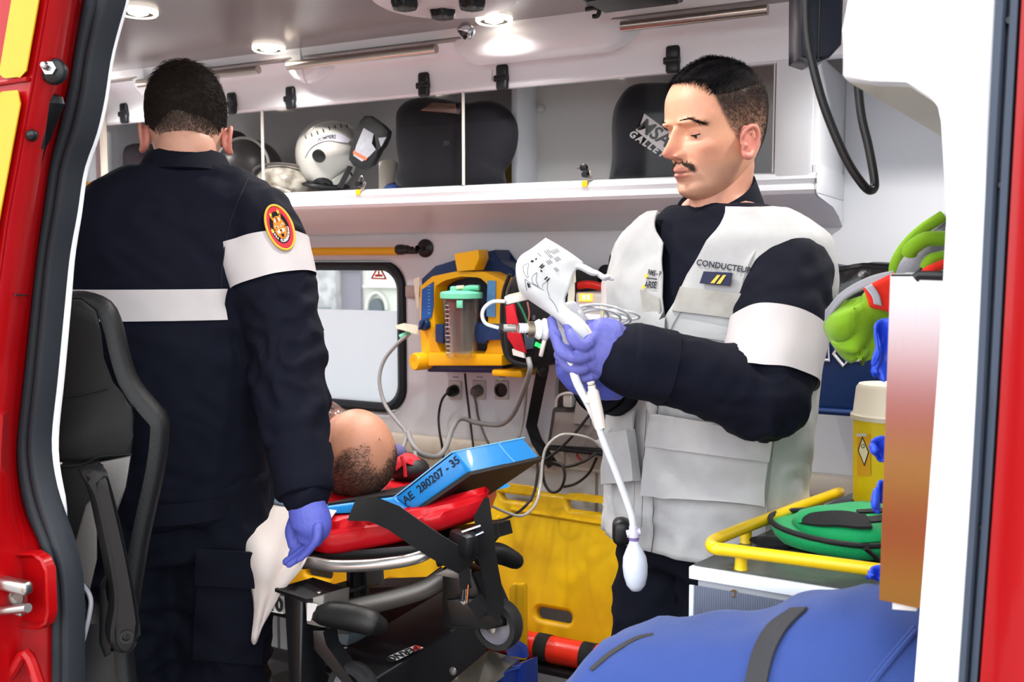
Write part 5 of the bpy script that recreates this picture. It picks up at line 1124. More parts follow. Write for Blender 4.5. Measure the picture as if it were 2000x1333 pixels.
obj('strap', MB().tube([onY(x, y, 2.47) for x, y in [(684, 326), (676, 342), (668, 358), (664, 366)]], [(.012, .006)]*4, 10), blackp, v_)
# dark visor helmet at the left and the dirty white one in front
c = onY(487, 330, 2.58); h2 = thing('helmet', 'helmet with a dark smoked visor beside the head of the man seen from behind', 'helmet', V3(c[0], c[1], SZ), 'helmets in the overhead locker')
mb = MB(); dome(mb, c, np.eye(3), .115, .105, .10, -.75); obj('shell', mb, M('dark_shell', (52, 50, 50), .4), h2, 60)
rows = [[c+V3(math.cos(a)*r*.118, -.02-.09*math.sqrt(max(0, 1-r*r))*.5, math.sin(a)*r*.098) for a in np.linspace(0, 2*math.pi, 40, endpoint=False)] for r in (.95, .75, .4, .02)]
obj('visor', MB().grid(rows, closed_u=True), M('smoked_visor', (24, 27, 32), .12, spec=.7), h2, 60)
obj('visor_rim', MB().tube([c+V3(math.cos(a)*.117, -.035, math.sin(a)*.099) for a in np.linspace(-.3, math.pi+.3, 30)], .005, 8), HEL, h2)
c = onY(556, 352, 2.52); h3 = thing('helmet', 'small scuffed off-white helmet lying low in front of the lettered one', 'helmet', V3(c[0], c[1], SZ), 'helmets in the overhead locker')
mb = MB(); dome(mb, c+V3(0, 0, -.015), rotz(.3), .098, .09, .068, -.5); obj('shell', mb, HELD, h3, 60); obj('brow_band', MB().tube([c+rotz(.3)@V3(math.cos(a)*.095, -.02-.045*math.sin(a), .02+.026*math.sin(a)) for a in np.linspace(.2, math.pi-.2, 20)], .005, 8), M('grey_edge', (92, 86, 84), .5), h3)
mb = MB()
for k in range(6): a = 1.1+k*.18; q = c+rotz(.3)@V3(math.cos(a)*.07, -.04, .045+.006*math.sin(k)); mb.ball(q, .004, 8, 6)
obj('front_rim', MB().tube([c+V3(-.075, -.06, -.045), c+V3(-.03, -.088, -.028), c+V3(.03, -.088, -.028), c+V3(.075, -.06, -.045)], .005, 8, sm=5), HELD, h3); obj('opening', MB().ball(c+V3(0, -.075, -.046), (.05, .012, .014), 16, 8), blackp, h3)
c = onY(457, 278, 2.64); tag(obj('dark_cap', MB().ball(V3(c[0], c[1], c[2]), (.05, .05, .04), 18, 12), M('navy_felt', (28, 28, 40), .9), None, 60), 'dark navy cap perched above the visor helmet', 'cap')
mb = MB(); c = onY(285, 320, 2.60); mb.box(c+V3(.0, 0, -.03), (.13, .14, .20), rotz(.2), .04, 3); t_ = obj('soft_bag', mb, M('plum_cloth', (44, 30, 42), .9, bump=.2), None); tag(t_, 'dark plum soft bag in the locker behind the head of the man seen from behind', 'bag')
c = onY(740, 347, 2.52); t_ = thing('paper_roll', 'beige cardboard roll standing beside the visor pouch', 'roll', V3(c[0], c[1], SZ)); ax = unit(V3(-.12, .2, 1)); obj('tube', MB().cyl(V3(c[0], c[1]+.05, SZ+.012), V3(c[0], c[1]+.05, SZ+.10)+V3(-.02, .03, 0), .030, 24), M('beige_card', (222, 212, 196), .7), t_); obj('rim', MB().lathe([(.035, 0), (.035, .008), (.030, .010)], V3(c[0], c[1]+.048, SZ+.002), (-.1, .1, 1), 24), M('tan_edge', (150, 130, 108), .6), t_)
c = onY(772, 360, 2.55); tag(obj('blue_cloth_roll', MB().ball(V3(c[0], c[1], SZ+.018), (.03, .04, .018), 14, 8), M('deep_blue_cloth', (26, 58, 116), .8, bump=.3), None), 'small blue cloth roll beside the black helmet bag', 'cloth')
# clip with keys by the yellow tag
c = onY(706, 352, 2.45); t_ = thing('key_clip', 'steel key clip hanging below the visor pouch', 'clip', c); obj('ring', MB().tube([c+V3(.008*math.cos(a), 0, .012*math.sin(a)) for a in np.linspace(0, 6.28, 17)[:-1]], .0016, 6, closed=True), steel, t_); obj('clip', MB().box(c+V3(.008, 0, -.018), (.010, .004, .028), roty(.5), .002), steel, t_)
# big black helmet bag
def softbag(name, lab, outline, y, depth, mat, parent=None):
    P2 = resamp(np.array(catmull(outline+outline[:1], 5))[:-1], 56); W3 = np.array([onY(a, b, y) for a, b in P2]); m = W3.mean(0)
    rows = []
    for s, o in ((.05, -.030), (.45, -.028), (.75, -.022), (.92, -.010), (1., .012), (1., depth-.02), (.93, depth)): q = m+(W3-m)*s; q[:, 1] = y+o; q[:, 0] -= max(o, 0)*.55; q[:, 2] = np.maximum(q[:, 2], SZ+.001); rows.append(q)
    return MB().grid(rows, closed_u=True)
c = onY(890, 280, 2.48); b_ = thing('helmet_bag', 'wide black padded helmet bag behind the clear door with a clear label pocket', 'bag', V3(c[0], c[1], SZ))
BAGM = weave('black_bag_cloth', (23, 24, 30), .85, 700, var=.12, rgb2=None)
obj('bag_body', softbag('b', '', [(772, 232), (776, 212), (800, 193), (850, 190), (905, 200), (955, 194), (990, 210), (1010, 238), (1012, 275), (1000, 310), (984, 335), (975, 362), (785, 366), (778, 320), (773, 280)], 2.49, .10, BAGM), BAGM, b_, 60)
mb = MB(); mb.sheet(np.array([[onY(822, 200, 2.462), onY(905, 204, 2.462)], [onY(825, 214, 2.452), onY(898, 224, 2.452)]]), .002); lp = obj('label_pocket', mb, glass('clear_pocket', (.9, .9, .92), .1, .1), b_)
mb = MB(); mb.sheet(np.array([[onY(845, 201, 2.466), onY(890, 203, 2.466)], [onY(822, 216, 2.456), onY(893, 222, 2.456)]]), .001); obj('card', mb, M('brown_card', (176, 128, 96), .8), lp)
obj('bag_seam', MB().tube([onY(x, y, 2.458) for x, y in [(905, 205), (903, 260), (905, 330), (904, 362)]], .003, 6, sm=4), BAGM, b_)
mb = MB(); mb.bb(onY(960, 362, 2.70), onY(1028, 252, 2.715)); mb.v[-1][:, 2] = np.maximum(mb.v[-1][:, 2], SZ); y_ = obj('yellow_folder', mb, M('mustard_board', (206, 156, 10), .6), None); tag(y_, 'mustard yellow board standing behind the black helmet bag', 'board')
c = onY(1260, 260, 2.50); b2 = thing('helmet_bag', 'black helmet bag with a grey MSA GALLET badge, behind the driver', 'bag', V3(c[0], c[1], SZ))
P2 = [(1197, 345), (1203, 300), (1203, 230), (1212, 190), (1235, 165), (1280, 160), (1340, 165), (1390, 190), (1400, 260), (1398, 345)]
obj('bag_body', softbag('b', '', P2, 2.52, .10, BAGM), BAGM, b2, 60)
lg = [(1258, 222), (1310, 260), (1306, 292), (1295, 298), (1241, 254), (1244, 248), (1250, 246)]
p_ = obj('badge', MB().prism([onY(x, y, 2.486) for x, y in lg], V3(0, .003, 0)), M('grey_logo_patch', (176, 172, 172), .6), b2, None, 'grey badge on the black bag')
e1 = unit(onY(1306, 291, 2.486)-onY(1243, 250, 2.486)); e2 = unit(onY(1256, 224, 2.486)-onY(1243, 250, 2.486))
mb = MB(); text_on(mb, 'MSA', onY(1277, 259, 2.486), e1, e2, .050, .0012, .25); obj('lettering', mb, M('black_print', (22, 20, 22)), p_, None)
mb = MB(); text_on(mb, 'GALLET', onY(1263, 281, 2.486), e1, e2, .026, .0008, .25, spacing=1.35); obj('lettering', mb, M('grey_logo_patch', (176, 172, 172)), b2, None)
c = onY(1142, 328, 2.44); t_ = thing('locker_key', 'small black key in the lock above the yellow tag', 'key', c); obj('knob', MB().lathe([(.010, 0), (.010, .012), (.006, .014), (0, .014)], c, (0, -1, 0), 14), blackp, t_); obj('blade', MB().box(c+V3(-.014, 0, 0), (.018, .004, .006), None, .001).box(c+V3(.012, .004, -.02), (.012, .002, .03), roty(-.2), .001), steel, t_)
# ================================================================== far wall equipment
hr = thing('grab_handrail', 'yellow handrail with black end mount above the side window', 'handrail', onY(700, 490, 2.69))
A, B = onY(470, 491, 2.685), onY(778, 489, 2.685); A[2] = B[2] = 1.452
obj('rail', MB().cyl(A, B, .0135, 20), M('yellow_rail', (226, 170, 8), .4), hr, 60)
c = onY(778, 488, 2.685); obj('end_mount', MB().lathe([(.016, -.004), (.017, .0), (.017, .02), (.014, .026), (.015, .030), (.014, .040), (.010, .044), (.010, .056), (0, .057)], c, (1, 0, 0), 20), blackp, hr, 50)
cc = onY(819, 485, 2.70); obj('wall_flange', MB().lathe([(.030, 0), (.030, .006), (.022, .012), (.010, .016), (.009, .05)], V3(cc[0], YF-.002, cc[2]), (0, -1, 0), 24).cyl(V3(cc[0]+.0, 2.685, 1.452), V3(c[0]+.04, 2.685, 1.452), .010, 12), blackp, hr, 50)
# suction unit
def wp(x, y, Y=2.56): return onY(x, y, Y)
NB = M('navy_blue_plastic', (22, 48, 92), .38, var=.06); YP = M('yellow_plastic', (236, 174, 10), .36, var=.05); 
su = thing('suction_unit', 'yellow and blue medical suction unit with a clear canister on the far wall', 'medical device', wp(900, 725))
yb = 2.58; SCL = lambda pts, Y=yb: [onY(x, y, Y) for x, y in pts]
obj('back_body', MB().prism(SCL([(822, 545), (848, 520), (890, 508), (950, 492), (966, 488), (970, 508), (985, 516), (1004, 528), (1000, 560), (992, 700), (975, 722), (830, 722), (822, 640)], 2.62), V3(0, .10, 0), .008), NB, su)
yf = [(819, 560), (842, 540), (890, 530), (948, 531), (978, 545), (990, 552), (984, 700), (978, 712), (838, 710), (822, 690), (818, 640)]
yi = [(852, 560), (868, 549), (900, 541), (936, 543), (950, 556), (952, 600), (950, 680), (946, 690), (862, 688), (852, 660), (850, 610), (850, 585)]
a_, b_ = resamp(np.array(yf+yf[:1], float), 61)[:-1], resamp(np.array(yi+yi[:1], float), 61)[:-1]
ang = lambda P, m: np.argsort(np.arctan2(P[:, 1]-m[1], P[:, 0]-m[0])); m_ = np.array([900, 620]); a_, b_ = a_[ang(a_, m_)], b_[ang(b_, m_)]
O, I = np.array(SCL(a_, 2.535)), np.array(SCL(b_, 2.535)); dY = V3(0, .09, 0)
obj('yellow_frame', MB().grid([O+dY, O+V3(0, .006, 0), O+(I-O)*.06, I-(I-O)*.06, I+V3(0, .006, 0), I+dY], closed_u=True), YP, su, 40)
obj('recess', MB().prism(SCL(b_, 2.60), V3(0, .01, 0)), M('navy_recess', (14, 26, 52), .5), su)
mb = MB(); mb.prism(SCL([(886, 496), (934, 488), (936, 505), (926, 528), (892, 531)], 2.52), V3(0, .06, 0), .004); obj('carry_handle', mb, YP, su)
mb = MB(); mb.prism(SCL([(828, 712), (978, 712), (988, 724), (975, 729), (836, 727)], 2.55), V3(0, .12, 0), .004); obj('wall_bracket', mb, NB, su)
c = wp(822, 706, 2.53); obj('battery_cap', MB().lathe([(.027, -.03), (.027, .02), (.024, .026), (.004, .027), (0, .025)], c, (-.35, -.93, 0), 28), YP, su, 50)
obj('base_tray', MB().prism(SCL([(836, 690), (980, 694), (980, 715), (836, 715)], 2.505), V3(0, .10, 0), .004), YP, su)
gp = obj('gauge_panel', MB().prism(SCL([(824, 566), (846, 551), (846, 600), (842, 620), (822, 630)], 2.531), V3(0, .006, 0)), M('blue_gauge_label', (24, 84, 160), .35), su)
mb = MB()
for k in range(9): mb.box(wp(838, 560+k*6.5, 2.5295), (.006 if k % 2 else .009, .001, .0014))
obj('scale_marks', mb, M('pale_blue_print', (150, 200, 236), .6), gp, kind='stuff')
c = wp(832, 634, 2.525); kn_ = obj('dial', MB().lathe([(.019, 0), (.019, .010), (.015, .016), (0, .017)], c, (-.15, -1, 0), 20), NB, su); obj('dial_grip', MB().box(c+V3(-.002, -.02, 0), (.008, .012, .034), roty(.5), .003), NB, kn_)
obj('info_label', MB().prism(SCL([(952, 548), (968, 549), (967, 620), (950, 618)], 2.531), V3(0, .004, 0)), M('sky_label', (92, 150, 206), .4, var=.2, vs=120), su)
obj('side_clip', MB().prism(SCL([(928, 632), (984, 634), (984, 664), (948, 664), (948, 672), (928, 670)], 2.515), V3(0, .04, 0), .003), NB, su); obj('side_clip', MB().prism(SCL([(850, 634), (866, 634), (866, 672), (850, 668)], 2.515), V3(0, .04, 0), .003), NB, su)
# canister
c = wp(902, 700, 2.50); r0, r1, H = .048, .056, .185
can = thing('suction_canister', 'clear graduated canister with a mint green lid in the suction unit', 'canister', c)
CL = glass('clear_plastic', (.90, .90, .89), .04, .06, gz=.3); MINT = M('mint_plastic', (112, 206, 170), .4)
obj('jar', MB().lathe([(r0-.01, 0), (r0, .006), (r1, H-.004), (r1+.004, H), (r1-.002, H), (r0-.003, .008), (0, .004)], c, n=36), CL, can, 50)
obj('liner_bag', MB().lathe([(.02, .012), (.036, .02), (.033, .06), (.040, .10), (.037, .14), (.045, .165)], c, n=14), glass('crumpled_liner', (.9, .88, .86), .03, .4, gz=.1, alpha=.22), can, 20)
obj('lid', MB().lathe([(r1+.002, H-.010), (r1+.007, H-.008), (r1+.007, H+.006), (r1+.002, H+.010), (.03, H+.014), (0, H+.015)], c, n=40), MINT, can, 40)
mb = MB(); mb.lathe([(.013, 0), (.013, .010), (.009, .014), (0, .014)], c+V3(-.018, -.01, H+.012), n=16); mb.tube([c+V3(.01, -.01, H+.016), c+V3(.03, -.005, H+.022), c+V3(.06, 0, H+.022)], .0085, 10, sm=3); obj('port', mb, MINT, can); obj('port_cap', MB().cyl(c+V3(-.004, -.02, H+.022), c+V3(.018, -.016, H+.024), .006, 10), M('ivory_cap', (222, 208, 178), .5), can)
obj('hanging_tab', MB().box(c+V3(.028, -.058, H-.024), (.02, .003, .022), None, .006), MINT, can)
mb = MB()
for k in range(12): mb.box(c+V3(-.014, -.0535-.0004*k, .02+k*.0125), (.010 if k % 2 else .016, .0008, .0012))
obj('graduation_marks', mb, M('white_print', (236, 238, 238), .6), can, kind='stuff')
# monitor bag: black case with red pocket
mo = thing('monitor_bag', 'black padded monitor bag with red side pocket hanging beside the suction unit', 'medical bag', wp(1040, 720, 2.5))
BN = weave('black_nylon', (22, 22, 25), .7, 500, var=.15, bump=.3)
P2 = [(985, 560), (1000, 535), (1030, 520), (1080, 520), (1110, 540), (1112, 640), (1108, 690), (1080, 712), (1020, 722), (985, 706), (976, 660), (976, 610)]
P2 = resamp(np.array(catmull(P2+P2[:1], 4))[:-1], 48); W3 = np.array([onY(a, b, 2.46) for a, b in P2]); m_ = W3.mean(0)
obj('case', MB().grid([np.c_[(m_+(W3-m_)*s)[:, 0], np.full(48, 2.46+o), (m_+(W3-m_)*s)[:, 2]] for s, o in ((.05, -.01), (.5, -.008), (.85, 0), (.97, .012), (1., .03), (1., .20))], closed_u=True), BN, mo, 50)
obj('red_pocket', MB().prism([onY(x, y, 2.445) for x, y in [(986, 598), (1003, 594), (1008, 620), (1026, 690), (1005, 684), (990, 660)]], V3(0, .02, 0), .004), M('red_nylon', (196, 22, 40), .6, bump=.2), mo)
obj('grey_pocket', MB().prism([onY(x, y, 2.442) for x, y in [(1022, 650), (1034, 646), (1042, 662), (1040, 682), (1026, 684)]], V3(0, .02, 0), .003), M('petrol_pouch', (46, 66, 82), .4), mo)
obj('white_label', MB().prism([onY(x, y, 2.444) for x, y in [(1000, 682), (1022, 690), (1024, 700), (1002, 694)]], V3(0, .01, 0)), M('label_white', (214, 210, 208), .6), mo)
obj('binding', MB().tube([onY(x, y, 2.445) for x, y in [(996, 536), (984, 570), (980, 620), (984, 680), (1000, 706), (1040, 716)]], .006, 8, sm=4), BN, mo)
obj('cord', MB().tube([onY(x, y, 2.44) for x, y in [(1008, 586), (1020, 606), (1030, 630), (1038, 640)]], .0035, 8, sm=4), M('green_cord', (14, 96, 62), .5), mo)
obj('cord', MB().tube([onY(x, y, 2.44) for x, y in [(1030, 590), (1034, 616), (1028, 640)]], .0025, 8, sm=4), M('pink_brown_cord', (156, 92, 82), .5), mo)
for k in range(2): obj('status_led', MB().box(onY(1048+k*6, 673+k*3, 2.445), (.008, .004, .011), roty(.3), .001), M('green_led', (20, 230, 60), .4, emit=(30, 255, 80), es=2.5), mo)
obj('white_buckle', MB().box(onY(1060, 680, 2.445), (.012, .008, .05), roty(.25), .003), M('label_white', (214, 210, 208)), mo)
obj('yellow_base', MB().box(onY(1005, 727, 2.56), (.10, .10, .02), None, .006), YP, mo)
# ventilator with red handle and amber display
vd = thing('ventilator', 'pale grey medical device with red carry handle and lit amber display behind the held tubing', 'medical device', wp(1155, 640, 2.45))
obj('housing', MB().bb(onY(1085, 625, 2.50), onY(1196, 572, 2.50)+V3(0, .18, 0), .012, 3), M('pale_grey_housing', (196, 190, 184), .45), vd)
ds = obj('display', MB().bb(onY(1131, 589, 2.498), onY(1157, 574, 2.498)+V3(0, .004, 0)), M('amber_display', (240, 140, 40), .4, emit=(255, 150, 50), es=1.6), vd)
for k in range(2): obj('digit', MB().box(onY(1140+k*9, 581, 2.496), (.008, .002, .012), None, .003), M('lit_digit', (255, 244, 190), .4, emit=(255, 240, 180), es=3.), ds)
obj('handle', MB().tube([onY(x, y, 2.52) for x, y in [(1108, 572), (1120, 562), (1145, 556), (1172, 560), (1196, 570)]], .011, 12, sm=6, rnd=True), M('red_handle', (206, 34, 26), .4, bump=.4, bs=60), vd)
obj('side_strap', MB().box(onY(1198, 596, 2.49), (.03, .05, .10), roty(.35), .008), blackp, vd)
obj('housing_lower', MB().bb(onY(1090, 720, 2.47), onY(1190, 624, 2.47)+V3(0, .2, 0), .01), M('dark_housing', (36, 36, 40), .5), vd); obj('shelf_bracket', MB().bb(onY(1100, 640, 2.56), onY(1150, 630, 2.56)+V3(0, .18, 0)), blackp, vd)
kk_ = obj('blue_knob', MB().lathe([(.012, 0), (.01, .01), (0, .01)], onY(1182, 612, 2.466), (0, -1, 0), 14), M('bright_blue', (20, 80, 200), .4), vd)
pdl = obj('wall_paddle', MB().prism([onY(x, y, 2.72) for x, y in [(1167, 575)]+[(1182+15*math.cos(a), 533-16*math.sin(a)) for a in np.linspace(math.pi, 0, 12)]+[(1197, 575)]], V3(0, .015, 0), .003), M('black_plastic', (17, 18, 21)), None); tag(pdl, 'black rounded holder plate on the wall above the red handle', 'holder')
c = onY(1118, 545, 2.6); tag(obj('yellow_knob', MB().lathe([(.0, -.02), (.018, -.014), (.022, 0), (.018, .02), (0, .026)], c, (.4, -.4, .8), 18), YP), 'yellow bulb shaped knob on the wall behind the held cuff', 'knob')  # a bulb-shaped wall knob, not a lamp
# sockets, plugs and cables under the units
sock = MB()
so = thing('socket_panel', 'row of white wall sockets with black plugs under the suction unit', 'socket', onY(930, 780, YF))
for k, (px, kind) in enumerate(((889, 0), (936, 1), (980, 2))):
    c = onY(px, 762, YF-.004); pl_ = obj('socket_plate', MB().box(c, (.05, .008, .062), None, .004), M('socket_white', (200, 194, 188), .5), so)
    if kind == 2: obj('socket_insert', MB().lathe([(.022, 0), (.022, .006), (.015, .007), (.014, .001), (0, .001)], c+V3(0, -.004, 0), (0, -1, 0), 24), blackp, pl_)
    else: obj('socket_rim', MB().lathe([(.021, 0), (.021, .004), (.018, .005)], c+V3(0, -.004, 0), (0, -1, 0), 24), M('socket_white', (200, 194, 188)), pl_)
    mb = MB(); text_on(mb, '230 V', onY(px+2, 737, YF-.002), RT*V3(1, 0, 0), V3(0, 0, 1), .010, .0001) if False else mb.box(onY(px+1, 737, YF-.002), (.022, .001, .003)); obj('socket_label', mb, M('blue_grey_print', (120, 126, 160), .6), so, None)
obj('indicator_led', MB().lathe([(.0035, 0), (.003, .003), (0, .004)], onY(979, 745, YF), (0, -1, 0), 12), M('lime_led', (160, 255, 40), .4, emit=(170, 255, 40), es=4), so)
def cable(name, lab, pts, r, mat, sm=6, cat='cable', Y=None, group=None):
    """pts: picture points with their wall distance (x, y, Y)"""
    P_ = [onY(x, y, q) for x, y, q in pts]; o = obj(name, MB().tube(P_, r, 10, sm=sm), mat, None, 60); return tag(o, lab, cat, group)
GREYC = M('grey_cable', (132, 132, 133), .5, var=.03); BLK = M('black_cable', (22, 22, 24), .5); CLR = M('clear_tube', (168, 166, 160), .15, trans=.0, spec=.8)
for px, lab, mat_, rest in ((889, 'black power plug in the left wall socket under the suction unit', blackp, [(878, 764, 2.68), (864, 780, 2.69), (857, 810, 2.70), (858, 840, 2.66), (864, 876, 2.66), (868, 930, 2.68)]), (936, 'grey power plug in the middle wall socket under the suction unit', M('grey_plug', (98, 92, 88), .5), [(930, 790, 2.69), (934, 815, 2.70), (946, 850, 2.66), (960, 880, 2.66), (975, 930, 2.68)])):
    c = onY(px, 762, YF-.012); t_ = thing('power_plug', lab, 'plug', c, 'power plugs'); obj('plug', MB().lathe([(.018, 0), (.018, .022), (.012, .032), (0, .033)], c, (-.15, -1, -.2), 18), mat_, t_); obj('plug_cable', MB().tube([c+V3(-.004, -.03, -.004)]+[onY(x, y, q) for x, y, q in rest], .004, 8, sm=5), mat_, t_)
cable('black_cable', 'thin black cable running straight down behind the middle socket', [(908, 730, 2.70), (912, 770, 2.71), (918, 820, 2.70), (925, 880, 2.67), (928, 930, 2.66)], .0035, BLK)
cable('grey_hose', 'grey hose looping from the monitor bag down behind the blue head block', [(1032, 700, 2.43), (1035, 725, 2.42), (1020, 770, 2.5), (1000, 812, 2.55), (975, 830, 2.58), (930, 826, 2.58), (900, 818, 2.55), (884, 838, 2.5), (872, 872, 2.42), (855, 892, 2.36), (825, 888, 2.3), (806, 868, 2.3), (797, 845, 2.35)], .0075, GREYC, cat='hose')
cable('oxygen_tube', 'pale grey tube curving from the green connector down to the patient', [(797, 655, 2.52), (776, 672, 2.50), (750, 705, 2.48), (741, 745, 2.46), (752, 790, 2.44), (775, 822, 2.40), (793, 845, 2.36), (790, 868, 2.30), (780, 885, 2.25), (768, 896, 2.2)], .0058, GREYC, cat='tube')
cable('oxygen_tube', 'pale tube dropping behind the blue head block from the monitor', [(797, 845, 2.37), (806, 868, 2.33), (812, 895, 2.26), (808, 925, 2.2), (790, 935, 2.14), (766, 930, 2.1)], .0055, GREYC, cat='tube')
cable('grey_hose', 'thin pale hose hanging behind the blue head block from the monitor bag', [(1030, 720, 2.60), (1024, 800, 2.62), (1012, 860, 2.62), (990, 905, 2.60), (950, 950, 2.56), (935, 985, 2.5)], .005, CLR, cat='hose')
c = onY(790, 657, 2.52); gc = thing('green_connector', 'mint green connector with a clear taped end beside the window', 'connector', c); obj('sleeve', MB().cyl(onY(782, 659, 2.52), onY(800, 650, 2.53), .0085, 12), M('mint_plastic', (112, 206, 170)), gc); mb = MB(); mb.sheet([[onY(772, 636, 2.52), onY(790, 632, 2.51), onY(815, 636, 2.53)], [onY(776, 642, 2.52), onY(795, 648, 2.50), onY(818, 655, 2.54)]], .002); obj('tape', mb, M('cream_tape', (226, 216, 196), .6), gc)
obj('wall_clip', MB().box(onY(806, 570, YF-.01), (.05, .02, .04), None, .006), M('taupe_plastic', (172, 156, 150), .5), wall_far)
mb = MB(); mb.sheet([[onY(808, 545, 2.6), onY(820, 541, 2.6)], [onY(810, 570, 2.6), onY(819, 572, 2.6)], [onY(814, 600, 2.6), onY(818, 604, 2.6)]], .001); tag(obj('clear_film_tag', mb, M('yellowed_film', (220, 214, 196), .3)), 'yellowed clear film strip hanging at the left of the suction unit', 'film')
# black strap knotted below the monitor bag
t_ = thing('hanging_strap', 'black webbing strap hanging from the monitor bag', 'strap', onY(1045, 900, 2.55)); obj('webbing', strip([onY(x, y, q) for x, y, q in [(1062, 700, 2.5), (1060, 722, 2.5), (1052, 760, 2.56), (1044, 800, 2.6), (1038, 832, 2.62), (1048, 862, 2.62), (1066, 890, 2.62), (1080, 910, 2.62)]], .034, .003, RT), BN, t_); obj('knot', MB().ball(onY(1060, 722, 2.49), (.018, .014, .02), 14, 10), BN, t_)
# charger box behind the hands
cb = thing('charger_box', 'grey charger box in a dark frame with a pouch on top, beside the driver', 'device', onY(1120, 880, 2.6))
obj('frame', MB().prism([onY(x, y, 2.58) for x, y in [(1066, 880), (1078, 800), (1086, 794), (1175, 798), (1180, 800), (1176, 890), (1172, 884)]], V3(0, .13, 0), .006), M('dark_grey_frame', (48, 46, 46), .45), cb)
obj('front_panel', MB().prism([onY(x, y, 2.572) for x, y in [(1074, 870), (1084, 806), (1168, 806), (1168, 876)]], V3(0, .01, 0), .003), M('taupe_grey_panel', (122, 114, 110), .4), cb)
obj('bottom_rail', MB().prism([onY(x, y, 2.568) for x, y in [(1068, 872), (1178, 884), (1178, 892), (1068, 880)]], V3(0, .03, 0), .003), blackp, cb)
obj('back_plate', MB().prism([onY(x, y, 2.66) for x, y in [(1090, 745), (1096, 725), (1140, 725), (1145, 800), (1088, 800)]], V3(0, .02, 0), .004), M('taupe_dark', (74, 68, 68), .6), cb)
obj('grey_flap', MB().prism([onY(x, y, 2.56) for x, y in [(1126, 776), (1150, 780), (1152, 832), (1118, 828)]], V3(0, .008, 0), .003), M('grey_felt', (138, 130, 126), .9), cb)
obj('clear_connector', MB().box(onY(1112, 782, 2.57), (.03, .03, .04), None, .006), CLR, cb)
cable('charger_cable', 'white cord arching over the charger box', [(1086, 794, 2.58), (1090, 775, 2.56), (1108, 768, 2.55), (1128, 772, 2.55), (1136, 785, 2.56)], .004, M('white_cord', (222, 218, 214), .5), cat='cord')
cable('charger_cable', 'grey cord hanging at the left of the charger box', [(1098, 716, 2.62), (1090, 740, 2.6), (1086, 770, 2.6), (1088, 795, 2.6)], .004, GREYC, cat='cord')
cable('black_cable', 'black cable crossing in front of the charger box and looping down', [(1152, 810, 2.54), (1120, 850, 2.53), (1090, 880, 2.53), (1065, 898, 2.53), (1050, 902, 2.53), (1050, 925, 2.52), (1042, 965, 2.5), (1020, 995, 2.45), (985, 1015, 2.35), (955, 1020, 2.25)], .0042, BLK)
cable('black_cable', 'black cable coiled in a small loop under the charger box', [(1165, 885, 2.55), (1140, 902, 2.54), (1105, 912, 2.54), (1070, 902, 2.54), (1096, 908, 2.53), (1103, 930, 2.53), (1095, 955, 2.53), (1078, 962, 2.53), (1064, 945, 2.53), (1060, 915, 2.53), (1066, 895, 2.53)], .0042, BLK)
cable('black_cable', 'black cable running from the charger box to the right behind the vest', [(1165, 896, 2.62), (1150, 925, 2.64), (1125, 945, 2.64), (1100, 952, 2.62)], .004, BLK)
cable('infusion_tube', 'clear tube hanging past the charger box and swinging to the stretcher', [(1172, 874, 2.575), (1150, 856, 2.54), (1100, 849, 2.5), (1070, 870, 2.48), (1060, 900, 2.47), (1056, 945, 2.45), (1046, 985, 2.4), (1020, 1008, 2.33), (985, 1000, 2.28), (955, 985, 2.2), (945, 975, 2.15)], .004, CLR, cat='tube')
mb = MB(); mb.tube([onY(x, y, 2.6) for x, y in [(1126, 884), (1130, 895), (1142, 902), (1150, 894), (1158, 886)]], .0035, 8, sm=5); tag(obj('tether_loop', mb, M('red_cord', (176, 20, 30), .5)), 'small red cord loop under the charger box', 'cord')
# rear: dispenser, clear bag
c = onX(150, 255, XL+.25); db = thing('dispenser_box', 'white wall box in the rear corner behind the black seal', 'box', c); c = onX(120, 240, XL+.30)
e0, e1 = onX(95, 320, XL+.35), onX(172, 180, XL+.35); obj('box_body', MB().bb(V3(XL-.01, e0[1], onX(150, 308, XL+.35)[2]), V3(e0[0], e1[1], e1[2]), .004), M('white_box', (206, 206, 210), .5), db); obj('box_tab', MB().bb(V3(e0[0]-.06, e1[1], onX(172, 305, XL+.35)[2]), V3(e0[0], e1[1]+.012, onX(172, 262, XL+.35)[2]), .003), M('white_box', (206, 206, 210)), db); obj('box_lip', MB().bb(V3(e0[0]-.02, e0[1], onX(150, 312, XL+.35)[2]), V3(e0[0]+.006, e1[1], onX(150, 306, XL+.35)[2])), M('white_box', (206, 206, 210)), db)
c = onX(181, 205, XL+.3); mb = MB(); mb.ball(c, (.02, .03, .07), 10, 8); vv = mb.v[-1]; vv += .008*np.stack([waves(vv, 90, 3), waves(vv, 90, 4), waves(vv, 90, 5)], 1); tag(obj('clear_pouch', mb, glass('crinkled_pouch', (.9, .9, .9), .2, .12), None, 20), 'crumpled clear plastic pouch hanging in the rear corner', 'pouch')
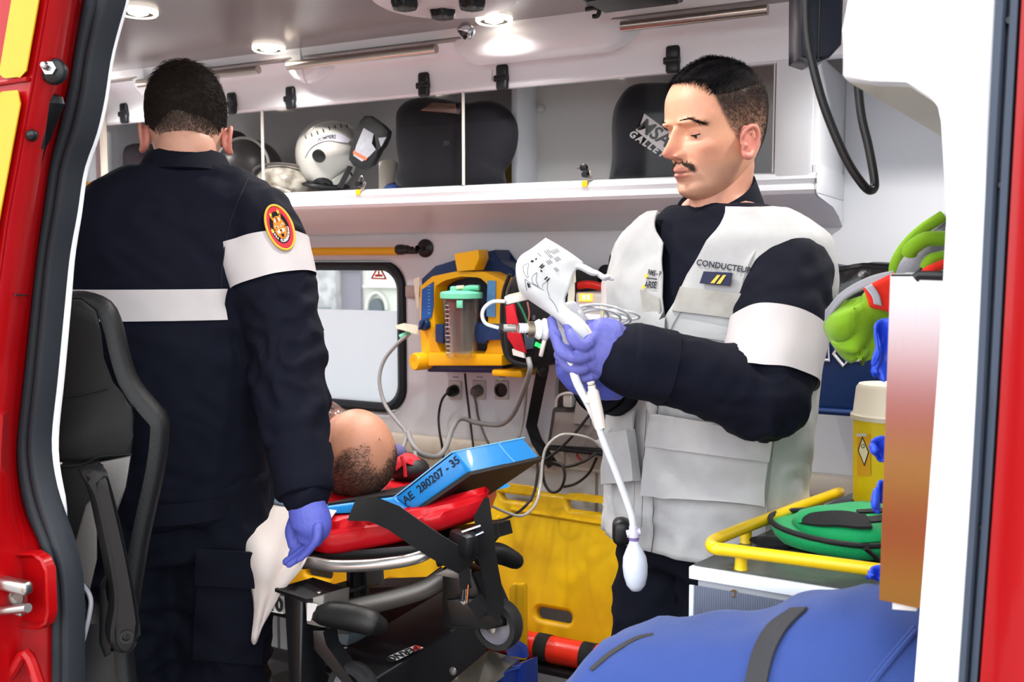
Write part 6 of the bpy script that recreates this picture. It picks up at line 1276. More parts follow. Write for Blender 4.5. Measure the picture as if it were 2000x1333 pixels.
# ================================================================== stretcher
AX_ = V3(math.cos(math.radians(14)), -math.sin(math.radians(14)), 0); CX = np.cross((0, 0, 1), AX_)      # long axis towards the head end, and across
PP = lambda *q: np.array([pt(*a) for a in q])
RV = M('red_vinyl', (206, 16, 30), .38, var=.06, vs=14, coat=.15, bump=.15, bs=30); BV = M('blue_vinyl', (34, 138, 216), .35, var=.06, vs=20, coat=.1, bump=.15, bs=40)
BLKM = M('black_powder_coat', (13, 14, 17), .35, var=.1); GRM = M('grey_cast_metal', (122, 118, 114), .4, .6, var=.08); TUBE = M('silver_tube', (190, 186, 184), .32, .85)
WEB = weave('black_webbing', (24, 24, 26), .75, 500, bump=.3); CLOTH = weave('white_sheet', (224, 212, 206), .9, 700, var=.04)
st = thing('stretcher', 'wheeled ambulance stretcher with black frame, silver side tube and red mattress cover', 'stretcher', V3(*(pt(760, 1100, 2.05)[:2]), .0))
NT = [(640, 1012, 1.96), (700, 1004, 1.95), (770, 998, 1.94), (850, 985, 1.93), (942, 962, 1.92)]; NBt = [(625, 1086, 1.95), (700, 1076, 1.94), (770, 1062, 1.93), (850, 1040, 1.92), (930, 1010, 1.92)]
T0, B0 = PP(*NT), PP(*NBt); T0 = np.concatenate([[T0[0]-AX_*q for q in (1.5, .9, .4, .12)], T0]); B0 = np.concatenate([[T0[i]-V3(0, 0, .075) for i in range(4)], B0])
T0, B0 = catmull(T0, 5), catmull(B0, 5); rows = []
for k, (t, b) in enumerate(zip(T0, B0)):
    wd = float(np.interp(k/(len(T0)-1), [0, .5, .75, 1], [.5, .5, .2, .02])); h = t-b; e = .012*math.sin(k*1.9)+.01*math.sin(k*.7); rows.append([b+CX*.015, b+h*.12-CX*.004, b+h*.45-CX*.012, b+h*.62-CX*(.014+e*.4), b+h*.70+CX*(.004+e*.3), b+h*.9+CX*.002, t+CX*.02, t+CX*.4*wd+V3(0, 0, .01), t+CX*.84*wd, t+CX*.98*wd-h*.1, b+CX*wd+h*.4, b+CX*.98*wd, b+CX*.5*wd])
mb = MB(); mb.grid(rows, closed_u=True); n_ = len(rows[0]); mb.f += [tuple(range(n_)), tuple((len(rows)-1)*n_+j for j in range(n_))[::-1]]
obj('mattress', mb, RV, st, 60, label='red vinyl mattress')
# blue head pad
q1, q2, q3, q4 = PP((768, 973, 1.965), (882, 884, 1.93), (915, 923, 1.925), (805, 1000, 1.95)); W = unit(CX*1+V3(0, 0, .0))*.215
nn = unit(np.cross(q2-q1, W)); 
pad = thing('head_pad', 'raised bright blue vinyl head pad with handwritten number under the bald patient', 'cushion', q4)
obj('pad', MB().prism([q1, q2, q3, q4], W, .010), BV, pad, 50)
obj('black_underside', MB().prism([q4+(q1-q4)*.02, q3+(q2-q3)*.02, q3+(q3-q2)*.14, q4+(q4-q1)*.14], W), M('black_vinyl', (26, 26, 28), .5, bump=.2), pad)
obj('black_top', MB().prism([q1+(q1-q4)*.0+(q2-q1)*.05+W*.04, q2-(q2-q1)*.05+W*.04, q2-(q2-q1)*.05+W*.04+(q2-q3)*.05, q1+(q2-q1)*.05+W*.04+(q2-q3)*.05], W*.92), MATS['black_vinyl'], pad)
f1, f2, f3, f4 = PP((620, 992, 1.99), (768, 972, 1.965), (800, 1000, 1.95), (620, 1006, 1.98)); obj('flat_section', MB().prism([f1, f2, f3, f4], CX*.30, .006), BV, pad); obj('flat_top', MB().prism([f1+V3(0, 0, .001)+CX*.012, f2+V3(0, 0, .001)+CX*.012, f2+V3(0, 0, .005)+CX*.012, f1+V3(0, 0, .005)+CX*.012], CX*.27), MATS['black_vinyl'], pad)
obj('pad_seam', MB().tube([q2+W*.62, q2+(q3-q2)*.5+W*.60-nn*.0+unit(q2-q1)*.001, q3+W*.62], .0012, 5).tube([q1, q2], .0014, 5).tube([q2, q2+W], .0014, 5), M('pale_blue_stitch', (120, 190, 236), .6), pad)
e1, e2 = unit(q2-q1), unit(q1-q4); mb = MB(); text_on(mb, 'AE  280207 - 35', q1*.28+q2*.32+q3*.22+q4*.18-CX*.0012, e1, e2, .022, .0004, .0, spacing=1.0); obj('handwriting', mb, M('black_marker', (20, 28, 46), .7), pad, None)
# sheet, grey-blue sheet, red blanket
def cloth(name, rows, th_, mat, lab, cat, parent=None, k=4, amp=.003, seed=3, sc=40):
    G_ = np.array([[pt(*q) for q in r] for r in rows]); G_ = np.array([catmull(r, k) for r in G_]); G_ = np.array([catmull(G_[:, j], k) for j in range(G_.shape[1])]).transpose(1, 0, 2)
    nz = np.cross(np.gradient(G_, axis=1), np.gradient(G_, axis=0)); nz /= np.linalg.norm(nz, axis=2, keepdims=True)+1e-9; G_ = G_+nz*(amp*waves(G_.reshape(-1, 3), sc, seed).reshape(G_.shape[:2]))[..., None]
    mb = MB(); mb.sheet(G_, th_); o = obj(name, mb, mat, parent, 180 if th_ < .01 else 60); return (tag(o, lab, cat) if parent is None else o), G_
cloth('white_sheet', [[(470, 985, 2.0), (512, 990, 1.97), (570, 992, 1.98), (620, 998, 1.99), (658, 1003, 1.98)], [(475, 1030, 1.92), (516, 1040, 1.90), (560, 1030, 1.91), (604, 1044, 1.93), (645, 1016, 1.95)], [(480, 1090, 1.88), (520, 1096, 1.86), (552, 1096, 1.89), (582, 1092, 1.88), (608, 1072, 1.92)], [(490, 1140, 1.88), (515, 1150, 1.87), (532, 1150, 1.885), (556, 1130, 1.87), (596, 1100, 1.89)], [(498, 1190, 1.89), (508, 1195, 1.88), (518, 1190, 1.89), (530, 1170, 1.88), (552, 1150, 1.88)], [(492, 1250, 1.9), (496, 1258, 1.9), (500, 1254, 1.9), (508, 1236, 1.9), (514, 1222, 1.9)]], .003, CLOTH, 'white sheet hanging over the near side of the stretcher beside the gloved hand', 'sheet', amp=.005)
cloth('blue_grey_sheet', [[(490, 945, 2.02), (530, 950, 2.02), (580, 975, 2.0), (640, 990, 2.0)], [(490, 985, 1.98), (530, 985, 1.97), (575, 996, 1.97), (630, 1004, 1.975)]], .004, weave('blue_grey_cloth', (120, 144, 164), .9, 700), 'folded blue grey sheet under the patient\'s shoulder', 'sheet')
s0 = sh-V3(0, 0, .0); rows = []
for k, q in enumerate(np.linspace(.02, -.22, 6)):
    c = s0+V3(q, .0, 0)+AX_*0; w, h = (.245, .135); h *= .75 if k == 0 else 1
    rows.append([c+V3(0, -w*math.cos(a)*1.0, -.06+h*1.25*math.sin(a)**.8) for a in np.linspace(.02, math.pi-.02, 26)])
G_ = np.array(rows); G_ += np.stack([0*G_[..., 0], 0*G_[..., 0], .008*waves(G_.reshape(-1, 3), 20, 8).reshape(G_.shape[:2])], 2)
mb = MB(); mb.sheet(G_[::-1], .005); tag(obj('red_blanket', mb, weave('red_blanket_cloth', (196, 16, 24), .85, 500), None, 60), 'red blanket covering the patient\'s body on the stretcher', 'blanket')
rows = []
for k, q in enumerate(np.linspace(-.18, -1.28, 14)): c = s0+V3(q, .0, 0); rows.append([c+V3(0, -.262*math.cos(a), -.075+.17*math.sin(a)**.8) for a in np.linspace(.02, math.pi-.02, 26)])
mb = MB(); mb.sheet(np.array(rows)[::-1], .005); tag(obj('added_body_sheet', mb, CLOTH, None, 60), 'white sheet drawn over the patient\'s legs behind the man seen from behind', 'sheet')  # unseen sheet, added to keep red bounce off the ceiling and walls
# collar pouch beside the head
cp = thing('collar_pouch', 'black and red pouch on the far side of the patient\'s head', 'pouch', pt(796, 935, 2.27)); c = pt(795, 915, 2.28); mb = MB(); mb.ball(c, (.055, .045, .030), 18, 12); obj('pouch', mb, M('black_vinyl', (26, 26, 28)), cp, 60)
obj('red_flap', MB().prism(PP((770, 898, 2.24), (782, 890, 2.25), (800, 893, 2.25), (824, 912, 2.25), (812, 914, 2.24), (792, 902, 2.23), (772, 922, 2.23)), V3(0, .02, .004), .003), M('red_nylon', (196, 22, 40)), cp); obj('red_trim', MB().tube(PP((784, 892, 2.225), (790, 908, 2.22), (792, 932, 2.215)), .004, 8, sm=4), M('red_nylon', (196, 22, 40)), cp)
c = pt(770, 885, 2.3); tag(obj('purple_cloth', MB().ball(c, (.03, .03, .02), 12, 8), M('grey_purple_cloth', (92, 88, 132), .9)), 'small grey purple cloth behind the patient\'s head', 'cloth')
# oxygen mask
mk_ = thing('oxygen_mask', 'clear plastic oxygen mask on the patient\'s face beside the dark sleeve', 'mask', pt(640, 830, 2.12)); fz_ = ph[1]; c = ph[0]+fz_@V3(.085, 0, -.05)
R_ = np.stack([fz_[:, 1], fz_[:, 2], fz_[:, 0]], 1); MG = glass('mask_plastic', (.94, .95, .95), .22, .05)
v, f = lathe([(.047, 0), (.046, .008), (.038, .03), (.024, .05), (.016, .058), (.014, .075), (.017, .076), (.017, .090), (0, .091)], 24); obj('mask_cup', (c+(v*V3(.9, 1.25, 1)) @ R_.T, f), MG, mk_, 40)
obj('reservoir_bag', MB().prism([pt(626, 786, 2.06), pt(650, 800, 2.06), pt(642, 818, 2.07), pt(624, 806, 2.07)], CX*.02, .005), MG, mk_)
# frame
obj('side_tube', MB().tube(PP((520, 1092, 1.96), (600, 1098, 1.92), (650, 1106, 1.90), (720, 1105, 1.89), (780, 1098, 1.885), (815, 1090, 1.885), (836, 1080, 1.89)), .0115, 14, sm=6, rnd=True), TUBE, st, 60)
p0 = PP((560, 1088, 1.97), (836, 1062, 1.93), (842, 1090, 1.93), (560, 1116, 1.97)); obj('deck', MB().prism(p0, CX*.24, .004), BLKM, st)
obj('head_frame', MB().prism(PP((836, 1060, 1.93), (942, 1030, 1.93), (946, 1060, 1.93), (920, 1090, 1.93), (850, 1110, 1.93)), CX*.05, .008), BLKM, st)
obj('end_handle', MB().tube(PP((945, 1085, 2.0), (975, 1082, 2.02), (1005, 1095, 2.03)), [(.024, .024), (.023, .022), (.020, .018)], 14, sm=4, rnd=True), M('black_grip', (14, 14, 15), .5, bump=.06, bs=300), st, 60)
obj('corner_plate', MB().prism(PP((536, 1150, 1.86), (600, 1172, 1.84), (640, 1166, 1.86), (640, 1172, 1.86), (600, 1180, 1.84), (536, 1157, 1.86)), CX*.09, .002), BLKM, st)
for px, py, d in ((577, 1160, 1.852), (622, 1163, 1.856)): obj('bolt', MB().lathe([(.008, 0), (.008, .003), (.004, .006), (0, .006)], pt(px, py-1, d+.02), (0, 0, 1), 12), TUBE, st)
obj('front_post', MB().prism(PP((553, 1162, 1.86), (590, 1172, 1.85), (586, 1380, 1.85), (566, 1380, 1.86)), CX*.06, .004), BLKM, st); obj('diagonal_leg', MB().prism(PP((610, 1232, 1.85), (634, 1232, 1.85), (634, 1262, 1.85), (700, 1340, 1.84), (680, 1350, 1.84), (612, 1270, 1.85)), CX*.03, .003), BLKM, st)
br_ = obj('handle_bracket', MB().prism(PP((595, 1172, 1.845), (634, 1162, 1.85), (632, 1228, 1.85), (598, 1220, 1.845)), CX*.06, .003), GRM, st); obj('white_sticker', MB().prism(PP((600, 1178, 1.842), (620, 1181, 1.842), (606, 1214, 1.842), (599, 1213, 1.842)), CX*.001), M('label_white', (214, 210, 208)), br_, None)
obj('grip_handle', MB().tube(PP((636, 1198, 1.86), (660, 1202, 1.85), (700, 1210, 1.83), (726, 1218, 1.82), (738, 1222, 1.82)), [(.030, .022), (.030, .024), (.028, .024), (.026, .023), (.02, .018)], 16, sm=4, rnd=True), M('black_grip', (17, 17, 18)), st, 60)
obj('number_plate', MB().prism(PP((520, 1160, 1.9), (552, 1166, 1.885), (552, 1200, 1.885), (520, 1194, 1.9)), CX*.01), M('label_white', (214, 210, 208)), st)
mb = MB(); text_on(mb, '10', pt(538, 1182, 1.886), unit(pt(552, 1184, 1.885)-pt(524, 1180, 1.9)), V3(0, 0, 1), .036, .0016); obj('plate_number', mb, M('black_print', (22, 20, 22)), st, None)
obj('back_rest_arm', MB().tube(PP((600, 1212, 1.98), (680, 1190, 2.0), (760, 1172, 2.02), (830, 1150, 2.03), (872, 1122, 2.04)), [(.014, .02)]*5, 10, sm=4), GRM, st, 40)
obj('cross_bar', MB().tube(PP((640, 1160, 2.1), (740, 1130, 2.25)), [(.006, .016)]*2, 8), M('tan_metal', (136, 116, 84), .5, .4), st); obj('hinge_plate', MB().prism(PP((700, 1112, 2.2), (742, 1106, 2.22), (744, 1140, 2.22), (700, 1140, 2.2)), CX*.01), GRM, st)
obj('steel_joint', MB().prism(PP((872, 1110, 1.98), (902, 1118, 1.98), (902, 1134, 1.98), (846, 1124, 1.98)), CX*.03, .003), GRM, st)
obj('rear_post', MB().prism(PP((862, 1110, 2.02), (920, 1120, 2.0), (960, 1210, 2.0), (958, 1230, 2.0), (862, 1230, 2.02)), CX*.07, .006), BLKM, st)
fk = PP((872, 1172, 1.985), (930, 1170, 1.975), (982, 1212, 1.97), (984, 1224, 1.97), (950, 1232, 1.975), (880, 1222, 1.985)); obj('wheel_fork', MB().prism(fk, CX*.012, .003), BLKM, st)
def wheel(c, R, axis, w, nm='wheel'):
    w_ = obj(nm, MB().lathe([(R*.72, -w), (R*.94, -w), (R, -w*.6), (R, w*.6), (R*.94, w), (R*.72, w)], c, axis, 36), M('wheel_rubber', (40, 40, 42), .6), st, 40)
    obj('wheel_disc', MB().lathe([(0, -w*.5), (R*.3, -w*.55), (R*.62, -w*.3), (R*.74, -w*.75), (R*.74, w*.75), (0, w*.6)], c, axis, 36), M('grey_wheel_disc', (132, 130, 140), .45), w_, 40); obj('axle', MB().lathe([(.011, 0), (.011, .006), (.006, .008), (0, .008)], c-unit(axis)*w*1.3, -unit(axis), 14), TUBE, w_)
WA_ = FH*.85+RT*.5; wheel(pt(966, 1222, 2.0)+CX*.01, .052, WA_, .017); wheel(pt(690, 1348, 1.86), .052, WA_, .017); wheel(pt(870, 1210, 2.3), .045, CX, .015)
# big black box beam with the maker's plate upside down
b4 = PP((560, 1300, 1.90), (770, 1180, 2.15), (960, 1150, 2.22), (958, 1333, 2.02), (700, 1460, 1.85), (560, 1460, 1.85))
q = PP((615, 1300, 1.93), (870, 1150, 2.25), (950, 1190, 2.16), (690, 1355, 1.86)); dwn = V3(0, 0, -.22); mb = MB(); mb.prism([q[0], q[1], q[2], q[3]], dwn, .006); bm_ = obj('carriage_cover', mb, M('satin_black_cover', (20, 20, 23), .4, var=.1), st)
nb = unit(np.cross(q[3]-q[0], q[1]-q[0])); nb *= np.sign(nb[2]); pl_ = lambda x, y, o=.016: (lambda r: CAM+r*(((q[0]+nb*o-CAM)@nb)/(r@nb)))(ray(x, y))
lp_ = obj('maker_plate', MB().prism([pl_(757, 1284), pl_(810, 1262), pl_(827, 1266), pl_(775, 1291)], nb*.001), M('label_white', (214, 210, 208)), bm_, None)
mb = MB(); e1 = unit(pl_(757, 1284)-pl_(810, 1262)); e2 = unit(pl_(757, 1284)-pl_(775, 1291)); e2 = unit(np.cross(nb, e1)); text_on(mb, 'FERNO', pl_(786, 1278, .0182), e1, e2, .024, .0006); obj('maker_lettering', mb, M('black_print', (22, 20, 22)), lp_, None)
obj('maker_emblem', MB().lathe([(.0085, 0), (.0085, .0008), (.0045, .0008), (.0045, 0)], pl_(814, 1267, .0182), nb, 20), M('red_print2', (206, 30, 30), .6), lp_, None)
obj('bolt', MB().lathe([(.008, 0), (.008, .004), (0, .006)], pt(921, 1296, 1.99)-CX*.05, -CX, 12), TUBE, st)
obj('lower_bar', MB().tube(PP((650, 1250, 2.1), (760, 1262, 2.2), (870, 1245, 2.25)), .012, 10), BLKM, st); obj('under_plate', MB().prism(PP((636, 1238, 2.05), (682, 1240, 2.05), (678, 1262, 2.05), (638, 1250, 2.05)), CX*.05), M('pale_steel_plate', (136, 152, 162), .4, .5), st)
obj('red_lower_box', MB().prism(PP((690, 1150, 2.3), (830, 1145, 2.3), (830, 1240, 2.3), (690, 1240, 2.3)), CX*.1), M('dark_red_plastic', (56, 6, 10), .6), st)
obj('steel_tray', MB().prism(PP((955, 1270, 2.02), (1015, 1288, 2.02), (930, 1350, 1.88), (860, 1350, 1.90)), V3(0, 0, -.012)), M('tray_steel', (170, 164, 150), .25, .9), st)
BB = M('blue_plastic_block', (14, 44, 126), .4); obj('blue_stop', MB().prism(PP((984, 1260, 2.02), (1002, 1256, 2.02), (1018, 1266, 2.02), (1022, 1288, 2.02), (990, 1282, 2.02)), CX*.02, .003), BB, st); obj('blue_block', MB().prism(PP((990, 1306, 2.0), (1020, 1296, 2.0), (1022, 1400, 2.0), (965, 1400, 1.95), (968, 1320, 1.95), (990, 1316, 1.97)), CX*.05, .004), BB, st)
# the base: gives the frame its feet on the floor
zf = V3(0, 0, 1); base = pt(760, 1300, 2.1); base[2] = .09; obj('base_frame', MB().box(base-AX_*.55, (1.7, .42, .06), rotz(math.radians(-14)), .01), BLKM, st)
for s, t in ((-1.3, -.2), (-1.3, .2), (.2, .2)): c = base+AX_*s+CX*t; c[2] = .052; wheel(c, .052, CX, .017)
for s, t in ((-1.25, 0), (-.1, 0)): c = base+AX_*s; obj('support_leg', MB().tube([V3(c[0], c[1], .1), V3(c[0], c[1], .80)], .025, 10), BLKM, st)
# straps
sp = thing('stretcher_strap', 'wide black strap crossing the red mattress and hanging at the head end', 'strap', pt(860, 1060, 1.9))
obj('webbing', strip(PP((690, 996, 1.95), (730, 996, 1.91), (770, 1012, 1.88), (810, 1040, 1.865), (850, 1066, 1.86), (890, 1090, 1.87), (915, 1104, 1.89)), .048, .004, V3(0, 0, 1)*.6+CX*.4+AX_*.5), WEB, sp)
obj('webbing', strip(PP((938, 975, 1.93), (946, 1030, 1.91), (952, 1090, 1.91), (962, 1140, 1.92), (968, 1180, 1.93), (962, 1206, 1.93), (948, 1200, 1.93), (926, 1170, 1.94)), .034, .003, RT+UP*.1), WEB, sp)
bk_ = obj('buckle', MB().box(pt(905, 1062, 1.875), (.07, .03, .045), rotz(-.5), .010), blackp, sp); obj('buckle_clip', MB().tube(PP((902, 1040, 1.86), (938, 1028, 1.87), (944, 1040, 1.87), (910, 1056, 1.86)), .003, 8, closed=True), chrome, bk_)
obj('webbing', strip(PP((905, 1108, 1.89), (908, 1130, 1.89), (910, 1150, 1.89)), .022, .003, RT), WEB, sp); sn = obj('snap_hook', MB().tube(PP((904, 1152, 1.885), (912, 1150, 1.885), (911, 1172, 1.885), (906, 1180, 1.885), (901, 1174, 1.885)), .0035, 8, closed=True), chrome, sp); obj('hook_gate', MB().tube(PP((915, 1142, 1.88), (912, 1178, 1.88)), .0028, 8), chrome, sn)
# ================================================================== spine board, splint tube, brackets
bO = onY(1000, 1225, 2.60); bs_ = V3(1, 0, 0); btp = onY(1000, 946, 2.68); bt_ = unit(V3(0, btp[1]-bO[1], btp[2]-bO[2])); bn = np.cross(bs_, bt_)
def on_board(x, y): r = ray(x, y); p = CAM+r*(((bO-CAM)@bn)/(r@bn)); return np.array([(p-bO)@bs_, (p-bO)@bt_])
def curve_plate(outs, ext, bev, res=2):
    c = bpy.data.curves.new('c', 'CURVE'); c.dimensions = '2D'; c.fill_mode = 'BOTH'; c.extrude = ext; c.bevel_depth = bev; c.bevel_resolution = res
    for o in outs:
        s = c.splines.new('POLY'); s.points.add(len(o)-1); s.use_cyclic_u = True
        for p, q in zip(s.points, o): p.co = (q[0], q[1], 0, 1)
    ob = bpy.data.objects.new('c', c); COL.objects.link(ob); v, f = evalmesh(ob); bpy.data.objects.remove(ob); bpy.data.curves.remove(c); return v, f
H_ = (btp-bO)@bt_; x1 = on_board(1290, 1100)[0]; out = rrect(1.816, H_-.024, .045, 6)+np.array([x1-.92, H_/2-.012])
holes = []
for (a, b, c_, d_) in ((984, 956, 1046, 978), (1112, 976, 1192, 998), (1052, 1186, 1120, 1218), (942, 1160, 988, 1186)):
    p, q = on_board(a, b), on_board(c_, d_); w, h = q[0]-p[0], min(.052, abs(p[1]-q[1])); w, h = abs(w)+.024, max(h, .036)+.024; holes.append(rrect(w, h, h*.48, 5)+(p+q)/2)
for k in range(1, 4): holes.append(holes[0]*1+np.array([-.32*k, .0])); holes.append(holes[2]+np.array([-.34*k-.2, 0]))
v, f = curve_plate([out]+holes, .008, .012); YB = M('yellow_board_plastic', (236, 190, 10), .4, rgb2=(214, 164, 8), vs=5, coat=.05)
sb = thing('spine_board', 'yellow plastic spine board with handle slots leaning against the far wall', 'spine board', bO-V3(.1, 0, .02))
obj('board', (bO+v[:, :1]*bs_+v[:, 1:2]*bt_-v[:, 2:]*bn, f), YB, sb, 50)
rr_ = lambda pts: [bO+bs_*p[0]+bt_*p[1]+bn*(.021 if (bn@(CAM-bO)) > 0 else -.021) for p in [on_board(*q) for q in pts]]
for pts in ([(1005, 995), (1100, 1010), (1230, 1030)], [(980, 1010), (960, 1100), (970, 1140)]): obj('raised_rib', MB().tube(rr_(pts), .006, 8, sm=4), YB, sb)
a, b = onY(740, 1196, 2.50), onY(1210, 1300, 2.50); b[2] = a[2] = (a[2]+b[2])/2; RO = M('red_orange_cover', (218, 42, 20), .35, var=.08, vs=30, coat=.1, bump=.3, bs=40)
tb = thing('splint_tube', 'red orange rolled splint tube with black bands lying along the bottom of the yellow board', 'splint', (a+b)/2); obj('roll', MB().tube([a-V3(.5, 0, 0), a, b, b+V3(.1, 0, 0)], .038, 18, rnd=True), RO, tb, 60)
for px in (868, 1062, 1150):
    c = onY(px, 1240, 2.50); c[2] = a[2]; obj('band', MB().cyl(c-V3(.018, 0, 0), c+V3(.022, 0, 0), .0395, 18), M('black_velcro', (24, 24, 26), .9), tb)
obj('pull_cord', MB().box(onY(806, 1168, 2.46), (.012, .008, .05), None, .003), M('red_nylon', (196, 22, 40)), tb)
yb_ = thing('board_bracket', 'yellow upright metal bracket in front of the spine board by the stretcher wheel', 'bracket', onY(1010, 1290, 2.5)); YM = M('mustard_paint', (206, 160, 12), .45)
obj('upright', MB().prism([onY(x, y, 2.435) for x, y in [(994, 1150), (1000, 1142), (1022, 1142), (1025, 1150), (1025, 1290), (994, 1290)]], V3(0, .02, 0), .003), YM, yb_); obj('tab', MB().prism([onY(x, y, 2.50) for x, y in [(1068, 1272), (1100, 1280), (1096, 1318), (1070, 1314)]], V3(0, .01, 0), .002), YM, yb_)
obj('foot', MB().bb(V3(onY(1010, 1250, 2.44)[0]-.03, 2.435, 0), V3(onY(1010, 1250, 2.44)[0]+.03, 2.452, onY(1010, 1286, 2.48)[2])), YM, yb_)
a2 = V3(a[0], 2.50, a[2]-.05); obj('shelf_rail', MB().bb(V3(a[0]-.5, 2.45, a[2]-.055), V3(b[0]+.1, 2.60, a[2]-.042)), blackp, yb_)
obj('shelf_foot', MB().bb(V3(b[0]-.05, 2.52, 0), V3(b[0]-.02, 2.58, a[2]-.05)).bb(V3(a[0], 2.52, 0), V3(a[0]+.03, 2.58, a[2]-.05)), blackp, yb_)
# ================================================================== cabinet, worktop and what stands on it
cbn = thing('cabinet', 'white edged cabinet with ribbed grey front and a dark worktop beside the driver', 'cabinet', V3(-.25, 1.5, 0))
c0, c1 = onZ(1346, 1105, 1.0), onZ(1720, 1165, 1.0); ef = unit(c1-c0); es_ = unit(onZ(1642, 972, 1.0)-c0); r_ = c0+ef*.62; bk0 = c0+es_*.74; WZ = V3(0, 0, 1)
WT = M('dark_worktop', (78, 82, 78), .22, var=.12, vs=60, spec=.5)
q_ = [c0, r_, V3(r_[0], bk0[1], 1.0), bk0]; obj('worktop', MB().prism([p-V3(0, 0, .019) for p in q_], V3(0, 0, .018), .0015), M('white_laminate', (232, 234, 238), .4), cbn)
m_ = np.mean(q_, 0); obj('worktop_surface', MB().prism([p+(m_-p)*.012 for p in q_], V3(0, 0, .0008)), WT, cbn)
ins = [c0+ef*.008+es_*.010, r_+es_*.010, V3(r_[0], bk0[1]-.01, 1.0), bk0+ef*.008]; obj('carcass', MB().prism([V3(p[0], p[1], 0) for p in ins], V3(0, 0, .978)), M('grey_laminate', (178, 180, 186), .5), cbn)
A = c0+ef*.006+es_*.004; A[2] = .972; npl = 150; rows = [[], []]
for k in range(npl*2+1):
    p = A+ef*(.0016*k)-es_*(.0012 if k % 2 else 0); rows[0].append(p); rows[1].append(p-V3(0, 0, .80))
fd = obj('ribbed_front', MB().grid(rows), M('ribbed_aluminium', (150, 156, 172), .38, .55, var=.03), cbn, None, 'vertically ribbed grey metal front')
obj('lock', MB().lathe([(.0052, -.002), (.0052, .003), (.0035, .003), (.003, .0005), (0, .0005)], onY(1432, 1160, A[1]-.0), -es_, 18), M('brass', (168, 132, 84), .3, .9), fd)
obj('edge_strip', MB().prism([A-ef*.006, A+ef*.0, A-V3(0, 0, .8), A-ef*.006-V3(0, 0, .8)], -es_*.003), MATS['white_laminate'], cbn)
YR = M('yellow_tube_paint', (240, 200, 16), .28, coat=.2); RZ = 1.029
gr_ = thing('guard_rail', 'bright yellow tubular guard rail around the worktop edge', 'guard rail', onZ(1447, 1100, 1.0))
rp = [(1640, 962), (1560, 991), (1470, 1025), (1420, 1045), (1397, 1055), (1389, 1064), (1398, 1072), (1430, 1076), (1560, 1093), (1760, 1120)]
obj('rail', MB().tube([onZ(x, y, RZ) for x, y in rp], .0088, 16, sm=5, rnd=True), YR, gr_, 60)
for px, py in ((1457, 1060), (1447, 1112), (1598, 1003)):
    b = onZ(px, py, 1.001); obj('post', MB().tube([b, b+V3(0, 0, .004), b+V3(0, 0, .016), V3(b[0], b[1], RZ)], [.0092, .0084, .0082, .0086], 14), YR, gr_)
# green pouch
GN = weave('green_nylon', (22, 158, 92), .6, 420, var=.1, bump=.35); g0 = onZ(1648, 1066, 1.0)
gb = thing('first_aid_pouch', 'open green zip pouch with a black velcro patch on the dark worktop', 'bag', g0); ex, ey = unit(RT-V3(0, 0, RT[2])), unit(V3(FH[0], FH[1], 0))
def ell(cx, cy, cz, rx, ry, rot=0.): return [g0+ex*(cx+rx*math.cos(a)*math.cos(rot)-ry*math.sin(a)*math.sin(rot))+ey*(cy+ry*math.sin(a)*math.cos(rot)+rx*math.cos(a)*math.sin(rot))+V3(0, 0, cz) for a in np.linspace(0, 2*math.pi, 56, endpoint=False)]
def wob(R_, a, sc, sd): R_ = np.array(R_); return R_+a*np.stack([waves(R_.reshape(-1, 3), sc, sd+i).reshape(R_.shape[:2]) for i in range(3)], 2)
rows = wob([ell(.01, 0, .002, .086, .08), ell(.0, 0, .010, .102, .096), ell(-.002, 0, .022, .106, .100), ell(-.004, 0, .028, .104, .098), ell(0, 0, .027, .09, .08), ell(0, 0, .030, .0005, .0005)], .003, 50, 3); rows[..., 2] = np.maximum(rows[..., 2], 1.0015); obj('base_half', MB().grid(rows, closed_u=True), GN, gb, 60)
tl = lambda P: [p+V3(0, 0, .009*max(0, (-(p-g0)@ex)/.12)) for p in P]
obj('zip', MB().tube(tl(ell(-.004, 0, .027, .103, .097)), .0042, 8, closed=True), M('black_zip', (20, 20, 22), .6, bump=.5, bs=700), gb)
rows = wob([ell(.016, .0, .027, .088, .084), ell(.018, .0, .036, .090, .084), ell(.020, .0, .045, .083, .076), ell(.022, 0, .052, .06, .055), ell(.024, 0, .056, .03, .027), ell(.024, 0, .0565, .0005, .0005)], .004, 46, 9); lidv = rows; obj('lid_half', MB().grid(rows, closed_u=True), GN, gb, 60)
gtr = bvh(*(lambda m: (m.verts(), m.f))(MB().grid(rows, closed_u=True)))
mb = MB(); mb.sheet(drape(gtr, np.array([catmull([(1566, 1020), (1580, 1008), (1610, 1003), (1650, 1003), (1690, 1010)], 4), catmull([(1562, 1024), (1600, 1029), (1640, 1030), (1675, 1034), (1704, 1034)], 4)]), .0065), .004); obj('velcro_patch', mb, M('black_velcro', (24, 24, 26)), gb)
for c4 in ([(1672, 998), (1735, 994), (1735, 1002), (1676, 1003)], [(1690, 1012), (1740, 1006), (1740, 1018), (1700, 1022)]): mb = MB(); mb.sheet(drape(gtr, quadgrid(c4, 6, 3), .003), .002); obj('webbing', mb, WEB, gb)
obj('zip_puller', MB().tube([onZ(1690, 1072, 1.03), onZ(1705, 1084, 1.02), onZ(1716, 1096, 1.006)], .0035, 8, sm=3), blackp, gb)
c = onZ(1508, 1070, 1.0); mb = MB(); mb.ball(c+V3(0, 0, .008), (.028, .016, .008), 14, 8); vv = mb.v[-1]; vv += .004*np.stack([waves(vv, 120, 3), waves(vv, 120, 4), 0*vv[:, 0]], 1); vv[:, 2] = np.maximum(vv[:, 2], 1.001); tag(obj('black_strap_end', mb, WEB), 'crumpled black strap end on the worktop left of the green pouch', 'strap')
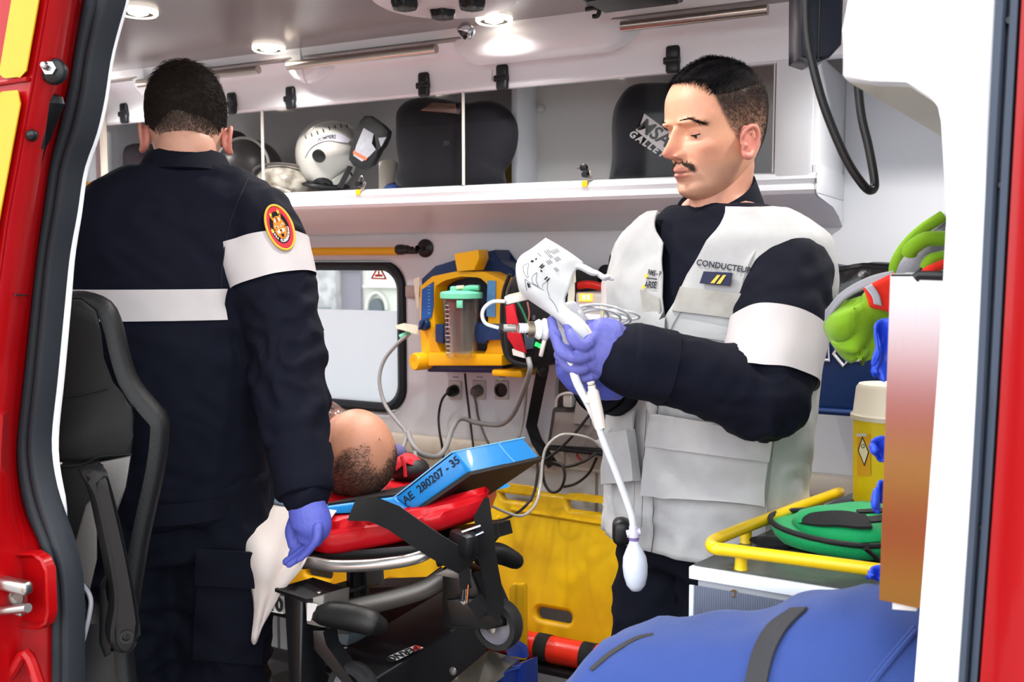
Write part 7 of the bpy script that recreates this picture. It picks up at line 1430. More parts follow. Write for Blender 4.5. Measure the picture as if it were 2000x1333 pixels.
# sharps container
s0_ = onZ(1722, 1004, 1.0); sc_ = thing('sharps_container', 'yellow sharps container with milky lid and biohazard label on the worktop', 'container', s0_); r = .050
SY = M('sharps_yellow', (238, 206, 12), .4, var=.03)
obj('body', MB().lathe([(r*.9, 0), (r*.92, .003), (r, .158), (r+.003, .160), (r+.003, .166), (0, .166)], s0_+V3(0, 0, .001), n=40), SY, sc_, 40); obj('lid', MB().lathe([(r+.004, .160), (r+.004, .167), (r, .171), (r-.004, .212), (r-.008, .218), (.02, .219), (0, .216)], s0_, n=40), M('milky_lid', (226, 216, 196), .4), sc_, 40)
def oncyl(x, y, rad):
    d_ = ray(x, y); o = CAM-s0_; a = d_[0]**2+d_[1]**2; b = o[0]*d_[0]+o[1]*d_[1]; c = o[0]**2+o[1]**2-rad*rad; t = (-b-math.sqrt(max(0, b*b-a*c)))/a; return CAM+d_*t
lab = obj('label', MB().grid([[oncyl(x, y, r+.0006) for x in np.linspace(1674, 1700, 6)] for y in (848, 875, 900, 930)]), M('orange_label_print', (226, 166, 20), .5), sc_)
dm = [(1684, 852), (1697, 884), (1688, 912), (1675, 880)]; m2 = np.mean(dm, 0)
for k_, (s_, mt) in enumerate(((1., M('black_print', (22, 20, 22))), (.82, M('cream_print', (238, 226, 186), .6)))): obj('hazard_diamond', MB().prism([oncyl(*(m2+(np.array(p)-m2)*s_), r+.0012+.0006*k_) for p in dm], -FW*.0003), mt, lab, None)
mb = MB()
for t0 in range(3): mb.tube([oncyl(1685+3*math.cos(a+t0*2.09), 872+3.6*math.sin(a+t0*2.09), r+.0024) for a in np.linspace(0, 2.6, 8)], .0005, 5)
obj('biohazard_sign', mb, MATS['black_print'], lab, kind='stuff'); obj('white_strip', MB().grid([[oncyl(x, y, r+.001) for x in (1672, 1682, 1692)] for y in (847, 853)]), M('label_white', (214, 210, 208)), lab)
c = onZ(1668, 1004, 1.0); obj('base_clip', MB().box(V3(c[0], c[1]+.01, 1.012), (.012, .02, .02), None, .003), blackp, sc_)
# blue wall bin with liner
RB = M('navy_bin', (12, 44, 94), .42, var=.06); by, bd = 2.36, .30; rb_ = thing('waste_bin', 'navy blue wall bin with white recycling arrows and a black liner', 'bin', onY(1650, 810, by))
L0, L1 = onY(1558, 803, by), onY(1545, 520, by); R0 = V3(-.13, by, L0[2]); R1 = V3(-.10, by-.02, L1[2]); L0[2] = R0[2]
bx = [L0, R0, R1, L1]; obj('bin_body', MB().prism(bx, V3(0, bd, 0), .02), RB, rb_, 50); obj('bin_base_rim', MB().tube([L0+V3(.01, -.002, .004), R0+V3(0, -.002, .004)], .008, 10), RB, rb_)
WA = M('white_arrow_print', (216, 216, 216), .6); sp_ = lambda x, y: (lambda t: V3(*(onY(x, y, by)[:1]), by-.004-.02*(onY(x, y, by)[2]-L0[2])/(L1[2]-L0[2]), onY(x, y, by)[2]))(0)
for pts in ([(1560, 675), (1620, 673), (1621, 703), (1566, 700)], [(1688, 703), (1658, 703), (1649, 714), (1630, 690), (1644, 673), (1646, 684), (1680, 684)]): obj('recycling_arrow', MB().tube([sp_(*p) for p in pts], .0042, 6, closed=len(pts) == 4, sm=0), WA, rb_)
lw_ = V3(-.02, 0, 0); rows = []
zt = L1[2]
for s, dz_, o_ in ((1.0, -.13, .012), (1.01, -.06, .016), (1.0, -.01, .012), (.99, .004, .004), (.97, -.004, -.01), (.95, -.12, -.02)):
    a0, a1 = L1-V3(o_, o_, 0), V3(R1[0]+o_, R1[1]-o_, zt); b0, b1 = a0+V3(0, bd+2*o_, 0), a1+V3(0, bd+2*o_, 0); ring = np.concatenate([np.linspace(a0, a1, 24)[:-1], np.linspace(a1, b1, 14)[:-1], np.linspace(b1, b0, 24)[:-1], np.linspace(b0, a0, 14)[:-1]]); ring[:, 2] = zt+dz_; rows.append(ring)
rows = wob(rows, .007, 42, 6); obj('bin_liner', MB().grid(rows, closed_u=True), M('black_liner', (18, 18, 20), .18, spec=.7, bump=.3, bs=40), rb_, 180, label='shiny black bin liner')
# hi-vis jacket over the rail behind the metal holder
HV = weave('hi_vis_green', (124, 168, 34), .8, 600, var=.07, rgb2=None); HG = weave('grey_lining', (138, 138, 146), .85, 600); HR = weave('hi_vis_red', (232, 50, 34), .8, 600); RS_ = M('reflective_grey', (168, 168, 176), .5)
hj = thing('hi_vis_jacket', 'lime green hi-vis jacket with red and grey stripes hanging behind the metal holder', 'jacket', pt(1690, 710, 1.32))
def hang(nm, rows, mat, th_=.004, amp=.004, sd=5, sc=38, lab=None):
    o, G_ = cloth(nm, rows, th_, mat, None, None, hj, 4, amp, sd, sc); return o
hang('sleeve', [[(1640, 592, 1.34), (1672, 572, 1.31), (1700, 566, 1.30), (1750, 560, 1.32)], [(1614, 632, 1.36), (1650, 620, 1.30), (1690, 600, 1.29), (1750, 600, 1.30)], [(1618, 655, 1.36), (1654, 660, 1.33), (1690, 640, 1.30), (1750, 640, 1.31)], [(1642, 676, 1.35), (1666, 686, 1.31), (1695, 680, 1.31), (1740, 670, 1.31)], [(1672, 696, 1.34), (1690, 700, 1.31), (1702, 704, 1.32), (1735, 690, 1.33)]], HV, .004, .011, sc=60)
hang('grey_facing', [[(1612, 605, 1.35), (1650, 572, 1.335), (1700, 545, 1.32), (1745, 532, 1.31)], [(1613, 634, 1.355), (1648, 592, 1.325), (1690, 568, 1.31), (1745, 548, 1.30)]], HG, .004, .002)
hang('red_stripe', [[(1686, 565, 1.29), (1700, 556, 1.288), (1745, 533, 1.285)], [(1694, 588, 1.285), (1720, 594, 1.282), (1745, 598, 1.28)], [(1706, 598, 1.288), (1722, 600, 1.285), (1745, 610, 1.285)]], HR, .003, .002)
hang('reflective_stripe', [[(1688, 562, 1.283), (1702, 556, 1.281)], [(1702, 580, 1.279), (1716, 576, 1.277)], [(1706, 594, 1.279), (1722, 598, 1.277)]], RS_, .003, .001)
hang('hood', [[(1845, 418, 1.36), (1800, 448, 1.36), (1768, 480, 1.36), (1748, 515, 1.36), (1746, 540, 1.36)], [(1850, 440, 1.33), (1812, 470, 1.31), (1786, 500, 1.31), (1770, 522, 1.32), (1762, 545, 1.33)], [(1855, 500, 1.32), (1830, 505, 1.30), (1806, 518, 1.30), (1792, 532, 1.31), (1780, 552, 1.32)]], HG, .004, .006)
obj('lime_piping', MB().tube(PP((1842, 422, 1.335), (1800, 450, 1.34), (1768, 482, 1.345), (1750, 514, 1.345), (1747, 536, 1.35)), .008, 10, sm=5), HV, hj); obj('lime_fold', MB().tube(PP((1845, 466, 1.27), (1808, 468, 1.27), (1780, 486, 1.275), (1776, 496, 1.28)), .010, 10, sm=5), HV, hj); obj('lime_fold', MB().tube(PP((1850, 500, 1.27), (1818, 508, 1.27), (1808, 524, 1.275)), .008, 10, sm=5), HV, hj)
obj('red_edge', MB().tube(PP((1845, 515, 1.26), (1815, 528, 1.26), (1800, 540, 1.265)), .006, 10, sm=4), HR, hj)
obj('hanger_peg', MB().cyl(pt(1790, 500, 1.36), V3(*(pt(1790, 500, 1.36)*V3(1, 0, 1)+V3(0, 2.72, 0))), .008, 10), blackp, hj)
# aluminium glove dispenser
gd = thing('glove_dispenser', 'brushed aluminium glove box holder on the inside of the white pillar', 'dispenser', onY(1750, 1180, 1.0)); DY = 1.015
mb = MB(); mb.prism([onY(x, y, DY) for x, y in [(1739, 535), (1880, 535), (1840, 1190), (1790, 1188), (1717, 1172)]], V3(0, .002, 0)); obj('front_plate', mb, alu, gd, None)
mb = MB(); mb.prism([onY(x, y, DY)+V3(.002, .1, 0) for x, y in [(1739, 535), (1880, 535), (1840, 1190), (1717, 1172)]], V3(0, .002, 0)); obj('back_plate', mb, alu, gd, None)
mb = MB(); mb.prism([onY(x, y, DY) for x, y in [(1740, 536), (1880, 536)]]+[onY(x, y, DY)+V3(0, .1, 0) for x, y in [(1880, 536), (1740, 536)]], V3(0, 0, -.002)); obj('top_flange', mb, alu, gd, None)
obj('lower_bracket', MB().prism([onY(x, y, DY+.004) for x, y in [(1742, 1172), (1795, 1178), (1790, 1196), (1742, 1192)]], V3(0, .05, 0), .002), M('label_white', (214, 210, 208)), gd); obj('black_catch', MB().tube([onY(x, y, DY-.004) for x, y in [(1786, 544), (1794, 538), (1860, 540)]], .0045, 8), blackp, gd)
GB = M('royal_blue_nitrile', (40, 78, 216), .42, var=.06, vs=30)
for k, (y0_, y1_) in enumerate(((600, 760), (780, 940), (960, 1150))):
    a, b = onY(1752, y0_, DY+.05), onY(1790, y1_, DY+.05); tag(obj('glove_box', MB().bb(V3(a[0], DY+.010, a[2]), V3(a[0]+.08, DY+.09, b[2]), .003), M('pale_blue_card', (160, 184, 222), .7)), ['upper', 'middle', 'lowest'][k]+' glove box inside the aluminium holder', 'box', 'glove boxes in the holder')
for k, (rows_, lab) in enumerate((([[(1736, 618), (1720, 628), (1708, 645), (1712, 658)], [(1740, 660), (1722, 664), (1716, 690), (1722, 700)], [(1740, 700), (1712, 700), (1705, 715), (1712, 735)], [(1740, 730), (1726, 746), (1716, 740), (1708, 728)]], 'topmost tuft of blue gloves hanging from the holder below the hi-vis sleeve'), ([[(1732, 850), (1712, 856), (1702, 868), (1704, 876)], [(1734, 880), (1716, 884), (1708, 880), (1702, 878)], [(1734, 902), (1722, 898), (1712, 890), (1706, 884)]], 'tuft of blue gloves beside the milky lid of the sharps container'), ([[(1730, 940), (1718, 942), (1711, 958), (1712, 962)], [(1730, 950), (1720, 962), (1708, 984), (1702, 998)], [(1730, 960), (1722, 972), (1712, 994), (1706, 1000)]], 'single blue glove finger dangling above the green pouch'), ([[(1726, 1100), (1712, 1108), (1700, 1114), (1698, 1122)], [(1726, 1120), (1712, 1124), (1702, 1126), (1698, 1124)], [(1726, 1142), (1718, 1138), (1708, 1130), (1702, 1126)]], 'lowest tuft of blue gloves at the end of the yellow rail'))):
    dd_ = [[(x+(10 if i == 0 else 0), y, 1.145+.012*math.sin(3*i+5*j)) for i, (x, y) in enumerate(r)] for j, r in enumerate(rows_)]; o, G_ = cloth('blue_glove', dd_, .0035, GB, lab, 'glove', None, 5, .003, 7+k, 120); o['group'] = 'gloves pulled from the holder'
# black wall unit and its cord at the top right
wu = thing('wall_handset', 'black wall handset holder at the top right beside the white overhead lining', 'device', pt(1605, 60, 1.3)); q = PP((1568, -60, 1.28), (1567, 110, 1.28), (1594, 119, 1.28), (1622, 112, 1.28), (1646, 86, 1.28), (1652, -60, 1.28))
obj('housing', MB().prism(q, FH*.07, .006), M('blue_black_plastic', (16, 22, 38)), wu, 50); obj('parting_line', MB().tube(PP((1603, -60, 1.279), (1598, 117, 1.279)), .0015, 5), blackp, wu)
o = obj('coiled_cord', MB().tube(PP((1574, -40, 1.26), (1576, 60, 1.26), (1588, 130, 1.26), (1612, 215, 1.26), (1652, 310, 1.26), (1686, 362, 1.26), (1702, 372, 1.265), (1708, 356, 1.27), (1697, 290, 1.28), (1683, 230, 1.285), (1676, 168, 1.29), (1674, 120, 1.29)), .0056, 12, sm=6), M('black_cord', (14, 15, 17), .35), None, 60); tag(o, 'thick black cord hanging in a loop under the overhead lining', 'cord')
# blue holdall in the foreground
BL = weave('royal_blue_canvas', (50, 70, 130), .8, 600, var=.08, vs=20, bump=.3); bg_ = thing('holdall', 'large blue canvas holdall with dark webbing straps in the foreground', 'bag', V3(-.25, 1.13, .62))
tp = [(1060, 1400), (1115, 1333), (1150, 1288), (1190, 1248), (1240, 1231), (1320, 1224), (1400, 1219), (1450, 1214), (1500, 1200), (1540, 1180), (1600, 1168), (1660, 1162), (1720, 1164), (1783, 1184), (1850, 1215), (1930, 1290)]
Pt = catmull(tp, 4); rows = []
for k, (x, y) in enumerate(Pt):
    s = min(1, .25+k/8.)*min(1, .3+(len(Pt)-1-k)/8.); t = onY(x, y, 1.15); ht = t[2]-.64; 
    if ht < .02: ht = .02
    ring = []
    for a in np.linspace(0, 2*math.pi, 40, endpoint=False):
        cy, cz = math.sin(a), math.cos(a); yy = 1.145+.125*math.copysign(abs(cy)**.7, cy)*(.55+.45*s); zz = .64+ht*.5+ht*.5*math.copysign(abs(cz)**.8, cz); ring.append(V3(t[0], yy, zz))
    rows.append(ring)
rows = np.array(rows); fl = rows.reshape(-1, 3); nn = (rows-rows.mean(1, keepdims=True)); nn /= np.linalg.norm(nn, axis=2, keepdims=True)
rows = rows+nn*(.003*waves(fl*V3(1, 1.4, 1.4), 16, 21, warp=.9)+.0035*ridge(fl, 44, 22)).reshape(rows.shape[:2])[..., None]
rows[..., 2] = np.maximum(rows[..., 2], .636); mb = MB(); mb.grid(rows, closed_u=True); n_ = rows.shape[1]; mb.f += [tuple(range(n_)), tuple((len(rows)-1)*n_+j for j in range(n_))[::-1]]
obj('bag_body', mb, BL, bg_, 180); btr = bvh(mb.verts(), mb.f); WB = M('dark_grey_webbing', (48, 48, 52), .8, bump=.4, bs=500)
l, r = catmull([(1545, 1192), (1500, 1225), (1472, 1275), (1455, 1340)], 6), catmull([(1578, 1190), (1538, 1230), (1512, 1280), (1496, 1345)], 6)
mb = MB(); mb.sheet(drape(btr, np.stack([l, (l+r)/2, r], 1), .003), .003); obj('webbing_strap', mb, WB, bg_, 50)
l, r = catmull([(1150, 1306), (1190, 1272), (1240, 1244), (1275, 1236)], 6), catmull([(1156, 1310), (1194, 1279), (1242, 1250), (1277, 1240)], 6); mb = MB(); mb.sheet(drape(btr, np.stack([l, (l+r)/2, r], 1), .003), .002); obj('webbing_strap', mb, WB, bg_, 50)
obj('seam_piping', MB().tube(drape(btr, catmull([(1700, 1340), (1740, 1290), (1790, 1232)], 8)[None], .001)[0], .003, 8), BL, bg_); obj('seam_piping', MB().tube(drape(btr, catmull([(1690, 1340), (1730, 1290), (1785, 1226)], 8)[None], .0)[0], .002, 8), BL, bg_)
bn_ = thing('bench', 'dark bench the blue holdall lies on', 'bench', V3(-.2, 1.15, 0)); obj('seat_box', MB().bb((-.62, 1.02, 0), (.38, 1.275, .60), .01), M('dark_grey_vinyl', (62, 62, 64)), bn_); obj('cushion', MB().bb((-.62, 1.01, .60), (.38, 1.278, .635), .012), blackp, bn_)
# ================================================================== attendant seat
SV = M('black_seat_vinyl', (15, 16, 18), .5, var=.1, bump=.15, bs=250, spec=.4); SVP = M('black_seat_fabric', (14, 14, 15), .75, var=.1, bump=.2, bs=500); SG = M('grey_seat_vinyl', (112, 108, 106), .55, bump=.2, bs=300)
se = thing('attendant_seat', 'black attendant seat with grey side inserts and raised armrest by the left door frame', 'seat', V3(*(pt(190, 1330, 1.62)[:2]), 0)); sd = 1.60
FS = unit(ray(190, 700)*V3(1, 1, 0)); P2 = lambda pts, d=sd: [pt(x, y, d) for x, y in pts]
outl = [(60, 600), (100, 578), (150, 568), (190, 574), (222, 592), (240, 630), (252, 680), (264, 722), (280, 752), (308, 785), (330, 815), (330, 862), (322, 920), (308, 985), (292, 1060), (276, 1160), (262, 1260), (250, 1400), (20, 1400), (30, 1000), (40, 700)]
O2 = resamp(catmull(outl+outl[:1], 4)[:-1], 110); W3 = np.array([pt(x, y, sd) for x, y in O2]); m_ = W3.mean(0)
def inset(W3, px): # shrink in the picture plane by px
    a = np.roll(O2, -1, 0)-np.roll(O2, 1, 0); nrm_ = np.stack([-a[:, 1], a[:, 0]], 1); nrm_ /= np.linalg.norm(nrm_, axis=1, keepdims=True)+1e-9; s = np.sign(((O2-O2.mean(0))*nrm_).sum(1)).mean(); Q = O2-nrm_*s*px; return np.array([pt(x, y, sd) for x, y in Q])
obj('back_cushion', MB().grid([inset(W3, 40)-FS*.030, inset(W3, 22)-FS*.028, inset(W3, 8)-FS*.018, W3, inset(W3, 6)+FS*.08, inset(W3, 24)+FS*.10], closed_u=True), SV, se, 70)
ctrp_ = [(60, 610), (110, 582), (160, 582), (190, 606), (198, 650), (203, 700), (212, 752), (232, 775), (258, 792), (262, 812), (260, 850), (256, 890), (20, 910), (30, 700)]
obj('centre_panel', MB().prism([pt(x, y, sd-.030) for x, y in ctrp_], -FS*.012, .008), SVP, se, 50)
obj('lower_panel', MB().prism([pt(x, y, sd-.030) for x, y in [(20, 914), (140, 912), (195, 895), (190, 960), (150, 1060), (135, 1110), (128, 1300), (20, 1300)]], -FS*.010, .006), SVP, se)
mb = MB()
for pts in ([(60, 772), (110, 775), (150, 773), (210, 760)], [(60, 906), (120, 912), (160, 908), (196, 893), (258, 888)]): mb.tube(catmull(P2(pts, sd-.0435), 5), .0014, 6)
obj('stitch_line', mb, M('seam_black', (6, 6, 7), .8), se, kind='stuff')
obj('grey_insert', MB().prism(P2([(194, 902), (256, 889), (246, 950), (229, 998), (220, 985), (212, 935)], sd-.032), -FS*.010, .004), SG, se); obj('grey_insert', MB().prism(P2([(134, 1100), (168, 985), (190, 960), (190, 1090), (176, 1150), (150, 1128), (140, 1130)], sd-.034), -FS*.012, .004), SG, se)
cs = obj('seat_cushion', MB().prism(P2([(60, 1135), (146, 1132), (166, 1145), (178, 1172), (172, 1210), (143, 1320), (140, 1420), (60, 1420)], sd-.06), -FS*.05, .008), SV, se); obj('grey_piping', MB().tube(catmull(P2([(140, 1132), (160, 1142), (176, 1165), (176, 1195), (160, 1262), (142, 1316)], sd-.112), 5), .0035, 8), M('grey_piping', (150, 150, 158), .5), cs)
am = P2(catmull([(165, 930), (172, 922), (205, 916), (212, 934), (228, 990), (248, 1080), (266, 1170), (275, 1240), (268, 1268), (250, 1281), (232, 1279), (219, 1264), (216, 1235), (224, 1180), (218, 1120), (200, 1030), (186, 970), (165, 930)], 3)[:-1], 1.47)
AMM = M('black_armrest', (14, 15, 17), .5, bump=.06, bs=400, spec=.35); ar = obj('armrest', MB().prism(am, FS*.05+RT*-.012, .010), AMM, se, 50, 'raised black plastic armrest')
obj('armrest_face', MB().prism(P2(catmull([(187, 945), (206, 930), (214, 960), (240, 1070), (258, 1165), (266, 1235), (252, 1270), (234, 1268), (224, 1240), (232, 1170), (222, 1090), (204, 1010), (187, 945)], 3)[:-1], 1.466), -FS*.006, .004), AMM, ar)
obj('pivot_bolt', MB().lathe([(.010, -.004), (.010, .001), (.006, .001), (.005, -.003), (0, -.003)], pt(247, 1245, 1.458), -FS, 20), M('satin_dark_steel', (52, 52, 54), .35, .8), ar)
obj('armrest_lower', MB().prism(P2([(196, 1150), (212, 1120), (216, 1240), (224, 1275), (205, 1288), (194, 1260)], 1.50), FS*.03, .006), AMM, ar)
obj('seat_pedestal', MB().prism([V3(p[0], p[1], 0) for p in (pt(120, 1200, 1.56), pt(230, 1200, 1.58), pt(230, 1200, 1.72), pt(120, 1200, 1.70))], V3(0, 0, .85), .01), blackp, se)
# ================================================================== what the driver holds
pc_ = thing('pressure_cuff', 'white pressure infusion cuff with printed diagrams held in the gloved hand', 'cuff', pt(1100, 665, 1.42)); CW = M('white_cuff', (206, 207, 208), .55, var=.02, bump=.1, bs=200); CI = M('ivory_cuff_back', (226, 216, 196), .6, var=.03)
CR = [[(1063, 470, 1.45), (1088, 484, 1.45), (1112, 499, 1.455), (1136, 515, 1.465)], [(1036, 491, 1.42), (1064, 506, 1.42), (1090, 520, 1.43), (1119, 532, 1.45)], [(1012, 512, 1.405), (1042, 530, 1.40), (1074, 548, 1.41), (1110, 560, 1.43)], [(1017, 552, 1.41), (1042, 564, 1.40), (1070, 576, 1.405), (1099, 586, 1.42)], [(1028, 573, 1.43), (1056, 590, 1.415), (1082, 604, 1.41), (1106, 608, 1.415)], [(1082, 608, 1.44), (1096, 622, 1.425), (1110, 630, 1.415), (1126, 622, 1.415)], [(1108, 642, 1.43), (1119, 650, 1.42), (1132, 650, 1.415), (1144, 640, 1.415)], [(1124, 664, 1.43), (1134, 667, 1.425), (1147, 668, 1.42), (1157, 661, 1.42)]]
o, G_ = cloth('cuff_sheet', CR, .005, CW, None, None, pc_, 6, .0012, 5, 60); co_ = np.zeros(len(o.data.vertices)*3); o.data.vertices.foreach_get('co', co_); ctree = bvh(co_.reshape(-1, 3)+WL[o], [tuple(p.vertices) for p in o.data.polygons])
obj('cuff_edge', MB().tube(np.concatenate([G_[len(G_)//2:, -1], G_[-1, ::-1]]), .004, 8), CI, pc_)
obj('cuff_tail', MB().tube(PP((1118, 520, 1.46), (1136, 522, 1.455), (1156, 532, 1.45), (1166, 534, 1.455), (1180, 543, 1.45), (1186, 541, 1.455), (1195, 545, 1.455)), [(.009, .004), (.010, .005), (.009, .005), (.0075, .004), (.0075, .0045), (.006, .004), (.004, .003)], 10, sm=4, rnd=True), CW, pc_)
obj('hanging_tab', strip(PP((1118, 528, 1.47), (1116, 550, 1.475), (1116, 575, 1.475), (1114, 600, 1.48), (1112, 625, 1.49)), .010, .002, RT), CI, pc_); obj('hanging_tab', strip(PP((1121, 529, 1.468), (1122, 545, 1.468), (1122, 552, 1.468)), .004, .0015, RT), CI, pc_)
PK = M('grey_print', (92, 92, 98), .7); PD = M('black_print', (22, 20, 22))
def pen(paths, r, mat, nm):
    mb = MB()
    for p_ in paths: mb.tube(drape(ctree, catmull(p_, 5)[None], .0012)[0], r, 5)
    obj(nm, mb, mat, pc_, kind='stuff')
pen([[(1033, 514), (1022, 520), (1023, 532), (1030, 544)], [(1033, 516), (1030, 530), (1032, 543)], [(1049, 532), (1040, 540), (1040, 552), (1051, 560)], [(1049, 534), (1047, 548), (1052, 560)], [(1068, 550), (1060, 556), (1060, 562)], [(1070, 551), (1069, 566), (1073, 579)], [(1025, 545), (1034, 552), (1051, 561), (1062, 567)], [(1025, 545), (1026, 556), (1029, 568)], [(1072, 580), (1084, 596), (1090, 610)]], .00035, PK, 'printed_outline')
pen([[(1037, 511), (1040, 509)], [(1039, 512), (1042, 510)], [(1046, 507), (1048, 505)], [(1054, 522), (1060, 516)], [(1057, 524), (1063, 519)], [(1056, 528), (1059, 531)], [(1064, 546), (1069, 541)], [(1068, 550), (1073, 544)], [(1030, 553), (1033, 562)], [(1034, 555), (1032, 560)], [(1035, 560), (1036, 561)]], .0011, PD, 'printed_symbol')
tx = []
for i, (x, y, n) in enumerate(((1063, 490, 3), (1070, 498, 2), (1076, 490, 4), (1082, 504, 3), (1050, 494, 1), (1066, 510, 3), (1082, 524, 2))):
    for k in range(n): tx.append([(x+k*3.2, y-k*1.5), (x+7+k*3.2, y+7-k*1.5)])
pen(tx, .00045, PK, 'printed_text_lines')
cl = thing('roller_clamp', 'white roller clamp and clear tube loop in front of the monitor bag', 'clamp', pt(1010, 590, 1.42)); a, b = pt(985, 588, 1.42), pt(1044, 574, 1.45); R_ = np.stack([unit(b-a), unit(np.cross(FW, b-a)), unit(np.cross(unit(b-a), unit(np.cross(FW, b-a))))], 1)
obj('body', MB().box((a+b)/2, (.046, .0125, .012), R_, .002), M('warm_white_plastic', (232, 224, 216), .45), cl); obj('channel', MB().box((a+b)/2+R_[:, 1]*-.0055-FW*.004, (.036, .003, .006), R_, .001), M('cream_print', (238, 226, 186)), cl)
TBE = M('clear_tube_gloss', (206, 206, 206), .12, spec=.8); obj('tube_loop', MB().tube(PP((986, 589, 1.42), (962, 590, 1.42), (946, 602, 1.42), (942, 618, 1.42), (950, 633, 1.42), (974, 641, 1.42)), .0027, 8, sm=6), TBE, cl)
dc = thing('drip_chamber', 'clear drip chamber with ribbed connector pointing left from the gloved fingers', 'drip chamber', pt(1000, 645, 1.42)); dx_ = unit(pt(1060, 642, 1.44)-pt(972, 641, 1.42))
obj('chamber', MB().lathe([(.003, 0), (.0065, .002), (.0068, .030), (.006, .032), (0, .032)], pt(972, 641, 1.42), dx_, 20), glass('clear_plastic'), dc, 40); obj('fluid', MB().lathe([(.004, .008), (.0055, .01), (.0055, .026), (0, .027)], pt(972, 641, 1.42), dx_, 14), M('grey_fluid', (176, 172, 168), .1, .3), dc)
obj('ribbed_connector', MB().lathe([(.0068, .031), (.0075, .033), (.0068, .035), (.0075, .037), (.0068, .039), (.0075, .041), (.0068, .043), (.007, .046)], pt(972, 641, 1.42), dx_, 20), M('white_plastic', (234, 234, 234), .4), dc, 20); obj('metal_ring', MB().lathe([(.008, .044), (.0115, .046), (.0115, .053), (.008, .056), (0, .056)], pt(972, 643, 1.42), dx_, 24), M('worn_brass_ring', (176, 164, 140), .3, .9), dc, 40)
obj('white_nozzle', MB().lathe([(.010, .054), (.013, .058), (.015, .062), (.012, .065), (.0165, .070), (.0155, .074), (.011, .077), (.012, .084)], pt(972, 643, 1.42), dx_, 24), M('white_plastic', (234, 234, 234)), dc, 60)
obj('milky_bell', MB().lathe([(.012, .080), (.017, .086), (.026, .096), (.031, .106), (.032, .114), (.029, .122), (.02, .128), (0, .130)], pt(972, 645, 1.425), unit(dx_+UP*.1), 28), glass('milky_plastic', (.95, .96, .98), .08, .2, alpha=.55), dc, 180)
ct = thing('tubing_coil', 'coiled clear infusion tubing with white packaging behind the gloved hand', 'tubing', pt(1185, 625, 1.55)); mb = MB()
for k, (cx_, cy_, rx, ry, d_) in enumerate(((1178, 614, 50, 18, 1.53), (1170, 618, 42, 15, 1.54), (1186, 620, 46, 13, 1.55), (1150, 612, 38, 14, 1.54), (1215, 615, 34, 8, 1.56))): mb.tube([pt(cx_+rx*math.cos(a), cy_+ry*math.sin(a)+.12*rx*math.cos(a), d_+.02*math.sin(a)) for a in np.linspace(0, 2*math.pi, 40, endpoint=False)], .0021, 7, closed=True)
obj('coils', mb, TBE, ct, kind='stuff'); obj('coil_tie', MB().box(pt(1176, 612, 1.525), (.006, .004, .028), None, .001), M('cream_print', (238, 226, 186)), ct); obj('red_mark', MB().box(pt(1174, 624, 1.521), (.003, .002, .003)), M('red_print2', (206, 30, 30)), ct)
mb = MB(); mb.sheet(drape(bvh([pt(1050, 500, 1.60), pt(1300, 500, 1.60), pt(1300, 800, 1.60), pt(1050, 800, 1.60)], [(0, 1, 2, 3)]), quadgrid([(1128, 612), (1222, 618), (1250, 690), (1130, 690)], 6, 5), .002), .004); pk_ = obj('packaging', mb, M('white_packaging', (230, 232, 236), .3), ct); mb = MB(); mb.prism(PP((1218, 632, 1.590), (1250, 636, 1.590), (1252, 668, 1.590), (1224, 660, 1.590)), FW*.002); obj('blue_film', mb, glass('blue_film', (.7, .84, .95), .1, .1, alpha=.3), pk_)
obj('white_valve', MB().ball(pt(1117, 604, 1.47), (.011, .010, .012), 14, 10), M('white_plastic', (234, 234, 234)), ct)
bt_ = thing('cuff_bulb', 'white rubber inflation bulb hanging from a long white tube', 'inflation bulb', pt(1240, 1145, 1.47)); TW = M('white_pvc_tube', (226, 228, 232), .35)
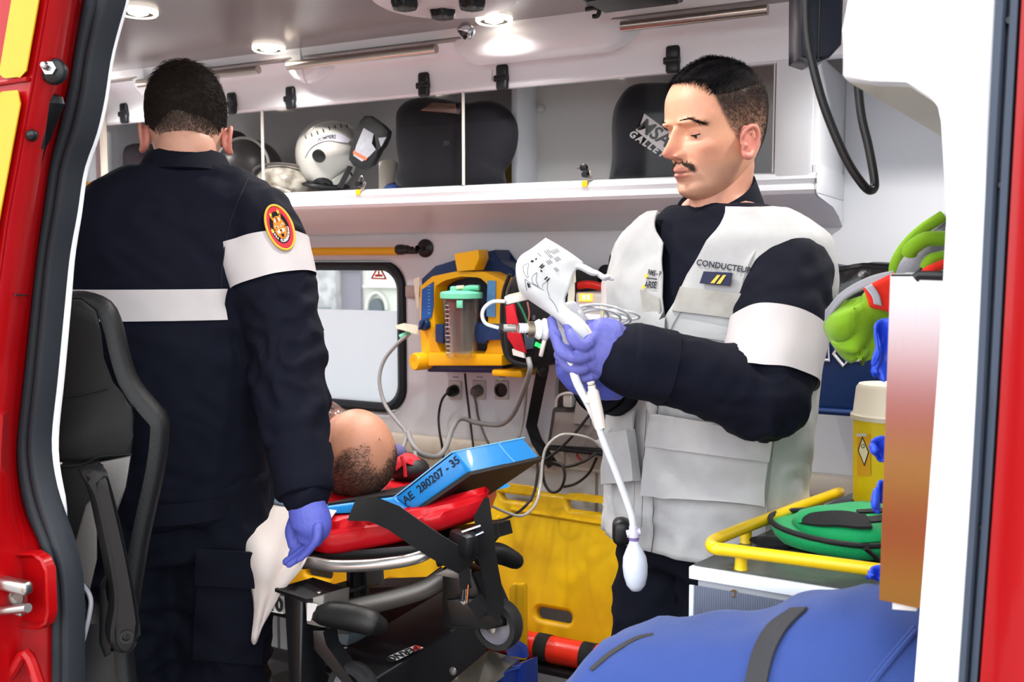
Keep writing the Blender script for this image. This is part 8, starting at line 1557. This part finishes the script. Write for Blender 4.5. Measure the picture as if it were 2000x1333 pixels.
obj('tube', MB().tube(PP((1112, 690, 1.43), (1117, 715, 1.425), (1128, 750, 1.43), (1150, 790, 1.435), (1167, 826, 1.44)), [.0062, .0062, .0062, .0062, .0062], 12, sm=6), TW, bt_, 60); obj('tube', MB().tube(PP((1167, 826, 1.44), (1180, 865, 1.44), (1200, 915, 1.45), (1220, 968, 1.46), (1234, 1010, 1.465), (1237, 1034, 1.47)), .0052, 12, sm=6), TW, bt_, 60)
obj('joint', MB().cyl(pt(1164, 820, 1.44), pt(1170, 834, 1.44), .0072, 14), M('pale_grey_joint', (190, 186, 184), .4), bt_)
obj('valve', MB().lathe([(.004, 0), (.008, .002), (.008, .010), (.0065, .012), (.0065, .018), (0, .02)], pt(1237, 1052, 1.47), (0, 0, 1), 16).cyl(pt(1224, 1044, 1.47), pt(1250, 1038, 1.47), .0058, 10), M('lilac_white_valve', (206, 200, 222), .4), bt_); obj('valve_collar', MB().lathe([(.0072, 0), (.0076, .004), (0, .004)], pt(1238, 1056, 1.47), (0, 0, 1), 16), M('purple_ring', (128, 108, 168), .4), bt_)
obj('bulb', MB().lathe([(0, -.074), (.008, -.072), (.014, -.064), (.0175, -.05), (.0185, -.036), (.017, -.022), (.012, -.010), (.0075, -.002), (.0065, .003), (0, .004)], pt(1238, 1060, 1.47), unit(V3(0, 0, 1)-RT*.06), 32), M('white_rubber', (214, 220, 232), .45), bt_, 180)
cn = thing('tube_connector', 'cream syringe-like connector clipped to the white tube', 'connector', pt(1160, 830, 1.42)); ax_ = unit(pt(1172, 832, 1.42)-pt(1156, 758, 1.42)); obj('barrel', MB().lathe([(.0066, 0), (.0085, .003), (.0088, .030), (.0082, .052), (.008, .056), (0, .056)], pt(1157, 762, 1.415), ax_, 22), M('cream_plastic', (226, 212, 202), .45), cn, 40); obj('tip', MB().lathe([(.005, -.012), (.006, -.010), (.0045, -.008), (.006, -.006), (.0055, -.003), (.0062, 0)], pt(1157, 762, 1.415), ax_, 18), M('cream_plastic', (226, 212, 202)), cn, 30); obj('o_ring', MB().lathe([(.0052, -.0075), (.0060, -.0068), (.0052, -.006)], pt(1157, 762, 1.415), ax_, 18), blackp, cn); obj('clip', MB().box(pt(1152, 780, 1.42), (.016, .006, .012), None, .002), M('cream_plastic', (226, 212, 202)), cn)
